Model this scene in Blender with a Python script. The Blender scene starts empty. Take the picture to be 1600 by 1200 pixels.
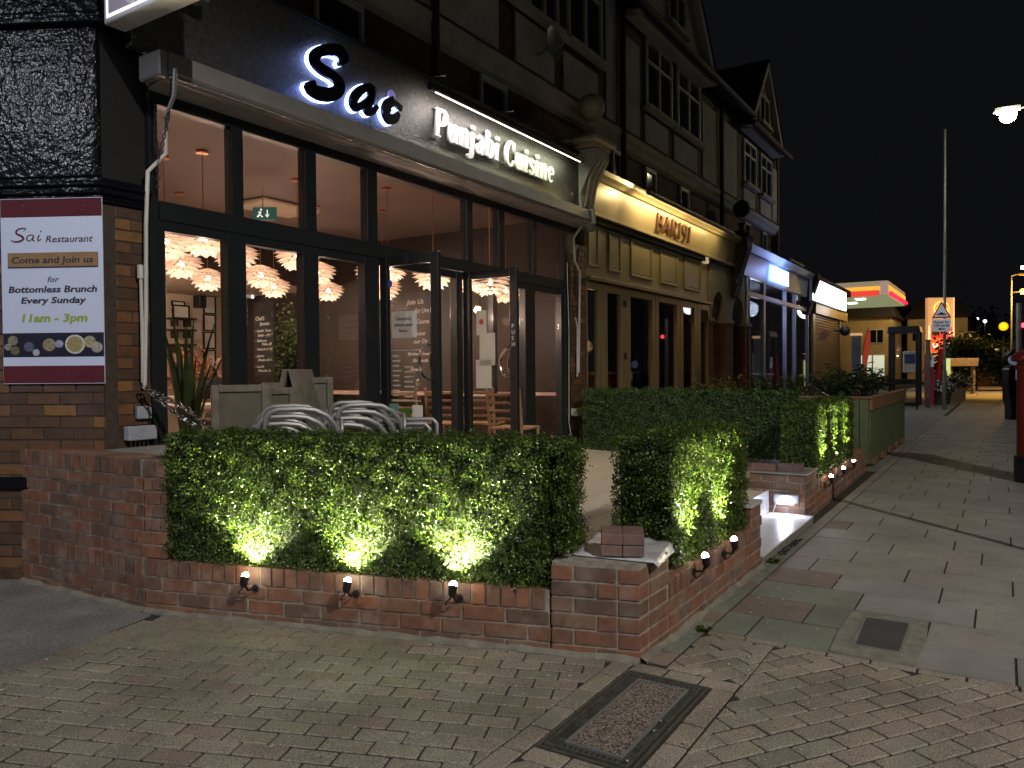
import bpy, bmesh, math, random
from mathutils import Vector, Matrix
PI = math.pi
rnd = random.Random(11)
U = rnd.uniform
S = bpy.context.scene
COL = S.collection

# ------------------------------------------------------------------ camera
TH = math.atan(768/1202.); PITCH = math.atan(22/1202.); ROLL = .008; CAM_H = 1.35
F0 = Vector((math.cos(TH), math.sin(TH), 0)); R0 = Vector((math.sin(TH), -math.cos(TH), 0)); U0 = Vector((0, 0, 1))
FW = F0*math.cos(PITCH) - U0*math.sin(PITCH); U1 = U0*math.cos(PITCH) + F0*math.sin(PITCH)
RT = R0*math.cos(ROLL) - U1*math.sin(ROLL); UP = U1*math.cos(ROLL) + R0*math.sin(ROLL)
cam_d = bpy.data.cameras.new('camera'); cam_d.sensor_width = 36; cam_d.lens = 36*1202/1600
cam_d.clip_end = 900; cam_d.clip_start = .05
cam = bpy.data.objects.new('camera', cam_d); COL.objects.link(cam)
cam.matrix_world = Matrix(((RT.x, UP.x, -FW.x, 0), (RT.y, UP.y, -FW.y, 0), (RT.z, UP.z, -FW.z, CAM_H), (0, 0, 0, 1)))
S.camera = cam
CAMP = Vector((0, 0, CAM_H))
# measuring helpers: a pixel of the photograph met with a real plane of the place
def ray(x, y): return FW + RT*((x-800)/1202.) - UP*((y-600)/1202.)
def onZ(x, y, z=0): d = ray(x, y); return CAMP + d*((z-CAM_H)/d.z)
def onY(x, y, Y): d = ray(x, y); return CAMP + d*(Y/d.y)
def onX(x, y, X): d = ray(x, y); return CAMP + d*(X/d.x)
def far(x, y, t): return CAMP + ray(x, y)*t

# ------------------------------------------------------------------ world: night sky
w = bpy.data.worlds.new('World'); S.world = w; w.use_nodes = True
nt = w.node_tree; nt.nodes.clear()
sky = nt.nodes.new('ShaderNodeTexSky'); sky.sky_type = 'NISHITA'; sky.sun_disc = False
sky.sun_elevation = math.radians(-4); sky.sun_rotation = math.radians(200)
hs = nt.nodes.new('ShaderNodeMixRGB'); hs.blend_type = 'MIX'; hs.inputs[0].default_value = .85
hs.inputs[2].default_value = (.085, .088, .10, 1)
bg = nt.nodes.new('ShaderNodeBackground'); bg.inputs['Strength'].default_value = .05
out = nt.nodes.new('ShaderNodeOutputWorld')
nt.links.new(sky.outputs[0], hs.inputs[1]); nt.links.new(hs.outputs[0], bg.inputs[0]); nt.links.new(bg.outputs[0], out.inputs[0])
S.view_settings.view_transform = 'Standard'; S.view_settings.look = 'None'
S.view_settings.exposure = .15; S.view_settings.gamma = 1; S.view_settings.use_curve_mapping = False

# ------------------------------------------------------------------ materials
def newmat(name):
    m = bpy.data.materials.new(name); m.use_nodes = True
    b = m.node_tree.nodes['Principled BSDF']; return m, m.node_tree, b
def N(t, k, **kw):
    n = t.nodes.new(k)
    for a, v in kw.items():
        if a.startswith('i_'): n.inputs[a[2:].replace('_', ' ')].default_value = v
        else: setattr(n, a, v)
    return n
def L(t, a, b): t.links.new(a, b)
def ramp(t, fac, stops):
    r = N(t, 'ShaderNodeValToRGB'); e = r.color_ramp.elements
    while len(e) < len(stops): e.new(.5)
    for i, (p, c) in enumerate(stops): e[i].position = p; e[i].color = (*c, 1) if len(c) == 3 else c
    L(t, fac, r.inputs[0]); return r.outputs[0]
def noise(t, vec, scale, detail=4, rough=.6):
    n = N(t, 'ShaderNodeTexNoise'); n.inputs['Scale'].default_value = scale; n.inputs['Detail'].default_value = detail
    n.inputs['Roughness'].default_value = rough; L(t, vec, n.inputs['Vector']); return n.outputs[0]
def mix(t, fac, a, b, mode='MIX'):
    n = N(t, 'ShaderNodeMixRGB', blend_type=mode)
    for s, v in ((0, fac), (1, a), (2, b)):
        if hasattr(v, 'links'): L(t, v, n.inputs[s])
        elif isinstance(v, (int, float)): n.inputs[s].default_value = v
        else: n.inputs[s].default_value = (*v, 1)
    return n.outputs[0]
def bump(t, b, h, strength=.3, dist=.01):
    n = N(t, 'ShaderNodeBump'); n.inputs['Strength'].default_value = strength; n.inputs['Distance'].default_value = dist
    L(t, h, n.inputs['Height']); L(t, n.outputs[0], b.inputs['Normal']); return n
def mat(name, col, rough=.6, metal=0., var=.25, sc=8., bmp=0., bsc=40., rand=None, spec=.5, emit=None, es=0., coat=0., bd=.01):
    """one procedural surface: base colour broken by noise, optional random tint per object, fine relief"""
    m, t, b = newmat(name)
    tc = N(t, 'ShaderNodeTexCoord').outputs['Object']
    c = (*col,) if rand is None else None
    if rand:
        oi = N(t, 'ShaderNodeObjectInfo').outputs['Random']
        k = len(rand); src = ramp(t, oi, [(i/(k-1) if k > 1 else 0, rand[i]) for i in range(k)])
    else:
        r_ = N(t, 'ShaderNodeRGB'); r_.outputs[0].default_value = (*col, 1); src = r_.outputs[0]
    geo = N(t, 'ShaderNodeNewGeometry').outputs['Position']
    n1 = noise(t, geo, sc); fac = ramp(t, n1, [(.3, (1-var,)*3), (.7, (1+var*.6,)*3)])
    src = mix(t, 1., src, fac, 'MULTIPLY')
    L(t, src, b.inputs['Base Color'])
    b.inputs['Roughness'].default_value = rough; b.inputs['Metallic'].default_value = metal
    b.inputs['Specular IOR Level'].default_value = spec
    if coat: b.inputs['Coat Weight'].default_value = coat
    if bmp: bump(t, b, noise(t, geo, bsc, 6, .7), bmp, bd)
    if emit: b.inputs['Emission Color'].default_value = (*emit, 1); b.inputs['Emission Strength'].default_value = es
    return m
def glow(name, col, s):
    m, t, b = newmat(name); b.inputs['Base Color'].default_value = (*col, 1)
    b.inputs['Emission Color'].default_value = (*col, 1); b.inputs['Emission Strength'].default_value = s; return m
def glass(name, tint=(.9, .92, .93), refl=1.0, rough=.02, dirt=0.):
    m, t, b = newmat(name); t.nodes.remove(b); o = t.nodes['Material Output']
    tr = N(t, 'ShaderNodeBsdfTransparent'); tr.inputs[0].default_value = (*tint, 1)
    gl = N(t, 'ShaderNodeBsdfGlossy'); gl.inputs['Roughness'].default_value = rough; gl.inputs[0].default_value = (refl,)*3+(1,)
    lw = N(t, 'ShaderNodeLayerWeight'); lw.inputs[0].default_value = .5
    pw = N(t, 'ShaderNodeMath', operation='POWER'); L(t, lw.outputs['Facing'], pw.inputs[0]); pw.inputs[1].default_value = 4.
    ma = N(t, 'ShaderNodeMath', operation='MULTIPLY_ADD'); L(t, pw.outputs[0], ma.inputs[0]); ma.inputs[1].default_value = .8; ma.inputs[2].default_value = .035
    mx = N(t, 'ShaderNodeMixShader'); L(t, ma.outputs[0], mx.inputs[0]); L(t, tr.outputs[0], mx.inputs[1]); L(t, gl.outputs[0], mx.inputs[2])
    L(t, mx.outputs[0], o.inputs[0]); return m

def brickwall_mat(name, c1, c2, mortar, sc=1., rough=.8):
    m, t, b = newmat(name)
    geo = N(t, 'ShaderNodeTexCoord').outputs['Object']
    sep = N(t, 'ShaderNodeSeparateXYZ'); L(t, geo, sep.inputs[0])
    add = N(t, 'ShaderNodeMath', operation='ADD'); L(t, sep.outputs[0], add.inputs[0]); L(t, sep.outputs[1], add.inputs[1])
    cmb = N(t, 'ShaderNodeCombineXYZ'); L(t, add.outputs[0], cmb.inputs[0]); L(t, sep.outputs[2], cmb.inputs[1])
    bt = N(t, 'ShaderNodeTexBrick'); L(t, cmb.outputs[0], bt.inputs[0])
    bt.inputs['Scale'].default_value = 1; bt.inputs['Brick Width'].default_value = .225; bt.inputs['Row Height'].default_value = .075
    bt.inputs['Mortar Size'].default_value = .006; bt.inputs['Color1'].default_value = (*c1, 1); bt.inputs['Color2'].default_value = (*c2, 1); bt.inputs['Mortar'].default_value = (*mortar, 1)
    n1 = noise(t, geo, 3); c = mix(t, 1., bt.outputs[0], ramp(t, n1, [(.3, (.6,)*3), (.7, (1.2,)*3)]), 'MULTIPLY')
    L(t, c, b.inputs['Base Color']); b.inputs['Roughness'].default_value = rough
    inv = N(t, 'ShaderNodeMath', operation='SUBTRACT'); inv.inputs[0].default_value = 1; L(t, bt.outputs['Fac'], inv.inputs[1])
    bump(t, b, inv.outputs[0], .6, .01); return m

def brick_mat(name, cols, haze=.25, rough=.75):
    m, t, b = newmat(name)
    oi = N(t, 'ShaderNodeObjectInfo').outputs['Random']
    k = len(cols); src = ramp(t, oi, [(i/k, cols[i]) for i in range(k)])
    src.node.color_ramp.interpolation = 'CONSTANT'
    tc = N(t, 'ShaderNodeNewGeometry').outputs['Position']
    n1 = noise(t, tc, 14, 6, .7); src = mix(t, 1., src, ramp(t, n1, [(.3, (.62,)*3), (.72, (1.25,)*3)]), 'MULTIPLY')
    n2 = noise(t, tc, 5, 5, .65); src = mix(t, ramp(t, n2, [(.5, (0,)*3), (.8, (haze,)*3)]), src, (.36, .33, .30))
    n3 = noise(t, tc, 160, 3, .6); src = mix(t, ramp(t, n3, [(.62, (0,)*3), (.70, (.5,)*3)]), src, (.05, .035, .03))
    L(t, src, b.inputs['Base Color']); b.inputs['Roughness'].default_value = rough
    bump(t, b, noise(t, tc, 90, 8, .75), .45, .006); return m

def paver_mat(name, cols):
    m, t, b = newmat(name)
    oi = N(t, 'ShaderNodeObjectInfo').outputs['Random']
    src = ramp(t, oi, [(i/(len(cols)-1), cols[i]) for i in range(len(cols))])
    tc = N(t, 'ShaderNodeNewGeometry').outputs['Position']
    n1 = noise(t, tc, 150, 3, .8); src = mix(t, 1., src, ramp(t, n1, [(.38, (.42,)*3), (.64, (1.55,)*3)]), 'MULTIPLY')
    n4 = noise(t, tc, 2.2, 5, .6); src = mix(t, 1., src, ramp(t, n4, [(.35, (.74,)*3), (.66, (1.18,)*3)]), 'MULTIPLY')
    v = N(t, 'ShaderNodeTexVoronoi'); v.inputs['Scale'].default_value = 85; L(t, tc, v.inputs['Vector'])
    spk = ramp(t, v.outputs['Distance'], [(.16, (1,)*3), (.26, (0,)*3)])
    n3 = noise(t, tc, 60, 2, .5); spk = mix(t, 1., spk, ramp(t, n3, [(.56, (0,)*3), (.62, (.9,)*3)]), 'MULTIPLY')
    src = mix(t, spk, src, (.62, .58, .52))
    n5 = noise(t, tc, 30, 3, .5); src = mix(t, ramp(t, n5, [(.66, (0,)*3), (.76, (.6,)*3)]), src, (.055, .05, .045))
    L(t, src, b.inputs['Base Color']); b.inputs['Roughness'].default_value = .72
    bump(t, b, n1, .7, .004); return m

def slab_mat(name, cols):
    m, t, b = newmat(name); tc = N(t, 'ShaderNodeNewGeometry').outputs['Position']
    src = ramp(t, N(t, 'ShaderNodeObjectInfo').outputs['Random'], [(i/(len(cols)-1), cols[i]) for i in range(len(cols))])
    src = mix(t, 1., src, ramp(t, noise(t, tc, 1.7, 6, .65), [(.32, (.72,)*3), (.68, (1.22,)*3)]), 'MULTIPLY')
    src = mix(t, 1., src, ramp(t, noise(t, tc, 190, 3, .8), [(.36, (.70,)*3), (.66, (1.22,)*3)]), 'MULTIPLY')
    v = N(t, 'ShaderNodeTexVoronoi'); v.inputs['Scale'].default_value = 4.2; L(t, tc, v.inputs['Vector'])
    src = mix(t, ramp(t, v.outputs['Distance'], [(.045, (.55,)*3), (.07, (0,)*3)]), src, (.07, .068, .065))
    v2 = N(t, 'ShaderNodeTexVoronoi'); v2.inputs['Scale'].default_value = 3.1; mp = N(t, 'ShaderNodeMapping'); mp.inputs['Location'].default_value = (7, 3, 1); L(t, tc, mp.inputs[0]); L(t, mp.outputs[0], v2.inputs['Vector'])
    src = mix(t, ramp(t, v2.outputs['Distance'], [(.03, (.5,)*3), (.045, (0,)*3)]), src, (.40, .39, .36))
    src = mix(t, ramp(t, noise(t, tc, 7, 5, .7), [(.58, (0,)*3), (.72, (.45,)*3)]), src, (.085, .08, .07))
    L(t, src, b.inputs['Base Color']); b.inputs['Roughness'].default_value = .66; bump(t, b, noise(t, tc, 90, 8, .75), .5, .005); return m
def leaf_mat(name, dark, light, rough=.38, tr=.25):
    m, t, b = newmat(name); o = t.nodes['Material Output']
    r = N(t, 'ShaderNodeNewGeometry')
    src = ramp(t, r.outputs['Random Per Island'], [(0, dark), (.6, tuple((a+c)/2 for a, c in zip(dark, light))), (1, light)])
    n = noise(t, r.outputs['Position'], 11, 3, .6); src = mix(t, 1., src, ramp(t, n, [(.35, (.55,)*3), (.65, (1.2,)*3)]), 'MULTIPLY')
    L(t, src, b.inputs['Base Color']); b.inputs['Roughness'].default_value = rough
    tl = N(t, 'ShaderNodeBsdfTranslucent'); L(t, src, tl.inputs[0])
    mx = N(t, 'ShaderNodeMixShader'); mx.inputs[0].default_value = tr
    L(t, b.outputs[0], mx.inputs[1]); L(t, tl.outputs[0], mx.inputs[2]); L(t, mx.outputs[0], o.inputs[0]); return m

M = {}
M['brick'] = brick_mat('red_brick', [(.21, .092, .056), (.17, .086, .057), (.20, .096, .060), (.145, .080, .058), (.245, .105, .060), (.14, .084, .060), (.20, .090, .055), (.20, .112, .072)], .5)
M['dark_brick'] = brick_mat('brown_glazed_brick', [(.11, .05, .022), (.17, .08, .03), (.09, .045, .025), (.22, .11, .035), (.075, .04, .025), (.13, .06, .025), (.07, .035, .02)], .06, .5)
M['purple_brick'] = brick_mat('engineering_brick', [(.17, .11, .10), (.20, .12, .10), (.15, .10, .10)], .2, .6)
M['mortar'] = mat('mortar', (.31, .285, .235), .9, var=.4, sc=20, bmp=.6, bsc=120)
M['dark_mortar'] = mat('dark_mortar', (.06, .045, .035), .9, var=.3, sc=20, bmp=.5, bsc=120)
M['cement'] = mat('cement_smear', (.21, .20, .165), .9, var=.35, sc=9, bmp=.8, bsc=60)
M['paver'] = paver_mat('concrete_paver', [(.20, .18, .145), (.265, .235, .185), (.235, .195, .16), (.30, .265, .215), (.24, .22, .18), (.27, .24, .20)])
M['joint'] = mat('sand_joint', (.030, .027, .022), .95, var=.5, sc=30, bmp=.6, bsc=150)
M['slab'] = slab_mat('paving_slab', [(.235, .226, .217), (.27, .257, .24), (.245, .238, .232), (.29, .268, .245), (.22, .213, .206)])
M['slab_green'] = slab_mat('greenish_slab', [(.165, .19, .165), (.18, .195, .165), (.17, .18, .155)])  # greener slab tone, laid nearest the wall
M['slab_brown'] = slab_mat('brown_slab', [(.18, .14, .12), (.20, .155, .13)])
M['asphalt'] = paver_mat('old_asphalt', [(.20, .20, .20), (.20, .20, .20)])
M['road'] = mat('road_asphalt', (.05, .05, .052), .8, var=.25, sc=3, bmp=.6, bsc=90)
M['tile'] = mat('porcelain_tile', (.58, .53, .43), .42, var=.07, sc=2, rand=[(.60, .55, .44), (.56, .51, .41), (.62, .57, .46)], bmp=.05, bsc=60)
M['tile_white'] = mat('white_tile', (.62, .62, .64), .35, var=.1, sc=4)
M['stone'] = mat('pale_stone', (.42, .41, .40), .7, var=.2, sc=6, bmp=.3, bsc=60)
M['grate'] = mat('dark_cast_iron', (.085, .085, .07), .6, .2, var=.5, sc=30, bmp=.8, bsc=90)
M['moss'] = mat('moss_green', (.03, .055, .015), .9, var=.5, sc=40, bmp=.8, bsc=120)
M['aggregate'] = None
def lumpy_gloss():
    m, t, b = newmat('glossy_black_paint'); g = N(t, 'ShaderNodeNewGeometry').outputs['Position']
    b.inputs['Base Color'].default_value = (.007, .008, .012, 1); b.inputs['Roughness'].default_value = .19
    h = mix(t, .35, noise(t, g, 16, 1.2, .5), noise(t, g, 45, 1., .5)); b.inputs['Specular IOR Level'].default_value = .10; bump(t, b, h, .42, .02); return m
M['black_paint'] = lumpy_gloss()
M['black_matt'] = mat('matt_black', (.008, .008, .009), .6, var=.3, sc=6)
M['frame'] = mat('charcoal_powdercoat', (.014, .017, .020), .35, var=.15, sc=5)
M['grey_metal'] = mat('grey_shutter_metal', (.31, .30, .29), .4, .15, var=.16, sc=4)
M['white_plastic'] = mat('white_plastic', (.62, .62, .60), .4, var=.1, sc=8)
M['grey_plastic'] = mat('grey_plastic', (.33, .36, .42), .45, var=.15, sc=12)
M['alu'] = mat('satin_aluminium', (.25, .25, .255), .42, .35, var=.1, sc=8)
M['chrome'] = mat('polished_steel', (.65, .63, .60), .18, 1., var=.05, sc=8)
M['sign_metal'] = mat('brushed_black_sign', (.075, .073, .068), .34, .45, var=.5, sc=22, bmp=.8, bsc=60)
M['letter_white'] = mat('white_acrylic', (.82, .82, .80), .35, var=.03)
M['letter_black'] = mat('black_acrylic', (.004, .004, .006), .25, var=.05)
M['halo'] = glow('blue_white_neon', (.33, .46, 1.0), 8)
M['leaf'] = leaf_mat('box_leaf', (.012, .036, .008), (.125, .195, .018), .38, .22)
M['leaf_dark'] = leaf_mat('dark_box_leaf', (.022, .060, .014), (.075, .16, .03), .45, .15)
M['leaf_bush'] = leaf_mat('bush_leaf', (.02, .05, .012), (.08, .13, .03), .5, .2)
M['twig'] = mat('hedge_backing', (.012, .02, .008), .9, var=.4, sc=30)
M['leaf_big'] = mat('broad_leaf', (.035, .09, .02), .4, var=.4, sc=12)
M['leaf_yellow'] = mat('yellowish_leaf', (.16, .17, .035), .45, var=.4, sc=14)
M['spiky'] = mat('spiky_leaf', (.035, .06, .015), .35, var=.4, sc=10)
M['glass'] = glass('window_glass', (.93, .92, .91), 1.0)

def aggregate_material():
    m, t, b = newmat('exposed_aggregate'); g = N(t, 'ShaderNodeNewGeometry').outputs['Position']
    v = N(t, 'ShaderNodeTexVoronoi'); v.inputs['Scale'].default_value = 130; L(t, g, v.inputs['Vector'])
    c = ramp(t, v.outputs['Color'], [(.0, (.10, .085, .07)), (.5, (.24, .20, .165)), (.85, (.33, .29, .25)), (1, (.52, .49, .44))])
    c = mix(t, ramp(t, v.outputs['Distance'], [(.45, (0,)*3), (.75, (1,)*3)]), c, (.04, .03, .028))
    L(t, c, b.inputs['Base Color']); b.inputs['Roughness'].default_value = .7
    iv = N(t, 'ShaderNodeMath', operation='SUBTRACT'); iv.inputs[0].default_value = 1; L(t, v.outputs['Distance'], iv.inputs[1]); bump(t, b, iv.outputs[0], 1., .006); return m
M['aggregate'] = aggregate_material()
M['dark_glass'] = mat('dark_window_glass', (.006, .007, .009), .06, var=.1, spec=.6)
M['petal'] = None
M['copper'] = mat('copper', (.72, .32, .20), .3, .9, var=.1)
M['ceiling'] = mat('pink_brown_ceiling', (.155, .108, .092), .6, var=.08, sc=1.5)
M['wall_white'] = mat('cream_wall', (.52, .42, .32), .75, var=.1, sc=1.5)
M['wall_brown'] = mat('brown_wall', (.030, .019, .016), .45, var=.2, sc=1.5)
M['floor_in'] = mat('dark_floor', (.06, .045, .035), .4, var=.2)
M['wood'] = mat('oiled_wood', (.20, .085, .035), .4, var=.3, sc=12)
M['wood_pale'] = mat('pale_wood', (.33, .19, .10), .5, var=.3, sc=12)
M['wood_grey'] = mat('weathered_wood', (.16, .14, .11), .7, var=.35, sc=14, bmp=.3, bsc=60)
M['board'] = mat('olive_board', (.10, .095, .07), .65, var=.2, sc=6)
M['cloth'] = mat('pink_tablecloth', (.70, .52, .44), .7, var=.06)
M['chalk'] = mat('chalk', (.75, .74, .72), .9, var=.1, emit=(.8, .75, .7), es=.0)
M['slate'] = mat('chalkboard', (.055, .05, .05), .5, var=.2, sc=5)
M['paper'] = mat('paper', (.68, .66, .60), .8, var=.05)
M['poster'] = mat('poster_sheet', (.62, .70, .95), .33, var=.05, sc=2)
M['maroon'] = mat('maroon_print', (.10, .006, .018), .75, var=.1)
M['navy'] = mat('navy_print', (.012, .012, .035), .35, var=.1)
M['text_dark'] = mat('dark_print', (.025, .008, .03), .5, var=.05)
M['text_green'] = mat('olive_print', (.30, .42, .04), .5, var=.05)
M['strap'] = mat('ochre_print', (.30, .17, .06), .5, var=.2, sc=20)
M['skin'] = mat('skin', (.45, .24, .16), .55, var=.05)
M['hair'] = mat('thin_grey_hair', (.30, .20, .14), .8, var=.3, sc=60, bmp=.4, bsc=200)
M['shirt'] = mat('black_shirt', (.012, .014, .018), .8, var=.3, sc=20)
M['render'] = mat('roughcast_render', (.40, .385, .36), .9, var=.22, sc=2.5, bmp=.8, bsc=45)
M['render_w'] = mat('painted_render', (.33, .29, .27), .8, var=.16, sc=2, bmp=.3, bsc=45)
M['stone_trim'] = mat('stone_trim', (.33, .31, .27), .8, var=.25, sc=3, bmp=.3, bsc=40)
M['brick_far'] = brickwall_mat('terrace_brick', (.085, .032, .018), (.06, .025, .015), (.05, .04, .032))
M['brick_pier'] = brickwall_mat('porch_brick', (.20, .07, .03), (.13, .05, .025), (.16, .12, .08))
M['timber'] = mat('dark_timber', (.02, .014, .01), .7, var=.3)
M['roof'] = mat('roof_tiles', (.022, .017, .015), .8, var=.4, sc=5, bmp=.6, bsc=12)
M['white_frame'] = mat('white_window_frame', (.36, .37, .36), .5, var=.08)
M['bar_paint'] = mat('cream_gloss_paint', (.47, .40, .25), .35, var=.1, sc=3)
M['bar_panel'] = mat('olive_cream_paint', (.27, .235, .13), .42, var=.1, sc=3)
M['bar_frame'] = mat('olive_gold_paint', (.20, .15, .07), .4, var=.15, sc=4)
M['bar_letter'] = mat('bronze_letter', (.16, .07, .04), .35, .5, var=.2)
M['blue_paint'] = mat('pale_blue_paint', (.40, .44, .56), .45, var=.12, sc=4)
M['shutter'] = mat('brown_roller_shutter', (.16, .09, .055), .45, .2, var=.2, sc=6)
M['red_paint'] = mat('pillar_box_red', (.17, .010, .009), .35, var=.15, sc=4)
M['green_plank'] = mat('green_painted_planks', (.085, .115, .05), .65, var=.25, sc=5)
M['brown_plank'] = mat('brown_capping', (.20, .10, .05), .6, var=.2)
M['dark_plastic'] = mat('dark_plastic', (.01, .011, .012), .4, var=.2)
M['grey_post'] = mat('grey_post', (.20, .21, .21), .45, .3, var=.15)
M['lamp_body'] = mat('black_spotlight', (.02, .02, .02), .35, .3, var=.2)
M['sign_white'] = mat('retroreflective_white', (.62, .66, .74), .4, var=.04, emit=(.6, .65, .8), es=.10)
M['sign_red'] = mat('sign_red', (.45, .02, .02), .4, var=.04)
M['sign_black'] = mat('sign_black', (.01, .01, .01), .5, var=.04)
M['house'] = mat('ochre_render', (.34, .25, .13), .85, var=.2, sc=1.2)
M['pottery'] = mat('brown_tub', (.10, .075, .065), .7, var=.3, sc=14, bmp=.4, bsc=40)
M['flower_w'] = mat('white_flower', (.75, .75, .78), .6, var=.1)
M['flower_p'] = mat('lilac_flower', (.35, .28, .55), .6, var=.1)
M['wood_fence'] = mat('timber_trough', (.28, .20, .15), .7, var=.2)

# ------------------------------------------------------------------ builders
def tag(o, label=None, cat=None, group=None, kind=None):
    if label: o['label'] = label
    if cat: o['category'] = cat
    if group: o['group'] = group
    if kind: o['kind'] = kind
    return o
def thing(name, label, cat, loc=(0, 0, 0), rz=0, group=None):
    o = bpy.data.objects.new(name, None); COL.objects.link(o); o.empty_display_size = .1
    o.location = loc; o.rotation_euler = (0, 0, rz); return tag(o, label, cat, group)
def origin(o):
    v = Vector((0, 0, 0))
    while o is not None: v += Vector(o.location); o = o.parent
    return v
def kids(o): return [c for c in ALLK.get(o.name, [])]
ALLK = {}
def adopt(o, parent):
    o.parent = parent; ALLK.setdefault(parent.name, []).append(o)
def dup(root, loc=None, rz=None, label=None, group=None, parent=None):
    c = root.copy(); COL.objects.link(c)
    if parent is not None: adopt(c, parent)
    if loc is not None: c.location = loc
    if rz is not None: c.rotation_euler = (0, 0, rz)
    if label: c['label'] = label
    if group: c['group'] = group
    for k in kids(root): dup(k, parent=c)
    return c

class MB:
    def __init__(s): s.v = []; s.f = []; s.M = None
    def add(s, vs, fs):
        n = len(s.v)
        if s.M is not None: vs = [s.M @ Vector(v) for v in vs]
        s.v += [tuple(v) for v in vs]; s.f += [tuple(i+n for i in f) for f in fs]; return s
    def box(s, x0, x1, y0, y1, z0, z1):
        vs = [(x, y, z) for z in (z0, z1) for x, y in ((x0, y0), (x1, y0), (x1, y1), (x0, y1))]
        return s.add(vs, [(0, 3, 2, 1), (4, 5, 6, 7), (0, 1, 5, 4), (1, 2, 6, 5), (2, 3, 7, 6), (3, 0, 4, 7)])
    def prism(s, poly, fn, a, b):
        """extrude a 2D polygon between levels a and b; fn(u,v,w) gives the point"""
        n = len(poly); vs = [fn(u, v, a) for u, v in poly] + [fn(u, v, b) for u, v in poly]
        return s.add(vs, [tuple(range(n))[::-1], tuple(range(n, 2*n))] + [(i, (i+1) % n, n+(i+1) % n, n+i) for i in range(n)])
    def pz(s, poly, z0, z1): return s.prism(poly, lambda u, v, w: (u, v, w), z0, z1)
    def px(s, poly, x0, x1): return s.prism(poly, lambda u, v, w: (w, u, v), x0, x1)     # poly in (y,z)
    def py(s, poly, y0, y1): return s.prism(poly, lambda u, v, w: (u, w, v), y0, y1)     # poly in (x,z)
    def tube(s, pts, r, n=8, cap=True, closed=False):
        pts = [Vector(p) for p in pts]; m = len(pts); rr = r if isinstance(r, (list, tuple)) else [r]*m
        vs = []; prev = None
        for i, p in enumerate(pts):
            a = pts[i-1] if (i > 0 or closed) else p; b = pts[(i+1) % m] if (i < m-1 or closed) else p
            d = (b-a).normalized() if (b-a).length > 1e-9 else Vector((0, 0, 1))
            if prev is None:
                up = Vector((0, 0, 1)) if abs(d.z) < .9 else Vector((1, 0, 0)); e1 = d.cross(up).normalized()
            else:
                e1 = prev - d*prev.dot(d); e1 = e1.normalized() if e1.length > 1e-6 else d.orthogonal().normalized()
            prev = e1; e2 = d.cross(e1)
            for k in range(n):
                t_ = 2*PI*k/n; vs.append(p + (e1*math.cos(t_)+e2*math.sin(t_))*rr[i])
        fs = []
        for i in range(m if closed else m-1):
            j = (i+1) % m
            for k in range(n): fs.append((i*n+k, i*n+(k+1) % n, j*n+(k+1) % n, j*n+k))
        if cap and not closed: fs += [tuple(range(n)), tuple(range((m-1)*n, m*n))[::-1]]
        return s.add(vs, fs)
    def lathe(s, prof, c=(0, 0, 0), n=16, axis='z'):
        vs = []; fs = []; c = Vector(c)
        for r, h in prof:
            for k in range(n):
                a = 2*PI*k/n; p = (r*math.cos(a), r*math.sin(a), h)
                if axis == 'x': p = (p[2], p[0], p[1])
                if axis == 'y': p = (p[0], p[2], p[1])
                vs.append(c+Vector(p))
        m = len(prof)
        for i in range(m-1):
            for k in range(n): fs.append((i*n+k, i*n+(k+1) % n, (i+1)*n+(k+1) % n, (i+1)*n+k))
        fs += [tuple(range(n))[::-1], tuple(range((m-1)*n, m*n))]
        return s.add(vs, fs)
    def ball(s, c, r, n=12, sz=1.):
        k = n//2; return s.lathe([(max(.001, r*math.sin(PI*i/k)), -r*sz*math.cos(PI*i/k)) for i in range(k+1)], c, n)
    def build(s, name, m, parent=None, smooth=False, bevel=0, loc=None):
        off = origin(parent) if parent is not None else (Vector(loc) if loc is not None else None)
        if off is None:
            xs = [v[0] for v in s.v]; ys = [v[1] for v in s.v]; zs = [v[2] for v in s.v]
            off = Vector(((min(xs)+max(xs))/2, (min(ys)+max(ys))/2, min(zs)))
        me = bpy.data.meshes.new(name); me.from_pydata([(v[0]-off.x, v[1]-off.y, v[2]-off.z) for v in s.v], [], s.f)
        bm = bmesh.new(); bm.from_mesh(me)
        if bevel: bmesh.ops.bevel(bm, geom=bm.edges[:], offset=bevel, segments=1, affect='EDGES', clamp_overlap=True)
        bmesh.ops.recalc_face_normals(bm, faces=bm.faces); bm.to_mesh(me); bm.free()
        if smooth:
            for p in me.polygons: p.use_smooth = True
            try: me.set_sharp_from_angle(angle=math.radians(40))
            except Exception: pass
        me.materials.append(m)
        o = bpy.data.objects.new(name, me); COL.objects.link(o)
        if parent is not None: adopt(o, parent)
        else: o.location = off
        return o
def mesh_obj(name, me, parent, loc, rz=0, scale=(1, 1, 1), rot=None):
    o = bpy.data.objects.new(name, me); COL.objects.link(o)
    if parent is not None: adopt(o, parent); loc = Vector(loc)-origin(parent)
    o.location = loc; o.rotation_euler = rot or (0, 0, rz); o.scale = scale; return o
def light(kind, name, parent, loc, energy, col, radius=.05, aim=None, size=1.2, blend=.5):
    d = bpy.data.lights.new(name, kind); d.energy = energy; d.color = col
    d.shadow_soft_size = radius
    if kind == 'SPOT': d.spot_size = size; d.spot_blend = blend
    o = bpy.data.objects.new(name, d); COL.objects.link(o)
    if parent is not None: o.parent = parent; loc = Vector(loc)-origin(parent); ALLK.setdefault(parent.name, []).append(o)
    o.location = loc
    if aim is not None: o.rotation_euler = Vector(aim).to_track_quat('-Z', 'Y').to_euler()
    return o
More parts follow.
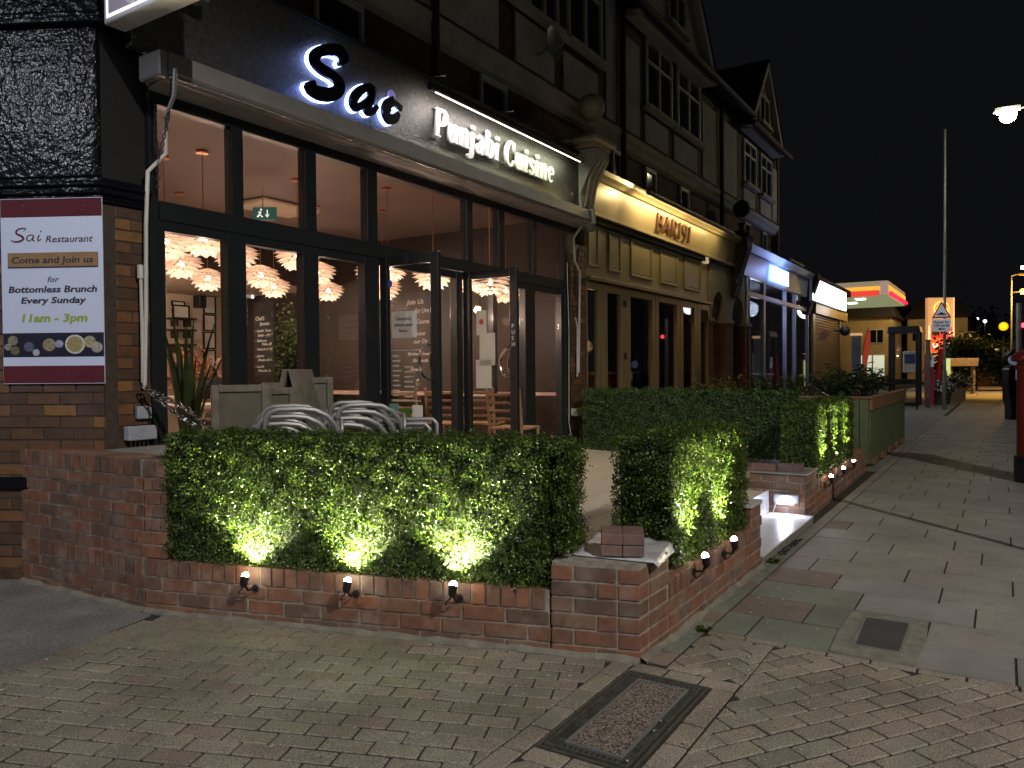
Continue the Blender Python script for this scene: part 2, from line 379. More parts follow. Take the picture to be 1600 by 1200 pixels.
def strip_light(name, parent, p0, p1, energy, col, aim, wd=.03):
    p0, p1 = Vector(p0), Vector(p1); d = bpy.data.lights.new(name, 'AREA'); d.energy = energy; d.color = col; d.shape = 'RECTANGLE'; d.size = (p1-p0).length; d.size_y = wd
    o = bpy.data.objects.new(name, d); COL.objects.link(o); o.parent = parent; ALLK.setdefault(parent.name, []).append(o); o.location = (p0+p1)/2-origin(parent)
    x = (p1-p0).normalized(); z = -(Vector(aim).normalized()); y = z.cross(x).normalized(); z = x.cross(y)
    o.rotation_euler = Matrix(((x.x, y.x, z.x), (x.y, y.y, z.y), (x.z, y.z, z.z))).to_euler(); return o
def text(name, s, size, mtl, parent, mw, extrude=.002, shear=0., off=0., sx=1., align='LEFT', sp=1.):
    c = bpy.data.curves.new('t', 'FONT'); c.body = s; c.size = size; c.extrude = extrude; c.shear = shear; c.offset = off
    c.align_x = align; c.space_character = sp; c.resolution_u = 3
    o = bpy.data.objects.new('t', c); COL.objects.link(o)
    dg = bpy.context.evaluated_depsgraph_get(); me = bpy.data.meshes.new_from_object(o.evaluated_get(dg))
    bpy.data.objects.remove(o)
    T = Matrix.Translation(-origin(parent)) @ mw @ Matrix.Diagonal((sx, 1, 1, 1)); me.transform(T)
    me.materials.clear(); me.materials.append(mtl)
    ob = bpy.data.objects.new(name, me); COL.objects.link(ob); adopt(ob, parent); return ob
def face_matrix(p, along, up=(0, 0, 1)):
    """matrix whose x runs along the wall, y up, z out of the wall towards the viewer"""
    x = Vector(along).normalized(); y = Vector(up).normalized(); z = x.cross(y)
    return Matrix(((x.x, y.x, z.x, p[0]), (x.y, y.y, z.y, p[1]), (x.z, y.z, z.z, p[2]), (0, 0, 0, 1)))

def chamfer_block(j=.0, b=.06, seed=0, bz=None):
    r = random.Random(seed); bm = bmesh.new(); bmesh.ops.create_cube(bm, size=1)
    bmesh.ops.bevel(bm, geom=bm.edges[:], offset=b, segments=1, affect='EDGES')
    for v in bm.verts: v.co += Vector((r.uniform(-j, j)*.3, r.uniform(-j, j), r.uniform(-j, j)))
    return bm
def shared_mesh(bm, mtl, name):
    me = bpy.data.meshes.new(name); bm.to_mesh(me); bm.free(); me.materials.append(mtl); return me
# ------------------------------------------------------------------ ground
def clip(poly, planes):
    for (a, b, c) in planes:            # keep a*x+b*y <= c
        o = []
        for i in range(len(poly)):
            p, q = poly[i], poly[(i+1) % len(poly)]
            dp = a*p[0]+b*p[1]-c; dq = a*q[0]+b*q[1]-c
            if dp <= 0: o.append(p)
            if dp*dq < 0: t_ = dp/(dp-dq); o.append((p[0]+(q[0]-p[0])*t_, p[1]+(q[1]-p[1])*t_))
        poly = o
        if len(poly) < 3: return []
    return poly
def area(p): return abs(sum(p[i][0]*p[(i+1) % len(p)][1]-p[(i+1) % len(p)][0]*p[i][1] for i in range(len(p))))/2
g = MB().box(-60, 400, -150, 150, -.6, -.16).build('ground', M['road'], loc=(0, 0, -.6)); tag(g, kind='structure')
rd = MB().box(-60, 400, -11, -1.75, -.17, -.13).build('road', M['road'], loc=(0, -6, -.17)); tag(rd, kind='structure')
kb = MB()
kb.box(-30, 120, -1.75, -1.60, -.2, .0)
kerb = kb.build('kerb', M['stone'], loc=(40, -1.68, -.2)); tag(kerb, kind='structure')
pv = MB().box(-30, 3.86, -1.6, 12, -.158, -.012).build('pavement', M['joint'], loc=(2, 1, -.16)); pv.location.z += .0065; tag(pv, kind='structure')
sp = MB().box(3.86, 140, -1.6, 4.9, -.158, -.0065).build('footway', M['joint'], loc=(20, 1, -.16)); tag(sp, kind='structure')

paver_meshes = [shared_mesh(chamfer_block(.006, .05, i), M['paver'], 'paver') for i in range(4)]
Lb, Wb = .190, .0955
A0 = Vector((1.51, 3.136)); du = Vector((.356, -.934)).normalized(); dv = Vector((-du.y, du.x))      # towards the wall
B0 = Vector((3.318, .527)); eu = Vector((.82, -.573)).normalized(); ev = Vector((-eu.y, eu.x))
wallA, wallB = Vector((2.53, 4.09)), Vector((3.281, 1.408))
wn = Vector((wallB.y-wallA.y, -(wallB.x-wallA.x))).normalized()                                    # away from the wall, outwards
if wn.x > 0: wn = -wn
regA = [(-wn.x, -wn.y, -(wn.dot(wallA)) - .015), (0, -1, -1.523), (-.05, .998, 3.80), (-1, 0, -.9)]
regA2 = [(-wn.x, -wn.y, -(wn.dot(wallA)) - .015), (0, -1, -1.523), (1, 0, 3.6)]
cands = []
def lay(o, a, b, L_, W_, regs, rng, off=.5):
    for j in range(*rng[1]):
        for i in range(*rng[0]):
            s0 = (i + (off if j % 2 else 0))*L_; t0 = j*W_
            g2 = .0040
            rect = [(s0+g2, t0+g2), (s0+L_-g2, t0+g2), (s0+L_-g2, t0+W_-g2), (s0+g2, t0+W_-g2)]
            P_ = [tuple(o + a*p[0] + b*p[1]) for p in rect]
            for rg in regs:
                c = clip(P_, rg)
                if c and area(c) > .0012:
                    full = area(c) > .995*area(P_)
                    m_ = Vector((sum(p[0] for p in c)/len(c), sum(p[1] for p in c)/len(c)))
                    cands.append((m_, c, full, math.atan2(a.y, a.x)))
# the edge of the blocks against the asphalt runs from (1.67,3.84) to (2.5,4.06)
edge = Vector((.83, .20)).normalized(); en = Vector((-edge.y, edge.x))
regA[2] = (en.x, en.y, en.dot(Vector((1.67, 3.84)))-.105)
lay(A0, du, dv, Lb, Wb, [regA], ((-8, 16), (-14, 14)))
ring = [(1, 0, 3.80), (0, 1, .932), (-1, 0, -1.7), (0, -1, 1.3)]
ring2 = [(1, 0, 3.80), (0, -1, -.938), (0, 1, 1.278), (-1, 0, -3.275)]
ring3 = [(1, 0, 2.245), (0, -1, -.943), (0, 1, 1.422), (-1, 0, -1.5)]
lay(B0, eu, ev, Lb, Wb, [ring, ring2, ring3], ((-14, 14), (-14, 16)))
# header row beside the asphalt, ring round the inspection cover, row before the slabs
def rowof(p, q, n, wd, side):
    p, q = Vector(p), Vector(q); d = (q-p)/n; u_ = d.normalized(); nn = Vector((-u_.y, u_.x))*side
    for i in range(n):
        a_ = p+d*i+u_*.005; b_ = p+d*(i+1)-u_*.005
        poly = [tuple(a_+nn*.003), tuple(b_+nn*.003), tuple(b_+nn*(wd-.004)), tuple(a_+nn*(wd-.004))]
        cands.append(((a_+b_)/2+nn*wd/2, poly, False, 0))
rowof((1.0, 3.84-.16-.105+.10), (2.44, 3.845+.115), 8, .10, -1)
rowof((1.7, 1.425), (3.27, 1.425), 8, .095, 1)
rowof((1.7, .940), (3.17, .940), 8, .095, 1)
rowof((3.172, .94), (3.172, 1.42), 3, .098, -1)
rowof((2.342, .94), (2.342, 1.42), 3, .095, 1)
rowof((3.855, -1.2), (3.855, 1.27), 13, .05, 1)
def seen(m_):
    d = m_.x*F0.x+m_.y*F0.y
    if d < 1.5: return None
    x = 800+1202*(m_.x*R0.x+m_.y*R0.y)/d
    y = 578+1202*CAM_H/d
    return d if -60 < x < 1660 and y < 1260 else None
vis = sorted([(seen(c[0]), k) for k, c in enumerate(cands) if seen(c[0])])
near = set(k for _, k in vis[:298])
rest = MB(); r2 = random.Random(3)
for k, (m_, c, full, ang) in enumerate(cands):
    if seen(m_) is None: continue
    z = r2.uniform(-.0022, .0022)
    if k in near and full:
        o = mesh_obj('paver', paver_meshes[k % 4], pv, (m_.x, m_.y, -.03+z), 0, (Lb-.0082, Wb-.0082, .06), (r2.uniform(-.008, .008), r2.uniform(-.006, .006), ang))
    elif k in near:
        MB().pz(c, -.06, z).build('paver', M['paver'], pv, bevel=.003)
    else: rest.pz(c, -.06, z)
o = rest.build('paver_field', M['paver'], pv); o['kind'] = 'stuff'

# asphalt apron to the left and the cement fillet along the walls
ap = MB(); ap.pz([(-20, 3.40), (1.02, 3.655), (1.67, 3.80), (2.5, 4.00), (2.47, 5.6), (2.6, 12), (-20, 12)], -.05, .003)
tag(ap.build('asphalt_path', M['asphalt'], loc=(0, 4, -.05)), kind='structure')
fil = MB()
def fillet(pts, wd, h, nn):
    k = len(pts)
    for i in range(k-1):
        p, q = Vector(pts[i]), Vector(pts[i+1]); n_ = Vector(nn[i])
        seg = max(2, int((q-p).length/.07)); prev = None
        for j in range(seg+1):
            a_ = p.lerp(q, j/seg); ww = wd*r2.uniform(.55, 1.35); hh = h*r2.uniform(.7, 1.2)
            cur = [(a_.x, a_.y, hh), (a_.x+n_.x*ww, a_.y+n_.y*ww, .004), (a_.x+n_.x*ww, a_.y+n_.y*ww, -.03), (a_.x, a_.y, -.03)]
            if prev: fil.add(prev+cur, [(0, 1, 5, 4), (1, 2, 6, 5), (3, 0, 4, 7)])
            prev = cur
fillet([(2.489, 5.40), (2.53, 4.09), (3.281, 1.408), (5.33, 1.385)], .034, .022, [(-1, 0), tuple(wn), (0, -1)])
tag(fil.build('cement_fillet', M['cement'], smooth=True, loc=(3, 2, 0)), kind='structure')

# slab footway: rows .375 deep along the street
slab_meshes = [shared_mesh(chamfer_block(.0, .012, i), M['slab'], 'paving_slab') for i in range(2)]
green_mesh = shared_mesh(chamfer_block(.0, .012, 5), M['slab_green'], 'paving_slab')
brown_mesh = shared_mesh(chamfer_block(.0, .012, 6), M['slab_brown'], 'paving_slab')
offs = [.185, .385, .585, .40]
row = 0; x0 = 3.862
while x0 < 16.5:
    y1 = 1.283; first = offs[row % 4]; pieces = []
    while y1 > -1.55:
        ln = first if first else .575; first = None
        pieces.append((max(-1.595, y1-ln), y1)); y1 -= ln
    for a_, b_ in pieces:
        cx, cy = x0+.187, (a_+b_)/2
        if cx < 4.6 and .31 < cy < .72 and False: continue
        me = slab_meshes[row % 2]
        if cy > .6 and cx < 5.5: me = green_mesh
        if row in (1, 3, 8) and b_ > 1.27: me = brown_mesh
        mesh_obj('paving_slab', me, sp, (cx, cy, -.027+r2.uniform(-.0015, .0015)), 0, (.3645, b_-a_-.011, .05))
    row += 1; x0 += .3745
fs = MB(); 
while x0 < 60:
    y1 = 1.283-offs[row % 4]; fs.box(x0+.004, x0+.370, y1+.006, 1.283, -.04, -.002)
    while y1 > -1.5: fs.box(x0+.004, x0+.370, max(-1.595, y1-.57), y1, -.04, -.002); y1 -= .575
    row += 1; x0 += .3745
o = fs.build('slab_field', M['slab'], sp); o['kind'] = 'stuff'
e = MB().box(10.92, 140, 1.385, 4.9, -.05, -.001).build('forecourt_apron', M['asphalt'], sp)
xx = 3.30; k = 0                                      # narrow edge course under the wall
while xx < 24:
    ln = (.17, .30, .24)[k % 3]
    mesh_obj('edging_stone', brown_mesh if k % 3 == 0 and xx < 5.6 else green_mesh if xx < 6 else slab_meshes[0], sp, (xx+ln/2, 1.333, -.0265), 0, (ln-.008, .086, .05)); xx += ln; k += 1

# the inspection cover: iron frame, slotted ribs, exposed aggregate tray
t = thing('inspection_cover', 'rectangular inspection cover with pinkish aggregate infill and mossy black iron frame', 'manhole cover', (2.76, 1.23, 0))
def rectring(b, x0, x1, y0, y1, wx, wy, z0, z1):
    b.box(x0, x1, y0, y0+wy, z0, z1).box(x0, x1, y1-wy, y1, z0, z1).box(x0, x0+wx, y0+wy, y1-wy, z0, z1).box(x1-wx, x1, y0+wy, y1-wy, z0, z1)
b = MB(); rectring(b, 2.35, 3.165, 1.045, 1.418, .012, .010, -.03, .002)
b.box(2.362, 3.153, 1.055, 1.408, -.04, -.010); rectring(b, 2.378, 3.137, 1.070, 1.394, .008, .007, -.03, .003)
b.build('cover_frame', M['grate'], t)
b = MB(); rectring(b, 2.425, 3.095, 1.110, 1.336, .010, .008, -.03, .003); b.build('tray_rim', M['grey_post'], t)
b = MB()
for i in range(46):
    xx = 2.40+i*.0155
    if not (2.455 < xx < 2.56): b.box(xx, xx+.006, 1.340, 1.388, -.02, -.002)
    if not (2.70 < xx < 2.78): b.box(xx, xx+.006, 1.076, 1.106, -.02, -.002)
for i in range(12):
    b.box(3.099, 3.131, 1.09+i*.022, 1.099+i*.022, -.02, -.002); b.box(2.388, 2.420, 1.09+i*.022, 1.099+i*.022, -.02, -.002)
tag(b.build('ribs', M['grate'], t), kind='stuff')
b = MB()
for i in range(150):
    s = r2.choice((0, 1, 2, 3)); x = r2.uniform(2.37, 3.15); y = r2.uniform(1.06, 1.40)
    if s == 0: y = r2.uniform(1.055, 1.068)
    if s == 1: y = r2.uniform(1.395, 1.407)
    if s == 2: x = r2.uniform(3.138, 3.152)
    if s == 3: x = r2.uniform(3.10, 3.13)
    b.ball((x, y, -.007), r2.uniform(.004, .009), 5, .6)
o = b.build('moss', M['moss'], t); o['kind'] = 'stuff'
b = MB(); n_ = 44
for i in range(n_):
    for j in range(16): pass
b.box(2.436, 3.084, 1.119, 1.327, -.03, -.001); b.build('aggregate_infill', M['aggregate'], t)
# second cover: dark patch with a concrete collar
t = thing('utility_cover', 'small dark square cover with pale cement collar among the paving slabs', 'manhole cover', (4.2, .51, 0))
b = MB(); b.pz([(3.87, .325), (4.30, .318), (4.57, .330), (4.56, .70), (4.2, .712), (3.87, .698)], -.03, .005); b.build('collar', M['cement'], t, bevel=.003)
b = MB(); b.pz([(4.02, .415), (4.49, .41), (4.475, .615), (4.02, .60)], .0, .0085); b.build('cover_plate', M['road'], t, bevel=.002)
b = MB(); rectring(b, 4.005, 4.50, .40, .63, .012, .012, .0, .0075); b.build('rim', M['grey_post'], t)

# litter: pale leaf scraps, pebbles, weeds
b = MB()
for i in range(150):
    q = r2.random()
    if q < .45: x, y = r2.uniform(3.4, 5.6), r2.uniform(.8, 1.37)
    elif q < .8: x, y = r2.uniform(1.5, 3.2), r2.uniform(1.5, 4.6)
    else: x, y = r2.uniform(2.2, 6.5), r2.uniform(-.5, 1.3)
    if (Vector((x, y))-wallA).dot(wn) < .02 and x < 3.3: continue
    s = r2.uniform(.004, .013); a_ = r2.uniform(0, 6); z = .004
    pts = [(x+s*math.cos(a_+k*1.25)*r2.uniform(.6, 1.3), y+s*math.sin(a_+k*1.25)*r2.uniform(.4, 1.), z+r2.uniform(0, .004)) for k in range(5)]
    b.add(pts+[(x, y, z-.004)], [(0, 1, 2, 3, 4), (0, 1, 5), (1, 2, 5), (2, 3, 5), (3, 4, 5), (4, 0, 5)])
o = b.build('leaf_litter', M['stone'], loc=(3, 1, 0)); tag(o, 'scattered pale leaf scraps and grit lying on the paving', 'litter', kind='stuff')
def weed(x, y, s, n, lab):
    b = MB()
    for i in range(n):
        a_ = r2.uniform(0, 2*PI); l_ = s*r2.uniform(.5, 1.1); w_ = l_*.22; h = s*r2.uniform(.2, .9)
        d = Vector((math.cos(a_), math.sin(a_), 0)); q = Vector((-d.y, d.x, 0))
        p0 = Vector((x, y, 0)); p1 = p0+d*l_*.55+Vector((0, 0, h*.8)); p2 = p0+d*l_+Vector((0, 0, h*.5))
        b.add([p0, p1+q*w_, p2, p1-q*w_], [(0, 1, 2), (0, 2, 3)])
    tag(b.build('weed', M['leaf'], loc=(x, y, 0)), lab, 'weed')
weed(3.84, 1.29, .045, 26, 'small green weed growing where the blocks meet the slabs near the corner pier')
weed(5.44, 1.33, .05, 30, 'small pale weed growing in the joint just in front of the step')
b = MB()
for i in range(60):
    x = r2.uniform(5.6, 6.3); y = 1.345+r2.uniform(-.02, .03); b.ball((x, y, .004), r2.uniform(.005, .016), 5, .5)
tag(b.build('soil_crumbs', M['joint'], loc=(6, 1.34, 0)), 'dark soil crumbs in the gap before the step', 'soil', kind='stuff')

# ------------------------------------------------------------------ terrace
def tz(y): return .245+(y-1.76)*(.32-.245)/(4.9-1.76)
tb = MB()
tb.prism([(2.80, 4.86), (2.80, 4.1), (3.33, 1.9), (3.62, 1.63), (5.0, 1.63), (5.0, 1.765), (7.05, 1.765), (7.05, 1.7), (9.4, 1.7), (9.4, 4.86)], lambda u, v, w_: (u, v, w_ if w_ < 0 else tz(v)-.012), -.1, 1)
ter = tb.build('terrace', M['mortar'], loc=(6, 3, 0)); tag(ter, kind='structure')
row = 0; y0 = 1.77
planes = [(-.963, -.27, -.963*3.33-.27*1.9+.0)]
while y0 < 4.86:
    x = 2.7+(.0, .6, .3)[row % 3]-1.2
    while x < 9.35:
        c = clip([(x+.003, y0+.003), (x+1.197, y0+.003), (x+1.197, min(y0+.377, 4.855)), (x+.003, min(y0+.377, 4.855))], planes+[(1, 0, 9.35), (-1, 0, -2.8)])
        if c and area(c) > .01:
            MB().prism(c, lambda u, v, w_: (u, v, tz(v)+w_), -.011, 0).build('terrace_tile', M['tile'], ter)
        x += 1.2
    y0 += .38; row += 1
st = thing('doorstep', 'white tiled step lit by the lamp between the two brick piers', 'step', (6.15, 1.58, 0))
MB().box(5.335, 6.995, 1.385, 1.758, -.05, .052).build('step_core', M['cement'], st)
for i in range(3): MB().box(5.337+i*.554, 5.337+i*.554+.55, 1.381, 1.757, .054, .066).build('tread_tile', M['tile_white'], st, bevel=.001)
for i in range(3): MB().box(5.337+i*.554, 5.337+i*.554+.55, 1.759, 1.769, .068, .262).build('riser_tile', M['tile_white'], st, bevel=.001)

# ------------------------------------------------------------------ garden walls
brick_meshes = [shared_mesh(chamfer_block(.012, .035, 20+i), M['brick'], 'brick') for i in range(5)]
dark_brick_meshes = [shared_mesh(chamfer_block(.010, .03, 40+i), M['dark_brick'], 'brick') for i in range(3)]
def courses(parent, A, B, th, plan, z0, meshes=None, stag=0, pr=0., core=True, coremat=None, jz=.0026, pitch=.225, skip=None):
    """bricks laid along A>B (outer face), depth th to the left"""
    meshes = meshes or brick_meshes
    A, B = Vector(A), Vector(B); u = (B-A).normalized(); n = Vector((-u.y, u.x)); Ln = (B-A).length; ang = math.atan2(u.y, u.x)
    z = z0; r = random.Random(int(A.x*1000)+int(B.y*777))
    for ci, (kind, h) in enumerate(plan):
        if kind == 's': pt, bl, bh = pitch, pitch-.010, h-.0105
        elif kind == 'h': pt, bl, bh = .1125, .1025, h-.0105
        else: pt, bl, bh = .0755, .0665, h-.006
        s = -(pt/2 if (ci+stag) % 2 and kind != 'o' else 0)
        while s < Ln-.015:
            a_ = max(0, s); b_ = min(Ln, s+bl)
            if b_-a_ > .025 and not (skip and skip(a_, z)):
                m_ = A+u*((a_+b_)/2)+n*(th/2)
                j = r.uniform(-jz, jz)
                mesh_obj('brick', r.choice(meshes), parent, (m_.x-n.x*(j+pr), m_.y-n.y*(j+pr), z+h/2+r.uniform(-.001, .001)), 0,
                         (b_-a_, th, bh), (r.uniform(-.008, .008), r.uniform(-.006, .006), ang+r.uniform(-.004, .004)))
            s += pt
        z += h
    if core:
        i = .0075; p = [A+u*i+n*i, B-u*i+n*i, B-u*i+n*(th-i), A+u*i+n*(th-i)]
        MB().pz([tuple(q) for q in p], z0, z-.006).build('mortar', coremat or M['mortar'], parent)
    return z
u1 = (wallB-wallA).normalized(); n1_ = Vector((-u1.y, u1.x))
low = [('s', .076)]*3+[('o', .105)]
tall = [('s', .076)]*3+[('o', .105)]+[('s', .076)]*6+[('o', .105)]
w1 = thing('brick_wall', 'tall red brick wall section with brick on edge coping, left of the hedge against the dark brick pier', 'brick wall', (2.51, 4.75, 0))
courses(w1, (2.489, 5.40), (2.53, 4.10), .213, tall, -.03)
courses(w1, wallA+u1*.004, wallA+u1*.15, .10, [('h', .076)]*6+[('o', .105)], .303)
MB().pz([(2.538, 4.12), tuple(wallA+Vector((.010, .004))), tuple(wallA+u1*.012+n1_*.008), (2.70, 4.06), (2.735, 4.12)], -.03, .857).build('corner_mortar', M['mortar'], w1)
w2 = thing('brick_wall', 'low red brick wall facing the viewer under the long front hedge with three uplighters', 'brick wall', tuple(wallA.lerp(wallB, .45))+(0,))
courses(w2, wallA+u1*.002, wallB-u1*.4225, .213, low, -.03, stag=1)
w3 = thing('brick_pier', 'corner brick pier with a plastic sheet and loose bricks on top', 'brick pier', (3.40, 1.58, 0))
pl = [('s', .076)]*6
courses(w3, wallB-u1*.42, wallB-u1*.108, .10, pl, -.03, stag=0, core=False)
courses(w3, (wallB.x+.112, wallB.y-.003), (3.635, 1.398), .10, pl, -.03, stag=1, core=False)
for i in range(6):
    P_ = wallB; q = [P_, P_+Vector((.10, -.002)), P_+Vector((.10, .09)), P_-u1*.098+Vector((.05, .02)), P_-u1*.098]
    MB().pz([tuple(v) for v in q], -.03+i*.076+.004, -.03+i*.076+.070).build('brick', M['brick'], w3, bevel=.003)
ins = [wallB+Vector((.006, .004)), Vector((3.628, 1.404)), Vector((3.60, 1.75)), wallB-u1*.41+n1_*.30, wallB-u1*.414+n1_*.006]
MB().pz([tuple(v) for v in ins], -.03, .438).build('mortar', M['mortar'], w3)
w4 = thing('brick_wall', 'low red brick side wall along the pavement below the short lit hedge', 'brick wall', (4.4, 1.50, 0))
courses(w4, (3.64, 1.398), (5.075, 1.392), .213, low, -.03, stag=0)
courses(w4, (5.082, 1.390), (5.33, 1.388), .213, [('s', .076)]*6, -.03, stag=1)
MB().box(5.07, 5.335, 1.383, 1.63, .428, .452).build('coping_slab', M['stone'], w4, bevel=.003)
w5 = thing('brick_pier', 'brick pier right of the step carrying the square step light and loose bricks', 'brick pier', (7.25, 1.69, 0))
courses(w5, (7.0, 1.935), (7.0, 1.455), .10, [('s', .073)]*6, -.03, stag=0, core=False)
courses(w5, (7.104, 1.455), (7.50, 1.455), .10, [('s', .073)]*6, -.03, stag=1, core=False)
MB().box(7.006, 7.498, 1.461, 1.93, -.03, .403).build('mortar', M['mortar'], w5)
MB().box(6.985, 7.51, 1.44, 1.94, .410, .418).build('metal_capping', M['grey_metal'], w5)
w6 = thing('brick_wall', 'low red brick wall under the far hedge with three small uplighters', 'brick wall', (9.1, 1.6, 0))
courses(w6, (7.505, 1.46), (10.9, 1.50), .213, [('s', .076)]*2+[('s', .076)]+[('o', .100)], -.03, stag=0)
# raised slab behind the tall wall
t = thing('raised_slab', 'dark grey slab roof between the tall brick wall and the shopfront', 'slab', (3.0, 4.5, .2))
MB().box(2.712, 3.30, 4.12, 4.86, .80, .858).build('slab_top', M['slab'], t, bevel=.004)
MB().box(2.72, 3.27, 4.16, 4.85, .25, .798).build('slab_wall', M['cement'], t)

# loose bricks and the sheet
def loose(loc, rz, size, lab, m=M['purple_brick'], rx=0):
    o = MB().box(-size[0]/2, size[0]/2, -size[1]/2, size[1]/2, 0, size[2]).build('loose_brick', m, loc=(0, 0, 0), bevel=.004)
    o.location = loc; o.rotation_euler = (0, rx, rz); return tag(o, lab, 'brick')
ppt = .452
sh = MB(); nx, ny = 14, 12; vs = []; cs = [Vector((3.20, 1.71)), Vector((3.60, 1.99)), Vector((3.93, 1.41)), Vector((3.40, 1.27))]
cs = [onZ(893, 866, .447).xy, onZ(935, 829, .447).xy, onZ(1056, 838, .447).xy, onZ(1022, 879, .447).xy]
for j in range(ny+1):
    for i in range(nx+1):
        s_, t_ = i/nx, j/ny
        p = cs[0].lerp(cs[3], s_).lerp(cs[1].lerp(cs[2], s_), t_)
        z = .449+.006*math.sin(9*s_+3*t_)*math.sin(7*t_+1)+.003*r2.uniform(-1, 1)
        if t_ < .12: z -= .012*(1-t_/.12)
        vs.append((p.x, p.y, max(z, .4465)))
ext = len(vs); k = [(i, j) for j in range(ny) for i in range(nx)]
fs_ = [(j*(nx+1)+i, j*(nx+1)+i+1, (j+1)*(nx+1)+i+1, (j+1)*(nx+1)+i) for i, j in k]
dd = (cs[2]-cs[1]).normalized()
for j in range(ny+1):                                   # right edge folds down
    p = Vector(vs[j*(nx+1)+nx]); vs.append((p.x+dd.x*.02, p.y+dd.y*.02, p.z-.02-.04*(j/ny)))
fs_ += [(j*(nx+1)+nx, ext+j, ext+j+1, (j+1)*(nx+1)+nx) for j in range(ny)]
sh.add(vs, fs_); so = sh.build('plastic_sheet', mat('crumpled_polythene', (.55, .56, .60), .25, var=.3, sc=9, bmp=.7, bsc=16), smooth=True)
sm = so.modifiers.new('solid', 'SOLIDIFY'); sm.thickness = .0025
tag(so, 'crumpled translucent plastic sheet lying over the corner pier top', 'plastic sheet')
c0 = onZ(972, 862, .455).xy; ax = Vector((.30, -.954)); a0 = math.atan2(-.9, .42)
for i, (dx, dz, lab) in enumerate(((-.052, 0, 'lower left loose dark brick on the sheet of the corner pier'), (.052, 0, 'lower right loose dark brick on the sheet of the corner pier'), (-.050, .068, 'upper left loose dark brick on the corner pier'), (.054, .068, 'upper right loose dark brick on the corner pier'))):
    d_ = Vector((math.cos(a0), math.sin(a0)))
    loose((c0.x+d_.x*dx, c0.y+d_.y*dx, .455+dz*.8), a0+U(-.03, .03), (.102, .21, .052), lab)
loose((7.12, 1.83, .419), PI/2, (.215, .10, .062), 'loose dark brick at the left on top of the pier by the step')
loose((7.16, 1.61, .419), PI/2+.05, (.215, .10, .068), 'loose dark brick at the right on top of the pier by the step')

# ------------------------------------------------------------------ hedges
import numpy as np
rg = np.random.default_rng(5)
def leaves_obj(name, pts, nrm, size, m, parent, fold=.25, face=.9):
    """many small folded leaves at pts, roughly facing nrm"""
    n = len(pts); off = np.array(origin(parent))
    d = nrm*face + rg.normal(0, .55, (n, 3)); d /= np.linalg.norm(d, axis=1)[:, None]
    t_ = rg.normal(0, 1, (n, 3)); a = np.cross(d, t_); a /= np.linalg.norm(a, axis=1)[:, None]; b = np.cross(d, a)
    ln = size*rg.uniform(.7, 1.35, n)[:, None]; wd = ln*rg.uniform(.28, .42, n)[:, None]
    p0 = pts-a*ln*.5; p2 = pts+a*ln*.5; p1 = pts+b*wd+d*ln*fold*.5; p3 = pts-b*wd+d*ln*fold*.5
    V = np.stack([p0, p1, p2, p3], 1).reshape(-1, 3)-off
    i4 = np.arange(n)*4; F = np.concatenate([np.stack([i4, i4+1, i4+2], 1), np.stack([i4, i4+2, i4+3], 1)], 0)
    me = bpy.data.meshes.new(name); me.vertices.add(4*n); me.vertices.foreach_set('co', V.ravel())
    me.loops.add(6*n); me.loops.foreach_set('vertex_index', F.ravel()); me.polygons.add(2*n)
    me.polygons.foreach_set('loop_start', np.arange(0, 6*n, 3)); me.update(calc_edges=True); me.validate()
    me.materials.append(m); o = bpy.data.objects.new(name, me); COL.objects.link(o); adopt(o, parent); o['kind'] = 'stuff'; return o
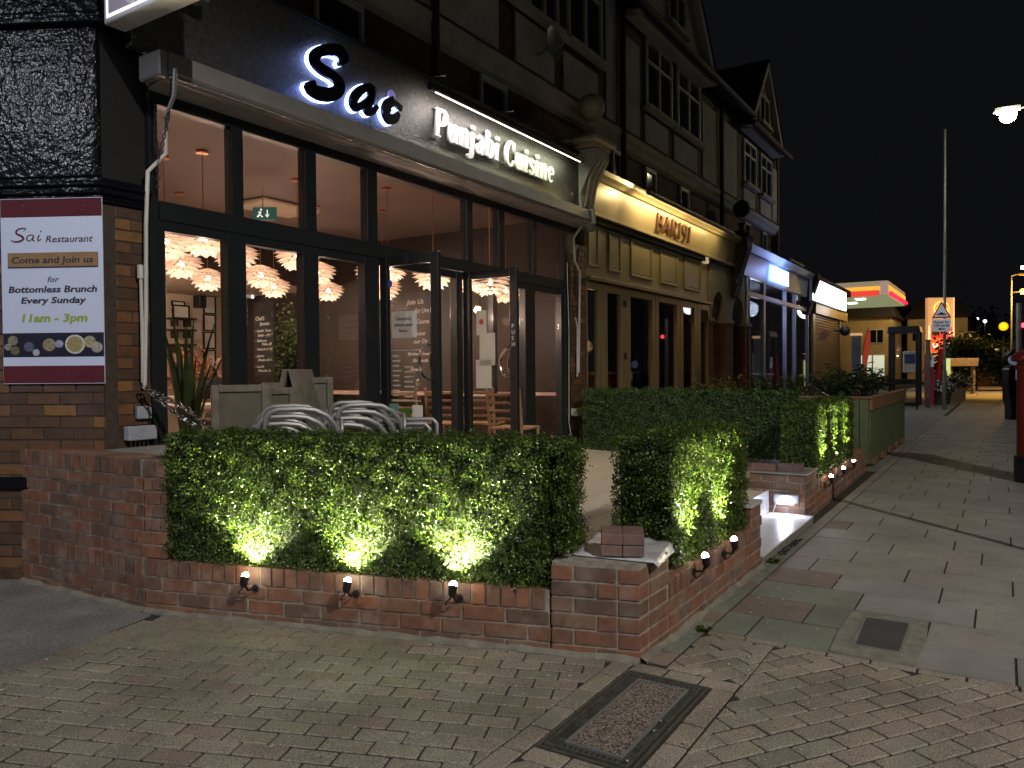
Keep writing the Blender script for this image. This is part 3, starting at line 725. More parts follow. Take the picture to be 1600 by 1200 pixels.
def hedge(label, A, B, th, z0, z1, dens=15000, m='leaf', size=.017, extra=()):
    A, B = Vector(A), Vector(B); u = (B-A).normalized(); n = Vector((-u.y, u.x)); Ln = (B-A).length
    c = A.lerp(B, .5)+n*th/2
    t = thing('hedge', label, 'hedge', (c.x, c.y, z0))
    P_ = []; Nn = []
    boxes = [(0, Ln, 0, th, z0, z1)]+list(extra)
    core = MB()
    for (s0, s1, t0, t1, a, b) in boxes:
        i = .035
        q = [A+u*(s0+i)+n*(t0+i), A+u*(s1-i)+n*(t0+i), A+u*(s1-i)+n*(t1-i), A+u*(s0+i)+n*(t1-i)]
        core.pz([tuple(v) for v in q], a+.01, b-i)
        faces = [((s0, s1), (t0, t0), (a, b), (0, -1, 0)), ((s0, s1), (t0, t1), (b, b), (0, 0, 1)), ((s0, s0), (t0, t1), (a, b), (-1, 0, 0)), ((s1, s1), (t0, t1), (a, b), (1, 0, 0)), ((s0, s1), (t1, t1), (a, b), (0, 1, 0))]
        for fi, (rs, rt, rz_, nn) in enumerate(faces):
            dims = [rs[1]-rs[0], rt[1]-rt[0], rz_[1]-rz_[0]]; dims = [x for x in dims if x > 1e-6]
            k = int(dims[0]*dims[1]*dens*(1 if fi < 4 else .4))
            s_ = rg.uniform(rs[0], rs[1]+1e-9, k); t_ = rg.uniform(rt[0], rt[1]+1e-9, k); z_ = rg.uniform(rz_[0], rz_[1]+1e-9, k)
            # clumps: whole sprigs stand proud or sunk
            bump_ = .008*np.sin(s_*23+z_*17+t_*9)+.010*np.sin(s_*41-z_*37+2)+.010*np.sin(z_*53+s_*11+t_*31)
            dep = rg.normal(0, .011, k)+bump_-rg.exponential(.010, k)
            # round the corners a little
            shoot = rg.random(k) < .012; dep = dep+shoot*rg.uniform(.01, .045, k)
            cr = np.minimum(np.minimum(s_-s0, s1-s_) if fi not in (2, 3) else 9, (b-z_) if fi != 1 else 9)
            if fi == 1: cr = np.minimum(cr, np.minimum(t_-t0, t1-t_))
            dep -= .028*np.exp(-np.clip(cr, 0, 9)/.022)
            s_ = s_+nn[0]*dep; t_ = t_+nn[1]*dep; z_ = z_+nn[2]*dep
            X = A.x+u.x*s_+n.x*t_; Y = A.y+u.y*s_+n.y*t_
            P_.append(np.stack([X, Y, z_], 1)); w_ = np.array([u.x*nn[0]+n.x*nn[1], u.y*nn[0]+n.y*nn[1], nn[2]]); Nn.append(np.tile(w_+np.array([0, 0, .25]), (k, 1)))
    core.build('backing', M['twig'], t)
    leaves_obj('foliage', np.concatenate(P_), np.concatenate(Nn), size, M[m], t)
    return t
hA = wallA+u1*.13
hedge('long front hedge panel lit by three uplighters, standing on the wall nearest the viewer', hA-wn*.0, wallA+u1*2.35, .30, .305, 1.012, 24000, 'leaf', .0132, extra=[(2.24, 2.335, .02, .30, .47, 1.0)])
y2 = onX(957, 760, 3.80).y
hedge('short box hedge between the corner pier and the step, lit by two uplighters', (3.80, 1.425), (5.10, 1.42), y2-1.42, .305, .985, 20000, 'leaf', .0140)
hedge('dark unlit hedge running across the terrace towards the shopfronts', (8.92, 4.62), (8.92, 1.98), .36, .30, 1.085, 9000, 'leaf_dark', .02)
y4 = onX(1220, 700, 7.76).y
hedge('far hedge beside the green planter with three narrow beams of light on it', (7.74, 1.49), (9.92, 1.51), y4-1.49, .27, .985, 14000, 'leaf', .0165)

# ------------------------------------------------------------------ uplighters on the walls
def onP(x, y, p, q):
    d = ray(x, y); n = Vector((q[1]-p[1], -(q[0]-p[0]))); return CAMP+d*((n.dot(Vector(p)))/n.dot(d.xy))
def uplighter(p, n2, label, group, energy, aim, size=1.3, rz=0.):
    """p: lens centre; n2: outward wall normal"""
    n2 = Vector(n2).normalized(); q = Vector((-n2.y, n2.x)); p = Vector(p)
    t = thing('uplighter', label, 'spotlight', (p.x, p.y, p.z-.06), 0, group)
    ax = Vector((aim[0], aim[1], aim[2])).normalized()
    b = MB(); bk = p-ax*.055
    b.tube([bk, bk+ax*.015, p-ax*.004, p], [.012, .020, .023, .023], 12); b.build('lamp_head', M['lamp_body'], t, smooth=True)
    b = MB(); b.ball(p+ax*.004, .019, 12); b.build('lens', glow_lens, t)
    b = MB(); w0 = Vector((p.x-n2.x*(.087 if abs(n2.x) > .5 else .062), p.y-n2.y*(.087 if abs(n2.x) > .5 else .062), p.z-.085))
    b.tube([bk+ax*.02, (bk+w0)/2+Vector((n2.x*.012, n2.y*.012, -.01)), w0], .006, 6)
    b.tube([w0, w0+Vector((n2.x*.006, n2.y*.006, 0))], .020, 10); b.build('bracket', M['lamp_body'], t, smooth=True)
    b = MB(); pts = [bk]
    for i in range(1, 8):
        a_ = i/7*2.4; pts.append(bk+Vector((q.x, q.y, 0))*(-.045*math.sin(a_)*1.1)+Vector((0, 0, -.03*math.sin(a_)-.004*i))-Vector((n2.x, n2.y, 0))*(.055*i/7))
    b.tube(pts, .0035, 5); b.build('cable', M['lamp_body'], t, smooth=True)
    light('SPOT', 'beam', t, p+ax*.04, energy, (1.0, .95, .60), .016, ax, size, .75)
    return t
glow_lens = glow('lit_lens', (1.0, .88, .66), 90)
for (x, y, e_, lab) in ((383, 901, 6.5, 'leftmost of the three small lit uplighters on the front wall'), (543, 909, 6.0, 'middle one of the three small lit uplighters on the front wall'), (708, 915, 6.5, 'rightmost of the three small lit uplighters on the front wall')):
    p = onP(x, y, wallA+wn*.09, wallB+wn*.09); e_ *= 27
    uplighter(p, wn, lab, 'uplighters on the front wall', e_, (-wn.x*.38, -wn.y*.38, 1), 2.0)
for (x, y, lab) in ((1102, 870, 'nearer one of the two lit uplighters on the side wall below the short hedge'), (1147, 844, 'farther one of the two lit uplighters on the side wall below the short hedge')):
    p = onY(x, y, 1.328); uplighter(p, (0, -1), lab, 'uplighters on the side wall', 190, (0, .16, 1), 1.5)
for (x, y, lab) in ((1299, 745, 'nearest of the three uplighters under the far hedge'), (1318, 732, 'middle one of the three uplighters under the far hedge'), (1334, 721, 'farthest of the three uplighters under the far hedge')):
    p = onY(x, y, 1.40); uplighter(p, (0, -1), lab, 'uplighters under the far hedge', 260, (0, .12, 1), .95)
# step light: grey wedge with lit underside
t = thing('step_light', 'grey wedge shaped wall light shining down on the white step', 'wall light', (6.99, 1.66, .2))
b = MB(); b.py([(6.955, .165), (6.999, .165), (6.999, .235), (6.985, .24), (6.955, .235)], 1.50, 1.71)
b.build('housing', M['grey_plastic'], t, bevel=.003)
b = MB(); b.prism([(1.535, .160), (1.675, .160), (1.645, .215), (1.565, .215)], lambda u, v, w_: (w_-(.02 if v < .2 else 0), u, v), 6.935, 6.954)
b.build('lit_diffuser', glow('cool_diffuser', (.72, .78, 1.0), 16), t)
b = MB(); b.tube([(6.985, 1.69, .165), (6.98, 1.70, .13), (6.985, 1.715, .09), (6.992, 1.72, .07)], .005, 6); b.build('cable', M['white_plastic'], t, smooth=True)
light('SPOT', 'step_beam', t, (6.925, 1.60, .17), 9, (.80, .85, 1.0), .03, (-.55, -.12, -1), 2.6, .6)
# ------------------------------------------------------------------ restaurant building, ground floor
FY = 4.90
def smoothpts(pts, w_, k=5):
    P_ = []; W_ = []; n = len(pts)
    for i in range(n-1):
        p0 = pts[max(0, i-1)]; p1 = pts[i]; p2 = pts[i+1]; p3 = pts[min(n-1, i+2)]
        for j in range(k):
            t_ = j/k
            P_.append(tuple(.5*((2*p1[a])+(-p0[a]+p2[a])*t_+(2*p0[a]-5*p1[a]+4*p2[a]-p3[a])*t_*t_+(-p0[a]+3*p1[a]-3*p2[a]+p3[a])*t_**3) for a in (0, 1)))
            W_.append(w_[i]*(1-t_)+w_[i+1]*t_)
    P_.append(pts[-1]); W_.append(w_[-1]); return P_, W_
def ribbon(b, pts, w_, fn, z0, z1, grow=0., curve=True):
    if not hasattr(w_, '__len__'): w_ = [w_]*len(pts)
    if curve and len(pts) > 2: pts, w_ = smoothpts(pts, w_)
    n = len(pts); Lf = []; Rt = []
    for i in range(n):
        a = pts[max(0, i-1)]; c = pts[min(n-1, i+1)]; d = Vector((c[0]-a[0], c[1]-a[1])); d = d.normalized() if d.length > 1e-9 else Vector((1, 0))
        q = Vector((-d.y, d.x))*(w_[i]/2+grow); p = Vector(pts[i])
        if grow and i == 0: p -= d*grow
        if grow and i == n-1: p += d*grow
        Lf.append(p+q); Rt.append(p-q)
    vs = [fn(p.x, p.y, z) for z in (z0, z1) for p in Lf+Rt]; m = 2*n; fs = []
    for i in range(n-1):
        fs += [(i, i+1, n+i+1, n+i), (m+i, m+n+i, m+n+i+1, m+i+1), (i, m+i, m+i+1, i+1), (n+i, n+i+1, m+n+i+1, m+n+i)]
    fs += [(0, n, m+n, m), (n-1, m+n-1, m+2*n-1, 2*n-1)]
    b.add(vs, fs)

# serif glyphs on a unit grid (x-height .66, cap 1); strokes: (points, widths)
K, k_ = .20, .09
GL = {
 'P': (.74, [([(.20, 0), (.20, 1)], K), ([(.26, .95), (.46, .96), (.60, .86), (.62, .72), (.56, .56), (.42, .47), (.26, .47)], [k_, .12, .19, .22, .19, .12, k_]), ([(.04, .03), (.40, .03)], .06), ([(.04, .97), (.22, .97)], .06)]),
 'u': (.66, [([(.17, .64), (.17, .22), (.22, .08), (.34, .03), (.45, .12)], [K, K, K*.9, .10, .06]), ([(.50, .66), (.50, .0)], K), ([(.03, .63), (.18, .63)], .06), ([(.38, .63), (.50, .63)], .06), ([(.50, .03), (.64, .03)], .06)]),
 'n': (.68, [([(.17, .66), (.17, 0)], K), ([(.22, .50), (.32, .62), (.44, .60), (.50, .45), (.50, 0)], [.06, .11, K*.9, K, K]), ([(.03, .03), (.30, .03)], .06), ([(.38, .03), (.64, .03)], .06), ([(.03, .63), (.18, .63)], .06)]),
 'j': (.36, [([(.18, .66), (.18, -.10), (.12, -.24), (.0, -.28), (-.08, -.20)], [K, K, K*.8, .10, .12]), ([(.04, .63), (.18, .63)], .06), ([(.17, .80), (.17, .93)], K)]),
 'a': (.60, [([(.10, .52), (.20, .63), (.34, .62), (.42, .50), (.42, .08), (.54, .03)], [.12, .10, K*.8, K, K, .06]), ([(.40, .38), (.24, .34), (.12, .22), (.14, .07), (.28, .03), (.40, .14)], [.06, .10, .17, .17, .10, .05])]),
 'b': (.64, [([(.16, 1), (.16, .02)], K), ([(.18, .50), (.32, .63), (.47, .56), (.53, .34), (.47, .11), (.32, .02), (.18, .10)], [.06, .10, .18, .20, .18, .10, .06]), ([(.02, .97), (.17, .97)], .06)]),
 'i': (.36, [([(.17, .66), (.17, 0)], K), ([(.03, .63), (.18, .63)], .06), ([(.03, .03), (.32, .03)], .06), ([(.17, .80), (.17, .93)], K)]),
 'C': (.78, [([(.66, .70), (.60, .90), (.44, .97), (.26, .88), (.16, .66), (.15, .42), (.22, .17), (.40, .03), (.58, .06), (.68, .26)], [.10, .09, .10, .17, .22, .22, .18, .10, .08, .05]), ([(.67, .98), (.67, .66)], .05)]),
 's': (.50, [([(.40, .50), (.34, .60), (.22, .63), (.11, .52), (.18, .39), (.34, .29), (.40, .15), (.28, .03), (.14, .06), (.08, .18)], [.10, .08, .10, .15, .18, .18, .15, .10, .08, .10])]),
 'e': (.58, [([(.14, .36), (.46, .38), (.44, .54), (.30, .63), (.17, .55), (.12, .34), (.18, .11), (.32, .03), (.48, .12)], [.07, .07, .17, .10, .17, K, .17, .10, .05])]),
 ' ': (.34, []),
}
def serif_text(s, x0, x1, zb, cap, fn_base, parent, m, d0, d1, slant=0.):
    tot = sum(GL[c][0] for c in s); sx = (x1-x0)/tot; x = x0
    for c in s:
        adv, st = GL[c]
        if st:
            b = MB()
            for si, (pts, w_) in enumerate(st):
                ww = [q*cap*.9 for q in w_] if hasattr(w_, '__len__') else w_*cap*.9
                P_ = [((x+p[0]*sx+slant*p[1]*cap), zb+p[1]*cap) for p in pts]
                horiz = not hasattr(w_, '__len__') and abs(pts[0][1]-pts[-1][1]) < .01
                if not horiz: ww = [q*sx/cap*1.15 for q in ww] if hasattr(ww, '__len__') else ww*sx/cap*1.15
                ribbon(b, P_, ww, fn_base, d0, d1+si*.0006)
            b.build('letter', m, parent, bevel=0)
        x += adv*sx

bd = thing('restaurant_building', 'corner restaurant with black painted pier, charcoal glazed shopfront and lit pendant lamps inside', 'building', (5.5, 6.5, 0))
D_, E_ = Vector((2.355, 5.65)), Vector((2.765, 4.90))
cu = (E_-D_).normalized(); cn = Vector((cu.y, -cu.x))           # outward from the chamfer
if cn.dot(Vector((-1, -1))) < 0: cn = -cn
pb = [('s', .0765)]*32
courses(bd, D_, E_, .10, pb, .0, meshes=dark_brick_meshes, core=False, jz=.003, skip=lambda s, z: 1.45 < z < 2.33 and .12 < s < .55)
courses(bd, (2.765+.103, 4.905), (3.10, 4.905), .10, pb, .0, meshes=dark_brick_meshes, core=False, stag=1, jz=.002)
ci_ = [D_-cn*.006+cu*.004, E_-cn*.006-cu*.002, Vector((2.775, 4.911)), Vector((3.098, 4.911)), Vector((3.098, 5.2)), Vector((2.6, 6.2)), Vector((2.38, 5.9))]
MB().pz([tuple(v) for v in ci_], 0, 2.448).build('pier_mortar', M['dark_mortar'], bd)
MB().box(2.30, 2.42, 5.66, 12, 0, 5.2).build('side_wall', M['dark_brick'], bd)
MB().pz([tuple(D_+cn*.035), tuple(E_+cn*.035), tuple(E_+cn*.0), tuple(D_)], .60, .68).build('stone_band', M['black_paint'], bd, bevel=.01)
# mouldings and black column above
def ring_band(z0, z1, o, m=M['black_paint'], name='moulding'):
    p = [D_+cn*o-cu*.0, E_+cn*o+cu*.02, Vector((2.80, 4.90-o)), Vector((3.10, 4.90-o)), Vector((3.10, 5.0)), Vector((2.5, 6.0)), Vector((2.33, 6.2)), D_+Vector((-o*1.2, .1))]
    MB().pz([tuple(v) for v in p], z0, z1).build(name, m, bd, bevel=.008)
ring_band(2.450, 2.475, .012); ring_band(2.500, 2.545, .040); ring_band(2.477, 2.498, .02); ring_band(2.547, 2.575, .058); ring_band(2.577, 2.61, .022)
a_, c_ = D_+cu*.10, E_-cu*.02
MB().pz([tuple(a_), tuple(c_), (2.82, 4.95), (2.82, 5.2), (2.5, 5.95), tuple(a_+Vector((.03, .22)))], 2.612, 3.58).build('black_column', M['black_paint'], bd, bevel=.012)
MB().box(2.80, 3.12, 4.935, 5.1, 2.612, 4.3).build('black_return', M['black_matt'], bd)
ring_band(3.582, 3.62, .055); ring_band(3.622, 3.66, .03)
MB().pz([tuple(D_+cn*.01), tuple(E_+cn*.01), (2.82, 4.93), (2.82, 5.2), (2.45, 6.0), tuple(D_+Vector((0, .3)))], 3.662, 5.4).build('upper_pier', M['black_paint'], bd, bevel=.01)
MB().pz([tuple(E_-cu*.17-cn*.02+cn*.025), tuple(E_-cu*.10-cn*.02+cn*.025), tuple(E_-cu*.10-cn*.02), tuple(E_-cu*.17-cn*.02)], 3.16, 3.23).build('small_box', M['black_paint'], bd)

# shopfront frame, glass
sf = MB().box(3.10, 9.12, 4.895, 4.985, 3.19, 3.30).build('shopfront_frame', M['frame'], bd, bevel=.004)
def member(x0, x1, z0, z1, y0=4.885, y1=4.975, name='mullion'): return MB().box(x0, x1, y0, y1, z0, z1).build(name, M['frame'], sf, bevel=.003)
tzz = (.30, 3.188)
for x0, x1 in ((3.10, 3.165), (8.95, 9.12)): member(x0, x1, .30, 3.188)
for x0, x1 in ((3.765, 3.87), (4.485, 4.61), (5.225, 5.36), (6.765, 6.88), (7.39, 7.52), (8.15, 8.24)): member(x0, x1, 2.532, 3.188)
MB().box(3.167, 8.948, 4.875, 4.98, 2.40, 2.53).build('transom', M['frame'], sf, bevel=.004)
for x0, x1 in ((3.167, 3.21), (3.715, 3.885), (4.455, 4.625), (5.18, 5.375), (6.57, 6.675), (7.96, 8.19), (8.86, 8.948)): member(x0, x1, .30, 2.398)
for x0, x1 in ((3.212, 3.713), (3.887, 4.453), (4.627, 5.178), (5.377, 6.568), (6.677, 7.958), (8.192, 8.858)):
    MB().box(x0, x1, 4.89, 4.965, 2.33, 2.398).build('head_rail', M['frame'], sf)
    if x0 not in (5.377, 6.677): MB().box(x0, x1, 4.89, 4.965, .30, .42).build('bottom_rail', M['frame'], sf)
for x0, x1, z0, z1 in [(a, b, 2.532, 3.188) for a, b in ((3.167, 3.763), (3.872, 4.483), (4.612, 5.223), (5.362, 6.763), (6.882, 7.388), (7.522, 8.148), (8.242, 8.948))]+[(a, b, .422, 2.328) for a, b in ((3.212, 3.713), (3.887, 4.453), (4.627, 5.178), (8.192, 8.858), (7.36, 7.958))]:
    MB().box(x0, x1, 4.928, 4.934, z0, z1).build('pane', M['glass'], sf)
MB().box(7.28, 7.358, 4.90, 4.97, .42, 2.33).build('mullion', M['frame'], sf)
# the two open leaves
def leaf(hx, ang, lab):
    t = thing('door', lab, 'door', (hx, 4.87, .30), 0)
    w_ = .68; b = MB(); h = 2.10
    for x0, x1, z0, z1 in ((0, .085, 0, h), (w_-.085, w_, 0, h), (.085, w_-.085, 0, .18), (.085, w_-.085, h-.09, h)): b.box(x0, x1, -.025, .025, z0+.30, z1+.30)
    b.M = None
    b.v = [(hx+x, 4.87+y, z) for x, y, z in b.v]; b.build('leaf_frame', M['frame'], t, bevel=.003)
    g_ = MB().box(hx+.085, hx+w_-.085, 4.867, 4.873, .48, .30+h-.09); g_.build('pane', M['glass'], t)
    for s in (-1, 1):
        b = MB(); pts = []
        for i in range(15):
            a = PI*i/14; pts.append((hx+w_-.045-.13*math.sin(a), 4.87+s*.075, 1.42+.155*math.cos(a)))
        pts = [(pts[0][0], 4.87+s*.03, pts[0][2])]+pts+[(pts[-1][0], 4.87+s*.03, pts[-1][2])]
        b.tube(pts, .0125, 8); b.build('pull_handle', M['chrome'], t, smooth=True)
    t.rotation_euler = (0, 0, ang); return t
d1_ = leaf(5.385, -math.radians(90), 'open glass door leaf nearer the stacked chairs, with a notice taped inside')
d2_ = leaf(6.69, -math.radians(91), 'open glass door leaf on the right with PUSH lettering and curved pull handle')
# PUSH on the free stile of the right leaf (local frame of the leaf)
mpush = face_matrix((6.69+.66, 4.842, 1.90), (1, 0, 0))
rz_keep = d2_.rotation_euler.z
for i, ch in enumerate('PUSH'):
    text('push_letter', ch, .06, M['letter_white'], d2_, face_matrix((6.69+.618, 4.8435, 1.78-i*.062), (1, 0, 0)), .0005)
def sheet(parent, x0, x1, z0, z1, y, m=M['paper'], name='notice', th=.002): return MB().box(x0, x1, y-th, y, z0, z1).build(name, m, parent)
def fit(name, s, x0, x1, zb, cap, m, parent, y, extrude=.0008, shear=0, off=0., mw=None):
    """text fitted between x0 and x1 on a wall facing the viewer; mw maps (x, y-up) of the sheet"""
    c = bpy.data.curves.new('t', 'FONT'); c.body = s; c.size = cap/.70; c.extrude = extrude; c.shear = shear; c.offset = off; c.resolution_u = 2
    o = bpy.data.objects.new('t', c); COL.objects.link(o)
    dg = bpy.context.evaluated_depsgraph_get(); me = bpy.data.meshes.new_from_object(o.evaluated_get(dg)); bpy.data.objects.remove(o)
    xs = [v.co.x for v in me.vertices]; a, b = min(xs), max(xs); sx = (x1-x0)/(b-a)
    base = mw if mw is not None else face_matrix((0, y, 0), (1, 0, 0))
    T = Matrix.Translation(-origin(parent)) @ base @ Matrix.Translation((x0, zb, extrude)) @ Matrix.Diagonal((sx, 1, 1, 1)) @ Matrix.Translation((-a, 0, 0))
    me.transform(T); me.materials.clear(); me.materials.append(m)
    ob = bpy.data.objects.new(name, me); COL.objects.link(ob); adopt(ob, parent); return ob
# notices (in each leaf's own unrotated frame)
hx = 5.385
sheet(d1_, hx+.13, hx+.42, 1.65, 1.89, 4.864)
fit('notice_text', 'Takeaway,', hx+.17, hx+.37, 1.81, .034, M['text_dark'], d1_, 4.8618)
fit('notice_text', 'please wait', hx+.16, hx+.38, 1.755, .034, M['text_dark'], d1_, 4.8618)
fit('notice_text', 'here', hx+.22, hx+.31, 1.70, .034, M['text_dark'], d1_, 4.8618)
for i in range(9):
    z = 1.48-i*.045; w_ = (.07, .09, .075, .10, .08, .07, .09, .08, .07)[i]
    MB().box(hx+.13, hx+.13+w_, 4.8655, 4.8668, z, z+.012).build('vinyl_line', M['chalk'], d1_)
    if i > 1: MB().box(hx+.27, hx+.27+w_+.03, 4.8655, 4.8668, z-.01, z+.002).build('vinyl_line', M['chalk'], d1_)
MB().box(hx+.12, hx+.46, 4.8655, 4.8668, 1.535, 1.540).build('vinyl_line', M['chalk'], d1_)
MB().box(hx+.12, hx+.46, 4.8655, 4.8668, 1.075, 1.080).build('vinyl_line', M['chalk'], d1_)
MB().lathe([(.035, 0), (.035, .002)], (hx+.10, 4.865, 2.15), 16, 'y').build('round_sticker', mat('blue_sticker', (.10, .14, .55), .5, var=.05), d1_)
for (x, z, w_, h, m) in ((.09, .93, .11, .12, mat('teal_sticker', (.18, .42, .40), .5, var=.05)), (.21, .90, .13, .11, mat('green_sticker', (.10, .22, .04), .5, var=.1)), (.36, .84, .12, .20, M['paper']), (.08, .76, .10, .14, M['paper']), (.27, .80, .07, .09, M['navy'])):
    sheet(d1_, hx+x, hx+x+w_, z, z+h, 4.864, m, 'sticker')
hx = 6.69
for (x, z, w_, h) in ((.16, 1.72, .13, .26), (.20, 1.40, .20, .34), (.15, 1.16, .20, .30)): sheet(d2_, hx+x, hx+x+w_, z, z+h, 4.864-.001*(z < 1.5), M['paper'])
MB().lathe([(.03, 0), (.03, .001)], (hx+.225, 4.8605, 1.86), 14, 'y').build('red_stamp', M['sign_red'], d2_)

# shutter box under the sign
sb = thing('shutter_housing', 'long pale grey roller shutter housing running under the restaurant sign', 'shutter box', (6.2, 4.75, 3.25))
prof = [(4.895, 3.46), (4.72, 3.49), (4.652, 3.47), (4.648, 3.345), (4.665, 3.33), (4.69, 3.325), (4.72, 3.305), (4.80, 3.30), (4.885, 3.27), (4.895, 3.27)]
MB().px(prof, 3.105, 9.30).build('housing', M['grey_metal'], sb, bevel=.0)
MB().tube([(3.11, 4.668, 3.318), (9.29, 4.668, 3.318)], .012, 10).build('bottom_rail', mat('bright_rail', (.55, .53, .52), .22, .8, var=.1), sb, smooth=True)
MB().box(3.035, 3.10, 4.655, 4.89, 3.30, 3.47).build('end_cap', M['grey_metal'], sb, bevel=.01)
MB().box(9.302, 9.36, 4.62, 4.89, 3.29, 3.50).build('end_cap', M['grey_metal'], sb, bevel=.01)

# sign board and its lettering
sg = thing('shop_sign', 'long black fascia sign reading Sai Punjabi Cuisine with halo lit script and white raised letters', 'sign', (6.2, 4.86, 3.5))
MB().box(2.95, 5.20, 4.822, 4.892, 3.495, 4.245).build('sign_panel', M['sign_metal'], sg, bevel=.003)
MB().box(5.203, 9.45, 4.822, 4.892, 3.495, 4.245).build('sign_panel', M['sign_metal'], sg, bevel=.003)
MB().box(2.95, 9.46, 4.80, 4.90, 4.247, 4.27).build('top_trim', M['black_matt'], sg)
P2 = lambda x, y: (lambda q: (q.x, q.z))(onY(450+x/7.5, 50+y/7.5, 4.755))
wf = lambda u, v, w_: (u, 4.822-w_, v)
sai = [([(585, 385), (655, 310), (600, 235), (480, 208), (350, 240), (300, 330), (380, 430), (500, 505), (595, 600), (580, 690), (480, 735), (340, 715), (235, 650), (310, 590)], [.03, .085, .115, .095, .085, .10, .095, .095, .105, .11, .115, .115, .085, .03]),
       ([(1000, 690), (950, 655), (870, 670), (790, 740), (755, 830), (790, 885), (870, 850), (940, 770), (975, 700), (955, 800), (915, 880), (930, 935), (985, 930), (1045, 870)], [.06, .075, .075, .085, .085, .075, .06, .05, .075, .09, .085, .075, .06, .035]),
       ([(1235, 800), (1165, 850), (1140, 935), (1175, 1020), (1245, 1010), (1285, 950)], [.075, .10, .11, .10, .085, .05]),
       ([(1215, 830), (1270, 860), (1325, 905)], [.05, .06, .05])]
for i, (pts, w_) in enumerate(sai):
    pp = [P2(*p) for p in pts]
    b = MB(); ribbon(b, pp, w_, wf, .055+i*.0007, .085+i*.0007); b.build('script_letter', M['letter_black'], sg)
    b = MB(); ribbon(b, pp, w_, wf, .016+i*.0007, .030+i*.0007, grow=.004); b.build('halo_tube', M['halo'], sg)
q = onY(450+1222/7.5, 50+735/7.5, 4.76)
MB().lathe([(.045, 0), (.045, .02)], (q.x, 4.76, q.z), 20, 'y').build('letter_dot', mat('lilac_dot', (.35, .30, .55), .4, var=.05, emit=(.4, .35, .8), es=.25), sg)
serif_text('Punjabi Cuisine', 6.07, 8.50, 3.695, .285, wf, sg, M['letter_white'], .02, .045, slant=.12)
# trough light over the sign
tl = thing('sign_light', 'long black trough light casting down on the Punjabi Cuisine lettering', 'light fitting', (7.3, 4.6, 4.2))
MB().tube([(5.82, 4.60, 4.06), (8.95, 4.60, 4.06)], .032, 12).build('trough', M['lamp_body'], tl, smooth=True)
MB().tube([(5.80, 4.60, 4.06), (5.87, 4.60, 4.06)], .042, 14).build('end_cap', M['lamp_body'], tl, smooth=True)
MB().box(5.90, 8.90, 4.608, 4.622, 4.026, 4.031).build('lit_tube', glow('warm_tube', (1.0, .90, .78), 5), tl)
for x in (6.1, 7.35, 8.7): MB().tube([(x, 4.60, 4.08), (x, 4.64, 4.26), (x, 4.85, 4.29)], .010, 6).build('arm', M['chrome'], tl, smooth=True)
strip_light('sign_wash', tl, (5.92, 4.62, 4.02), (7.3, 4.62, 4.02), 9, (1, .90, .86), (0, .9, -1))
strip_light('sign_wash', tl, (7.3, 4.62, 4.02), (8.88, 4.62, 4.02), 8, (.97, 1, .70), (0, .9, -1))

# conduits, chains, junction box
cd = thing('conduit', 'white cable conduit running down the corner left of the shopfront', 'pipe', (2.95, 4.85, 1.2))
pts = [onY(274, 108, 4.62), onY(272, 150, 4.62), onY(258, 185, 4.80), onY(259, 240, 4.84), onY(231, 268, 4.84), onY(228, 350, 4.85), onY(228, 480, 4.85), onY(226, 602, 4.85)]
MB().tube(pts, .014, 10).build('pipe', M['white_plastic'], cd, smooth=True)
pts = [onY(219, 420, 4.86), onY(220, 440, 4.86), onY(222, 520, 4.86), onY(223, 598, 4.86)]
MB().tube(pts, .011, 8).build('side_pipe', M['white_plastic'], cd, smooth=True)
q = onY(219, 428, 4.86); MB().tube([q+Vector((0, 0, .06)), q-Vector((0, 0, .03))], .02, 8).build('elbow', M['white_plastic'], cd, smooth=True)
c2 = thing('conduit', 'white cable conduit bending down the brick strip right of the shopfront', 'pipe', (9.3, 4.85, 1.2))
pts = [onY(910, 338, 4.82), onY(909, 352, 4.82), onY(896, 372, 4.84), onY(898, 408, 4.84), onY(906, 425, 4.84), onY(904, 582, 4.84)]
MB().tube(pts, .016, 8).build('pipe', M['white_plastic'], c2, smooth=True)
pts = [onY(899, 496, 4.85), onY(902, 510, 4.85), onY(902, 588, 4.85)]; MB().tube(pts, .012, 8).build('side_pipe', M['white_plastic'], c2, smooth=True)
c3 = thing('cable', 'thin white cable running down the right edge of the shopfront frame', 'cable', (9.1, 4.86, .4))
MB().tube([onY(886, 410, 4.86), onY(889, 520, 4.86), onY(889, 660, 4.86), onY(893, 684, 4.86)], .006, 6).build('cable_run', M['white_plastic'], c3)
def chain(lab, pts, link, th, m, n2=None, cat='chain'):
    t = thing('chain', lab, cat, tuple(pts[0])); segs = []; tot = 0
    for i in range(len(pts)-1):
        a, b_ = Vector(pts[i]), Vector(pts[i+1]); segs.append((a, b_, (b_-a).length)); tot += (b_-a).length
    step = link*.78; n = int(tot/step); b = MB()
    ring = [(math.cos(2*PI*k/10)*link*.28, 0, math.sin(2*PI*k/10)*link*.5) for k in range(10)]
    b.tube(ring, th, 5, closed=True); me0 = b.build('link', m, t); first = True; me = me0.data
    for k in range(n):
        s = (k+.5)*step
        for a, b_, l_ in segs:
            if s <= l_: break
            s -= l_
        p = a+(b_-a)*(s/l_); d = (b_-a).normalized(); rot = Vector((0, 0, 1)).rotation_difference(d).to_euler()
        R_ = Matrix.Rotation(PI/2*(k % 2)+.3, 3, 'Z'); eu_ = (Vector((0, 0, 1)).rotation_difference(d).to_matrix() @ R_).to_euler()
        o = me0 if first else mesh_obj('link', me, t, (0, 0, 0))
        first = False; o.location = p-origin(t); o.rotation_euler = eu_
    # the prototype was built around the world origin: recentre its mesh
    off = origin(t)
    for v in me.vertices: v.co += off
    return t
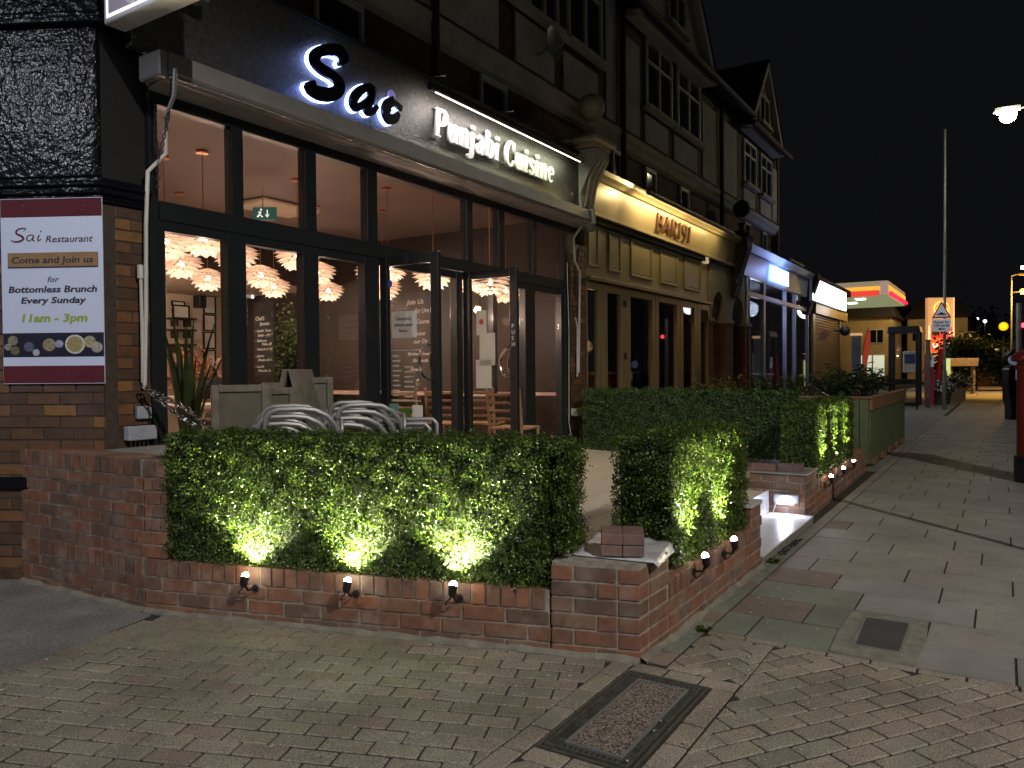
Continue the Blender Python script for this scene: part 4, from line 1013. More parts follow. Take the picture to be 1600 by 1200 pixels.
chain('dark hoist chain looped beside the left end of the shutter housing', [onY(269, 125, 4.70), onY(262, 190, 4.74), onY(249, 245, 4.78), onY(243, 215, 4.80), onY(243, 160, 4.80)], .036, .0035, M['frame'])
chain('dark chain hanging against the left jamb of the shopfront', [onY(246, 250, 4.84), onY(247, 300, 4.84)], .036, .0035, M['frame'])
p0 = onY(222, 603, 4.80); p1 = Vector((3.12, 4.20, .92))
chain('shiny steel chain slung from the corner conduit down to the hedge end', [p0, p0.lerp(p1, .5)-Vector((0, 0, .03)), p1], .05, .006, M['chrome'])
chain('second steel chain hanging beside the first at the left end of the hedge', [p0+Vector((.03, .02, -.01)), p0.lerp(p1, .55)+Vector((.04, .02, .03)), p1+Vector((.05, .02, 0))], .05, .006, M['chrome'])
chain('chain hanging down the brick strip right of the shopfront', [onY(905, 385, 4.86), onY(899, 420, 4.86), onY(899, 470, 4.86)], .05, .004, M['frame'])
jb = thing('junction_box', 'pale grey electrical junction box low on the corner pier beside the chain', 'electrical box', tuple(onY(225, 690, 4.86)))
q = onY(202, 694, 4.83); q2 = onY(246, 664, 4.83)
MB().box(q.x, q2.x, 4.83, 4.90, q.z+.02, q2.z).build('box_body', M['grey_plastic'], jb, bevel=.006)
b = MB()
for i in range(5): b.tube([(q.x+.03+i*.03, 4.86, q.z+.02), (q.x+.03+i*.03, 4.86, q.z-.02)], .006, 6)
b.build('glands', M['dark_plastic'], jb)
q = onY(216, 655, 4.86); q2 = onY(238, 634, 4.86)
tag(MB().box(q.x, q2.x, 4.86, 4.90, q.z, q2.z).build('switch_box', M['grey_plastic'], bevel=.006), 'small dark grey switch box just above the junction box', 'electrical box')
q = onY(897, 650, 4.84); q2 = onY(911, 637, 4.84)
tag(MB().box(q.x, q2.x, 4.80, 4.89, q.z, q2.z).build('socket_box', M['white_plastic'], bevel=.006), 'small white outdoor socket box at the right end of the shopfront', 'electrical box')

# brick strip between the two shops
bs = thing('brick_pilaster', 'narrow dark brick strip between the restaurant and the cream bar', 'pilaster', (9.35, 5.0, .3))
courses(bs, (9.125, 4.90), (9.62, 4.90), .10, [('s', .0765)]*36, .30, meshes=dark_brick_meshes, core=False)
MB().box(9.128, 9.617, 4.906, 5.1, .28, 3.05).build('mortar', M['dark_mortar'], bs)

# projecting light box, top left
lbx = thing('projecting_sign', 'lit white projecting box sign cropped by the top of the picture', 'sign', (2.9, 4.3, 3.5))
x0, y1, z0, th_ = 2.755, 4.80, 3.554, .14
MB().box(x0, x0+th_, 3.55, y1, z0, z0+.75).build('box_case', M['white_plastic'], lbx, bevel=.006)
MB().box(x0-.004, x0-.0005, 3.58, y1-.03, z0+.03, z0+.72).build('lit_face', glow('sign_face', (.80, .78, .90), 1.1), lbx)
mw = Matrix(((0, 0, -1, x0-.0045), (-1, 0, 0, y1), (0, 1, 0, z0), (0, 0, 0, 1)))
fn3 = lambda u, v, w_: tuple(mw @ Vector((u, v, w_)))
b = MB(); b.prism([(.06, .05), (1.18, .05), (1.18, .70), (.06, .70)], fn3, .0, .001); b.build('grey_artwork', mat('artwork_grey', (.25, .22, .30), .5, var=.3, sc=6, emit=(.45, .4, .5), es=.22), lbx)
b = MB(); ribbon(b, [(.16, .12), (.24, .13), (.32, .09), (.36, .16), (.26, .24), (.20, .34)], [.03, .07, .08, .09, .07, .03], fn3, .001, .002); b.build('white_flourish', M['letter_white'], lbx)
b = MB()
for i in range(14): b.prism([(.44+i*.04, .14), (.455+i*.04, .14), (.495+i*.04, .30), (.48+i*.04, .30)], fn3, .001, .002)
b.build('white_strokes', M['letter_white'], lbx)
MB().box(x0+th_, 3.42, 4.64, 4.78, 3.915, 4.02).build('bracket', M['grey_metal'], lbx, bevel=.01)
light('POINT', 'sign_glow', lbx, (x0-.3, 4.3, z0+.2), 2.5, (.78, .8, 1), .1)

# poster on the chamfer
po = thing('poster', 'tall white and maroon advertising board on the brick pier with brunch text and food photos', 'poster', tuple(D_.lerp(E_, .5)+cn*.03)+(1.27,))
o1 = D_+cn*.022; o2 = E_+cn*.022
pl_ = onP(3, 450, o1, o2); pr_ = onP(161.5, 450, o1, o2); zt = onP(80, 309.5, o1, o2).z; zb_ = onP(80, 599.5, o1, o2).z
Wp = (pr_.xy-pl_.xy).length; Hp = zt-zb_; pd = (pr_.xy-pl_.xy).normalized()
mwp = Matrix(((pd.x, 0, cn.x, pl_.x), (pd.y, 0, cn.y, pl_.y), (0, 1, 0, zb_), (0, 0, 0, 1)))
fnp = lambda u, v, w_: tuple(mwp @ Vector((u*Wp, v*Hp, w_)))
def rect(u0, u1, v0, v1, z0, z1, name, m, sh=0): MB().prism([(u0, v0), (u1, v0), (u1+sh, v1), (u0+sh, v1)], fnp, z0, z1).build(name, m, po)
rect(0, 1, 0, 1, -.006, .0, 'board', M['poster'])
rect(.003, .997, .90, .997, .0003, .0012, 'top_band', M['maroon']); rect(.003, .997, .003, .097, .0003, .0012, 'bottom_band', M['maroon'])
rect(.003, .997, .145, .275, .0003, .0012, 'photo_strip', M['navy'])
for u, v in ((.23, .963), (.82, .955), (.23, .045), (.80, .05), (.82, .93)):
    q = fnp(u, v, .003); MB().ball(q, .004, 6).build('screw', M['chrome'], po)
foods = [(.10, .235, .05, (.25, .24, .17)), (.12, .18, .045, (.16, .14, .07)), (.05, .20, .035, (.30, .30, .28)), (.26, .20, .05, (.10, .11, .20)), (.33, .17, .035, (.45, .47, .55)), (.46, .21, .065, (.30, .26, .16)), (.56, .215, .04, (.35, .36, .60)), (.86, .225, .06, (.42, .38, .22)), (.93, .195, .055, (.40, .36, .34))]
for i, (u, v, r, c) in enumerate(foods):
    b = MB(); b.prism([(u+r*math.cos(a*PI/8), v+r*.53*math.sin(a*PI/8)) for a in range(16)], fnp, .0013, .0018+.0002*i); b.build('food_picture', mat('food%d' % i, c, .5, var=.5, sc=60), po)
for r, c, z in ((.098, (.62, .62, .66), .0035), (.080, (.34, .29, .12), .0042)):
    b = MB(); b.prism([(.715+r*math.cos(a*PI/10), .212+r*.53*math.sin(a*PI/10)) for a in range(20)], fnp, .0013, z); b.build('bowl_picture', mat('bowl%d' % int(r*1000), c, .5, var=.4, sc=80), po)
def ptext(s, x0, x1, y0, y1, m, shear=0, off=0, name='printed_text', z=.0012):
    u0, u1 = (x0-8)/632*Wp, (x1-8)/632*Wp; vb = (1-(y1-112)/1165)*Hp; cap = (y1-y0)/1165*Hp
    fit(name, s, u0, u1, vb, cap, m, po, 0, .0003, shear, off, mw=mwp @ Matrix.Translation((0, 0, z)))
ptext('Restaurant', 287, 582, 347, 388, M['text_dark'], .25, .0005)
rect(.065, .955, .625, .705, .0012, .0020, 'strap_shadow', M['text_dark']); rect(.066, .952, .633, .708, .0021, .0028, 'strap', M['strap'])
ptext('Come and Join us', 72, 582, 478, 518, M['text_dark'], .1, .0016, z=.0030)
ptext('for', 295, 368, 602, 638, M['text_dark'], .25, .0004)
ptext('Bottomless Brunch', 50, 602, 662, 702, M['text_dark'], .15, .0016)
ptext('Every Sunday', 127, 535, 732, 770, M['text_dark'], .15, .0016)
ptext('11am - 3pm', 130, 540, 838, 886, M['text_green'], .15, .0024)
S4 = lambda x, y: ((x-8)/632, 1-(y-112)/1165)
for i, (pts, w_) in enumerate((([(150, 318), (165, 300), (140, 298), (112, 308), (105, 328), (135, 345), (150, 362), (130, 378), (95, 382), (72, 372)], [.004, .008, .012, .014, .016, .018, .018, .016, .014, .006]),
                               ([(212, 342), (185, 342), (170, 362), (182, 378), (203, 366), (214, 346), (208, 374), (222, 378)], [.009, .009, .011, .009, .008, .010, .010, .006]),
                               ([(250, 342), (240, 362), (244, 378), (262, 366)], [.010, .011, .010, .005]), ([(256, 322), (262, 316)], [.012, .012]))):
    b = MB(); ribbon(b, [(S4(*p)[0]*Wp, S4(*p)[1]*Hp) for p in pts], [x*.75 for x in w_], lambda u, v, w_: tuple(mwp @ Vector((u, v, w_))), .0012, .0018+.0002*i); b.build('printed_script', M['maroon'], po)

# ------------------------------------------------------------------ interior
IF = .29
inn = MB().box(3.02, 9.50, 4.99, 12.3, .10, IF).build('interior_floor', M['floor_in'], bd)
MB().box(3.02, 9.60, 4.99, 12.3, 3.42, 3.5).build('interior_ceiling', M['ceiling'], bd)
MB().box(9.25, 9.50, 4.99, 12.3, IF, 3.418).build('party_wall', M['wall_brown'], bd)
MB().box(3.00, 3.10, 5.25, 12.3, IF, 3.418).build('left_wall', M['wall_white'], bd)
MB().box(3.102, 9.248, 12.1, 12.2, IF, 2.72).build('back_wall', M['wall_white'], bd)
MB().box(3.102, 9.248, 9.5, 9.58, 2.72, 3.418).build('bulkhead', M['wall_brown'], bd)
MB().box(3.102, 9.248, 9.582, 12.2, 2.722, 2.8).build('low_ceiling', M['wall_white'], bd)
MB().box(9.225, 9.249, 5.0, 12.0, IF+.70, IF+.745).build('dado_ledge', M['cloth'], bd)
yb = 12.095
def framed(x0, y0, x1, y1, lab, kind='paper', grp=None):
    a = onY(x0, y1, yb); c = onY(x1, y0, yb)
    t = thing('picture_frame', lab, 'framed picture', (a.x, yb, a.z), 0, grp); w_ = .022
    b = MB(); b.box(a.x, c.x, yb-.03, yb, a.z, a.z+w_).box(a.x, c.x, yb-.03, yb, c.z-w_, c.z).box(a.x, a.x+w_, yb-.03, yb, a.z+w_, c.z-w_).box(c.x-w_, c.x, yb-.03, yb, a.z+w_, c.z-w_)
    b.build('frame', M['black_matt'], t); MB().box(a.x+w_, c.x-w_, yb-.012, yb, a.z+w_, c.z-w_).build('print', M['paper'], t)
for i, (y0, y1) in enumerate(((463, 490), (492, 517), (519, 545), (547, 574))):
    framed(317, y0, 336, y1, ('topmost', 'second', 'third', 'lowest')[i]+' of the four framed certificates in a column on the cream wall', grp='framed certificates in a column')
framed(269, 478, 295, 497, 'landscape framed certificate on the cream back wall')
framed(267, 471, 288, 477.5, 'framed sheet peeping out above the landscape certificate')
a = onY(301, 481, yb); c = onY(312, 463, yb); tag(MB().box(a.x, c.x, yb-.2, yb-.01, a.z, c.z).build('wall_speaker', M['black_matt'], bevel=.01), 'small black loudspeaker high on the cream back wall', 'speaker')
a = onY(300, 530, yb); c = onY(314, 504, yb); tag(MB().box(a.x, c.x, yb-.012, yb, a.z, c.z).build('pinned_sheet', M['paper'], bevel=.002), 'pale sheet pinned on the wall between the speaker and the counter', 'notice')
for i, y in enumerate((517, 540, 499)):
    a = onY(258, y, yb); c = onY(294, y, yb)
    t = thing('wall_shelf', ('middle', 'lowest', 'highest')[i]+' of the thin dark shelves on the cream back wall', 'shelf', (a.x, yb, a.z), 0, 'wall shelves')
    MB().box(a.x, c.x, yb-.25, yb, a.z, a.z+.03).build('board', M['timber'], t)
    for xx in (a.x+.1, c.x-.1): MB().box(xx, xx+.02, yb-.2, yb, a.z-.12, a.z-.001).build('shelf_bracket', M['timber'], t)
# counter with bottles
ct = thing('counter', 'cream service counter under the shelves at the back of the restaurant', 'counter', (7.8, 11.3, IF))
MB().box(7.0, 8.6, 11.0, 11.6, IF, IF+.95).build('counter_body', M['wall_white'], ct, bevel=.01); MB().box(6.95, 8.65, 10.95, 11.65, IF+.952, IF+.99).build('counter_top', M['wood'], ct)
for i in range(9):
    x = 7.15+i*.155; h = (.30, .26, .34, .22)[i % 4]
    b = MB().lathe([(.038, 0), (.038, h*.6), (.014, h*.75), (.014, h)], (x, 11.15+.06*(i % 3), IF+.992), 10)
    tag(b.build('bottle', (M['wood_pale'], M['dark_glass'], M['copper'])[i % 3], smooth=True), ('first', 'second', 'third', 'fourth', 'fifth', 'sixth', 'seventh', 'eighth', 'ninth')[i]+' bottle from the left in the row on the back counter', 'bottle', 'bottles on the back counter')
b = MB(); cxy = onY(300, 575, 10.2)
t = thing('dried_flowers', 'bunch of pinkish dried flowers in a vase near the counter', 'flowers', (cxy.x, cxy.y, IF+.6))
MB().lathe([(.05, 0), (.09, .12), (.05, .26), (.06, .3)], (cxy.x, cxy.y, IF+.6), 14).build('vase', M['wood_pale'], t, smooth=True)
pp = rg.normal(0, .13, (900, 3))+np.array([cxy.x, cxy.y, IF+1.12]); leaves_obj('flower_heads', pp, rg.normal(0, 1, (900, 3)), .045, mat('dried_pink', (.45, .16, .10), .8, var=.4, sc=30), t)
# chalkboards on the party wall
def board(x0, y0, x1, y1, lab, lines):
    X = 9.215; a = onX(x0, y1, X); c = onX(x1, y0, X); ya, yc = a.y, c.y
    t = thing('chalkboard', lab, 'chalkboard', (X, (ya+yc)/2, a.z))
    MB().box(X, X+.03, min(ya, yc), max(ya, yc), a.z, c.z).build('slate', M['slate'], t)
    m_ = Matrix(((0, 0, -1, X-.001), (-1, 0, 0, max(ya, yc)), (0, 1, 0, a.z), (0, 0, 0, 1))); W_ = abs(yc-ya); H_ = c.z-a.z
    for s, u0, u1, v, h in lines: fit('chalk_text', s, u0*W_, u1*W_, v*H_, h*H_, chalk, t, 0, .001, .3, .001, mw=m_)
    return t
chalk = mat('chalk_stroke', (.85, .83, .80), .9, var=.1)
board(398, 471, 427, 612, 'tall chalkboard with white handwritten specials on the brown wall', [("Chef's", .1, .55, .80, .045), ('Specials', .3, .8, .745, .035), ('- Lamb Tawa', .05, .9, .67, .03), ('Sabzi - £9.95', .2, .98, .62, .028), ('- Salmon', .05, .65, .56, .028), ('Tikka £8', .4, .9, .52, .028), ('Haandi £9.95', .15, .95, .465, .026), ('- Jeera', .05, .5, .39, .028), ('Bhajia £6.95', .2, .98, .345, .026), ('- Lamb', .05, .5, .27, .028), ('Masala £11', .2, .95, .225, .026)])
board(634, 455, 672, 610, 'wide chalkboard with white handwriting seen behind the open left door', [('Join Us', .05, .75, .88, .05), ('for Live', .4, .95, .79, .05), ('2-Course', .3, .95, .68, .045), ('Some', .3, .8, .56, .045), ('our Dr', .35, .9, .48, .045), ('Bottomless', .1, .95, .36, .03), ('Brunch', .3, .9, .29, .035), ('Every', .2, .7, .20, .035)])

# pendant lamps
def petal_material():
    m, t, b = newmat('pleated_shade'); o = t.nodes['Material Output']
    df = N(t, 'ShaderNodeBsdfDiffuse'); df.inputs[0].default_value = (.80, .70, .62, 1)
    tl_ = N(t, 'ShaderNodeBsdfTranslucent'); tl_.inputs[0].default_value = (.80, .68, .58, 1)
    em = N(t, 'ShaderNodeEmission'); em.inputs[0].default_value = (1, .66, .46, 1); em.inputs[1].default_value = .14
    mx = N(t, 'ShaderNodeMixShader'); mx.inputs[0].default_value = .6; ad = N(t, 'ShaderNodeAddShader')
    L(t, df.outputs[0], mx.inputs[1]); L(t, tl_.outputs[0], mx.inputs[2]); L(t, mx.outputs[0], ad.inputs[0]); L(t, em.outputs[0], ad.inputs[1]); L(t, ad.outputs[0], o.inputs[0]); return m
M['petal'] = petal_material()
pend_lab = 'white petalled pendant lamp glowing inside the restaurant'
t = thing('pendant_lamp', pend_lab, 'pendant lamp', (0, 0, 2.56))
MB().lathe([(.055, .835), (.055, .858), (.01, .859)], (0, 0, 2.56), 16).build('ceiling_rose', M['copper'], t, smooth=True)
MB().tube([(0, 0, 2.66), (0, 0, 3.40)], .004, 6).build('cord', M['copper'], t)
MB().ball((0, 0, 2.60), .035, 12).build('bulb', glow('bulb', (1, .74, .54), 7), t)
tiers = [(.04, .135, .10, .18), (.105, .10, .13, .165), (.135, .062, .12, .15), (.145, .02, .10, .13), (.135, -.025, .085, .11), (.115, -.065, .065, .09), (.085, -.10, .045, .075)]
for ti, (r, h, reach, drop) in enumerate(tiers):
    b = MB(); n = (9, 11, 12, 12, 11, 10, 8)[ti]
    for k in range(n):
        a = 2*PI*(k+.5*(ti % 2))/n; ca, sa = math.cos(a), math.sin(a); hw = PI*(r+reach*.45)/n*1.08
        def pt(rad, s, z): return (ca*rad-sa*s, sa*rad+ca*s, 2.56+z)
        rt = r+reach
        b.add([pt(r*.6, 0, h+.040), pt(r+.3*reach, hw, h+.004), pt(r+.3*reach, -hw, h+.004), pt(r+.38*reach, 0, h+.024), pt(rt, 0, h+.004-.03*ti/7), pt(r+.62*reach, hw*.62, h-.004), pt(r+.62*reach, -hw*.62, h-.004)],
              [(0, 1, 3), (0, 3, 2), (3, 1, 5), (3, 5, 4), (3, 4, 6), (3, 6, 2)])
    b.build('petal_tier', M['petal'], t)
light('POINT', 'bulb_and_fill_light', t, (0, 0, 2.52), 3.2, (1, .72, .55), .05); light('POINT', 'bulb_and_fill_light', t, (0, 0, 2.20), 7.5, (1, .72, .55), .05)  # second point floats below the shade, added to light the room
L_ = [(318, 380, 'nearest on the left, showing whole in the first pane'), (283, 418, 'second from the left edge, lower in the first pane'), (325, 440, 'lowest one in the first pane'), (368, 405, 'half hidden by the first wide mullion'),
      (407, 435, 'lower left one in the second pane'), (428, 452, 'lowest one in the second pane, in front of the dark wall'), (465, 405, 'large one cut by the second mullion'), (495, 430, 'upper one just right of the second mullion'), (513, 458, 'lowest one of the third pane'),
      (586, 430, 'cut by the mullion left of the open doors'), (601, 424, 'seen through the left door leaf'), (678, 435, 'hanging behind the free edge of the left door'), (740, 440, 'left one seen through the right door leaf'), (762, 447, 'brightest one seen through the right door leaf'), (258, 385, 'mostly hidden by the left jamb')]
L_ = [(x, y, None, s) for x, y, s in L_ if x < 560 or x == 258]+[(586, 431, 9.2, 'cut by the mullion left of the open doors'), (606, 424, 8.7, 'seen through the left door leaf beside the blue sticker'), (598, 455, 9.9, 'lowest one seen through the left door leaf'),
     (677, 436, 8.8, 'hanging behind the free edge of the left door'), (738, 440, 9.2, 'left one seen through the right door leaf'), (765, 446, 8.7, 'brightest one seen through the right door leaf'), (790, 458, 9.7, 'placed for a reflection at the right door leaf edge')]  # lamps at the right door partly stand in for reflections in its glass
pend = t
for i, (x, y, tt, s) in enumerate(L_):
    q = onZ(x, y, 2.56) if tt is None else far(x, y, tt)
    lab = 'petalled white pendant lamp, '+s
    if i == 0: pend.location = (q.x, q.y, 2.56); pend['label'] = lab; pend['group'] = 'petalled pendant lamps'
    else:
        c_ = dup(pend, (q.x, q.y, q.z), U(0, 1), lab)
        for kk in kids(c_):
            if kk.name.startswith('ceiling_rose'): kk.location.z += 2.56-q.z
            if kk.name.startswith('cord'): kk.scale.z = (3.41-q.z)/.85
# ceiling cassette and exit sign, spot track
q = onZ(432, 322, 3.41)
tag(MB().box(q.x-.45, q.x+.45, q.y-.3, q.y+.3, 3.36, 3.418).build('ceiling_vent', M['wall_white'], bevel=.02), 'square pale air unit set in the restaurant ceiling', 'ceiling vent')
q = far(411, 337, 8.6)
t = thing('exit_sign', 'hanging green and white running man exit sign inside the second upper pane', 'sign', tuple(q))
ex = face_matrix((q.x-.14, q.y, q.z-.07), tuple(RT.xy)+(0,))
fne = lambda u, v, w_: tuple(ex @ Vector((u, v, w_)))
MB().prism([(0, 0), (.26, 0), (.26, .14), (0, .14)], fne, -.03, 0).build('sign_case', mat('exit_green', (.02, .06, .05), .4, emit=(.05, .18, .14), es=.35), t)
b = MB()
for pts, w_ in (([(.05, .03), (.075, .06), (.09, .09)], .018), ([(.09, .09), (.06, .085)], .01), ([(.075, .06), (.11, .03)], .014), ([(.16, .11), (.16, .035)], .012), ([(.14, .06), (.16, .03), (.18, .06)], .01)): ribbon(b, pts, w_, fne, .001, .003+.0003*len(b.v)/100, curve=False)
b.add([fne(.093+.012*math.cos(a*PI/4), .112+.012*math.sin(a*PI/4), .003) for a in range(8)], [tuple(range(8))])
b.build('pictogram', glow('exit_white', (.9, 1, .95), .8), t)
t = thing('exit_hanger', 'thin rod carrying the exit sign from the ceiling', 'rod', (q.x, q.y, q.z+.07)); MB().tube([(q.x, q.y, q.z+.07), (q.x, q.y, 3.41)], .006, 6).build('rod', M['chrome'], t)
q = onX(395, 464, 9.1)
t = thing('track_spotlight', 'small white spotlight aimed at the tall chalkboard', 'spotlight', tuple(q))
MB().tube([q, q+Vector((-.05, .35, .05))], .035, 10).build('spot_body', M['white_plastic'], t, smooth=True)
MB().ball((q.x-.02, q.y-.02, q.z), .022, 8).build('spot_lens', glow('spot_lens', (1, .9, .8), 8), t)
light('SPOT', 'board_wash', t, (q.x-.5, q.y, q.z), 14, (1, .85, .7), .03, (.6, 0, -1), 1.2, .8)

cl_ = thing('added_ceiling_light', 'unseen ceiling light added to brighten the back wall of the restaurant', 'ceiling light', (5.4, 10.9, 2.70)); MB().lathe([(.12, -.03), (.16, 0), (.16, .02)], (5.4, 10.9, 2.70), 18).build('lit_disc', glow('warm_disc', (1, .78, .58), 6), cl_)
light('POINT', 'back_wall_fill', cl_, (5.4, 10.8, 2.45), 130, (1, .76, .56), .12)  # fitting and light kept out of view, added to brighten the cream wall
# tables and chairs inside
def dining_table(loc, lab, group=None):
    t = thing('dining_table', lab, 'table', loc, 0, group); x, y, z = loc
    MB().box(x-.35, x+.35, y-.35, y+.35, z+.71, z+.75).build('tabletop', M['cloth'], t, bevel=.005)
    MB().tube([(x, y, z+.03), (x, y, z+.708)], .035, 10).build('pedestal', M['black_matt'], t)
    MB().lathe([(.22, 0), (.22, .02), (.05, .035)], (x, y, z), 16).build('base', M['black_matt'], t); return t
t0 = dining_table((8.78, 6.0, IF), 'square table with a pale cloth beside the brown wall, first from the shopfront', 'tables along the brown wall')
def wood_chair(loc, rz, lab, m):
    t = thing('wooden_chair', lab, 'chair', (0, 0, 0), 0, 'wooden dining chairs')
    MB().box(-.21, .21, -.21, .21, .43, .455).build('seat', m, t, bevel=.008)
    for x, y in ((-.19, -.19), (.19, -.19)): MB().tube([(x, y, 0), (x, y, .428)], .017, 8).build('leg', m, t)
    for x in (-.19, .19): MB().tube([(x, .19, 0), (x, .195, .45), (x, .25, .86)], .018, 8).build('back_leg', m, t, smooth=True)
    for i in range(4): MB().box(-.175, .175, .205+i*.012, .222+i*.012, .53+i*.085, .56+i*.085).build('slat', m, t, bevel=.004)
    t.location = loc; t.rotation_euler = (0, 0, rz); return t
for i in range(1, 5): dup(t0, (8.78, 6.0+i*1.15, IF), None, ('second', 'third', 'fourth', 'farthest')[i-1]+' square table along the brown wall counted from the shopfront')
ch = wood_chair((8.45, 5.75, IF), 0, 'wooden slat back chair seen between the two open doors', M['wood_pale'])
q = onZ(756, 640, IF+.6); ch.location = (q.x, q.y, IF); ch.rotation_euler = (0, 0, 1.85)
spots = [(704, 640, 'wooden chair left of the right door, its back to the window'), (803, 645, 'wooden chair hidden behind the free edge of the right door'), (640, 640, 'dark wooden chair seen through the left door leaf')]
for x, y, lab in spots:
    q = onZ(x, y, IF+.6); dup(ch, (q.x, q.y, IF), 1.65+U(0, .35), lab)
q = onZ(304, 668, IF+.6); lc = dup(ch, (4.32, 5.9, IF), -.5, 'orange brown wooden chair just inside the left window under the plant')
dup(ch, (4.0, 6.5, IF), 2.3, 'wooden chair facing away behind the left window plant')
lt = dining_table((4.75, 6.75, IF), 'square table inside the left window where a person sits')
lt2 = dining_table((5.9, 9.6, IF), 'square table farther back behind the seated person')
def glass_on(x, y, z, lab):
    t = thing('wine_glass', lab, 'glass', (x, y, z), 0, 'wine glasses on the tables')
    MB().lathe([(.035, 0), (.035, .003), (.004, .006), (.004, .08), (.03, .10), (.04, .14), (.032, .18)], (x, y, z), 14).build('bowl', mat('clear_glass', (.5, .45, .42), .05, .6), t, smooth=True)
glass_on(8.70, 5.92, IF+.751, 'wine glass on the first table by the brown wall'); glass_on(8.72, 7.2, IF+.751, 'wine glass on the second table by the brown wall'); glass_on(8.74, 8.35, IF+.751, 'wine glass on the third table by the brown wall')

# potted plants inside
def strap_plant(loc, n, h, lab, seed=1, m=M['spiky']):
    r = random.Random(seed); t = thing('potted_plant', lab, 'plant', loc); x, y, z = loc
    MB().lathe([(.11, 0), (.15, .28), (.16, .30)], (x, y, z), 16).build('pot', M['dark_plastic'], t, smooth=True)
    for i in range(n):
        a = r.uniform(0, 2*PI); hh = h*r.uniform(.55, 1); lean = r.uniform(.04, .32)*hh; d = Vector((math.cos(a), math.sin(a), 0)); s = Vector((-d.y, d.x, 0)); b = MB(); vs = []
        for j in range(7):
            f = j/6; p = Vector((x, y, z+.26))+d*(.04+lean*f*f*1.4)+Vector((0, 0, hh*f)); w_ = .030*(math.sin(PI*(.22+.78*f))*.9+.04)
            vs += [p-s*w_, p+d*.008, p+s*w_]
        b.add(vs, [(j*3+k, j*3+k+1, j*3+k+4, j*3+k+3) for j in range(6) for k in (0, 1)]); b.build('leaf', m, t, smooth=True)
strap_plant((3.68, 5.35, IF), 15, 1.35, 'tall sword leaved plant standing in the left window')
q = far(455, 560, 10.0)
t = thing('potted_plant', 'bushy indoor tree with fine leaves in front of the dark back wall', 'plant', (q.x, q.y, IF))
MB().lathe([(.14, 0), (.19, .32)], (q.x, q.y, IF), 16).build('pot', M['dark_plastic'], t); MB().tube([(q.x, q.y, IF+.3), (q.x+.02, q.y, IF+1.0)], .015, 6).build('stem', M['timber'], t)
pp = rg.normal(0, 1, (2600, 3))*np.array([.10, .10, .28])+np.array([q.x, q.y, IF+1.15]); leaves_obj('foliage', pp, rg.normal(0, 1, (2600, 3)), .05, M['leaf_bush'], t)

# the seated person
def skin_body(name, joints, edges, parent, m, root=0, lv=2):
    me = bpy.data.meshes.new(name); me.from_pydata([j[:3] for j in joints], edges, []); o = bpy.data.objects.new(name, me); COL.objects.link(o)
    sk = o.modifiers.new('skin', 'SKIN'); sk.use_smooth_shade = True
    for i, j in enumerate(joints):
        d = me.skin_vertices[0].data[i]; r = j[3]; d.radius = (r, r) if not isinstance(r, tuple) else r; d.use_root = (i == root)
    ss = o.modifiers.new('sub', 'SUBSURF'); ss.levels = lv; ss.render_levels = lv
    dg = bpy.context.evaluated_depsgraph_get(); dg.update(); me2 = bpy.data.meshes.new_from_object(o.evaluated_get(dg)); bpy.data.objects.remove(o)
    me2.materials.clear(); me2.materials.append(m); me2.name = name
    for p in me2.polygons: p.use_smooth = True
    o = bpy.data.objects.new(name, me2); COL.objects.link(o); adopt(o, parent); return o
pq = far(349, 600, 10.3)
pe = thing('person', 'person with short thinning hair in a black top, seated with their back to the window', 'person', (0, 0, 0))
J = [(0, 0, .50, (.17, .13)), (0, .01, .66, (.15, .11)), (0, .0, .84, (.17, .12)), (0, -.01, .97, (.13, .09)), (0, -.015, 1.04, .055),
     (-.17, 0, .94, .065), (-.23, -.10, .72, .05), (-.12, -.30, .72, .04), (.17, 0, .94, .065), (.23, -.10, .72, .05), (.12, -.30, .72, .04),
     (-.10, -.05, .50, .10), (-.12, -.42, .50, .075), (-.12, -.42, .08, .05), (-.12, -.55, .05, .045), (.10, -.05, .50, .10), (.12, -.42, .50, .075), (.12, -.42, .08, .05), (.12, -.55, .05, .045)]
skin_body('body', J, [(0, 1), (1, 2), (2, 3), (3, 4), (3, 5), (5, 6), (6, 7), (3, 8), (8, 9), (9, 10), (0, 11), (11, 12), (12, 13), (13, 14), (0, 15), (15, 16), (16, 17), (17, 18)], pe, M['shirt'])
b = MB(); hp = Vector((0, -.03, 1.165))
prof = []
b.lathe([(.02, -.115), (.055, -.105), (.070, -.07), (.078, -.02), (.084, .03), (.080, .075), (.055, .108), (.01, .12)], hp, 18)
b.v = [(v[0], hp.y+(v[1]-hp.y)*1.2, v[2]) for v in b.v]
b.tube([(0, -.015, 1.0), (0, -.02, 1.09)], .055, 12)
hd = b.build('head', M['skin'], pe, smooth=True)
b = MB(); b.lathe([(.072, -.045), (.084, -.02), (.090, .03), (.086, .078), (.060, .113), (.01, .126)], hp+Vector((0, .012, 0)), 18); b.v = [(v[0], hp.y+.004+(v[1]-hp.y)*1.15, v[2]) for v in b.v]
b.build('hair', M['hair'], hd, smooth=True)
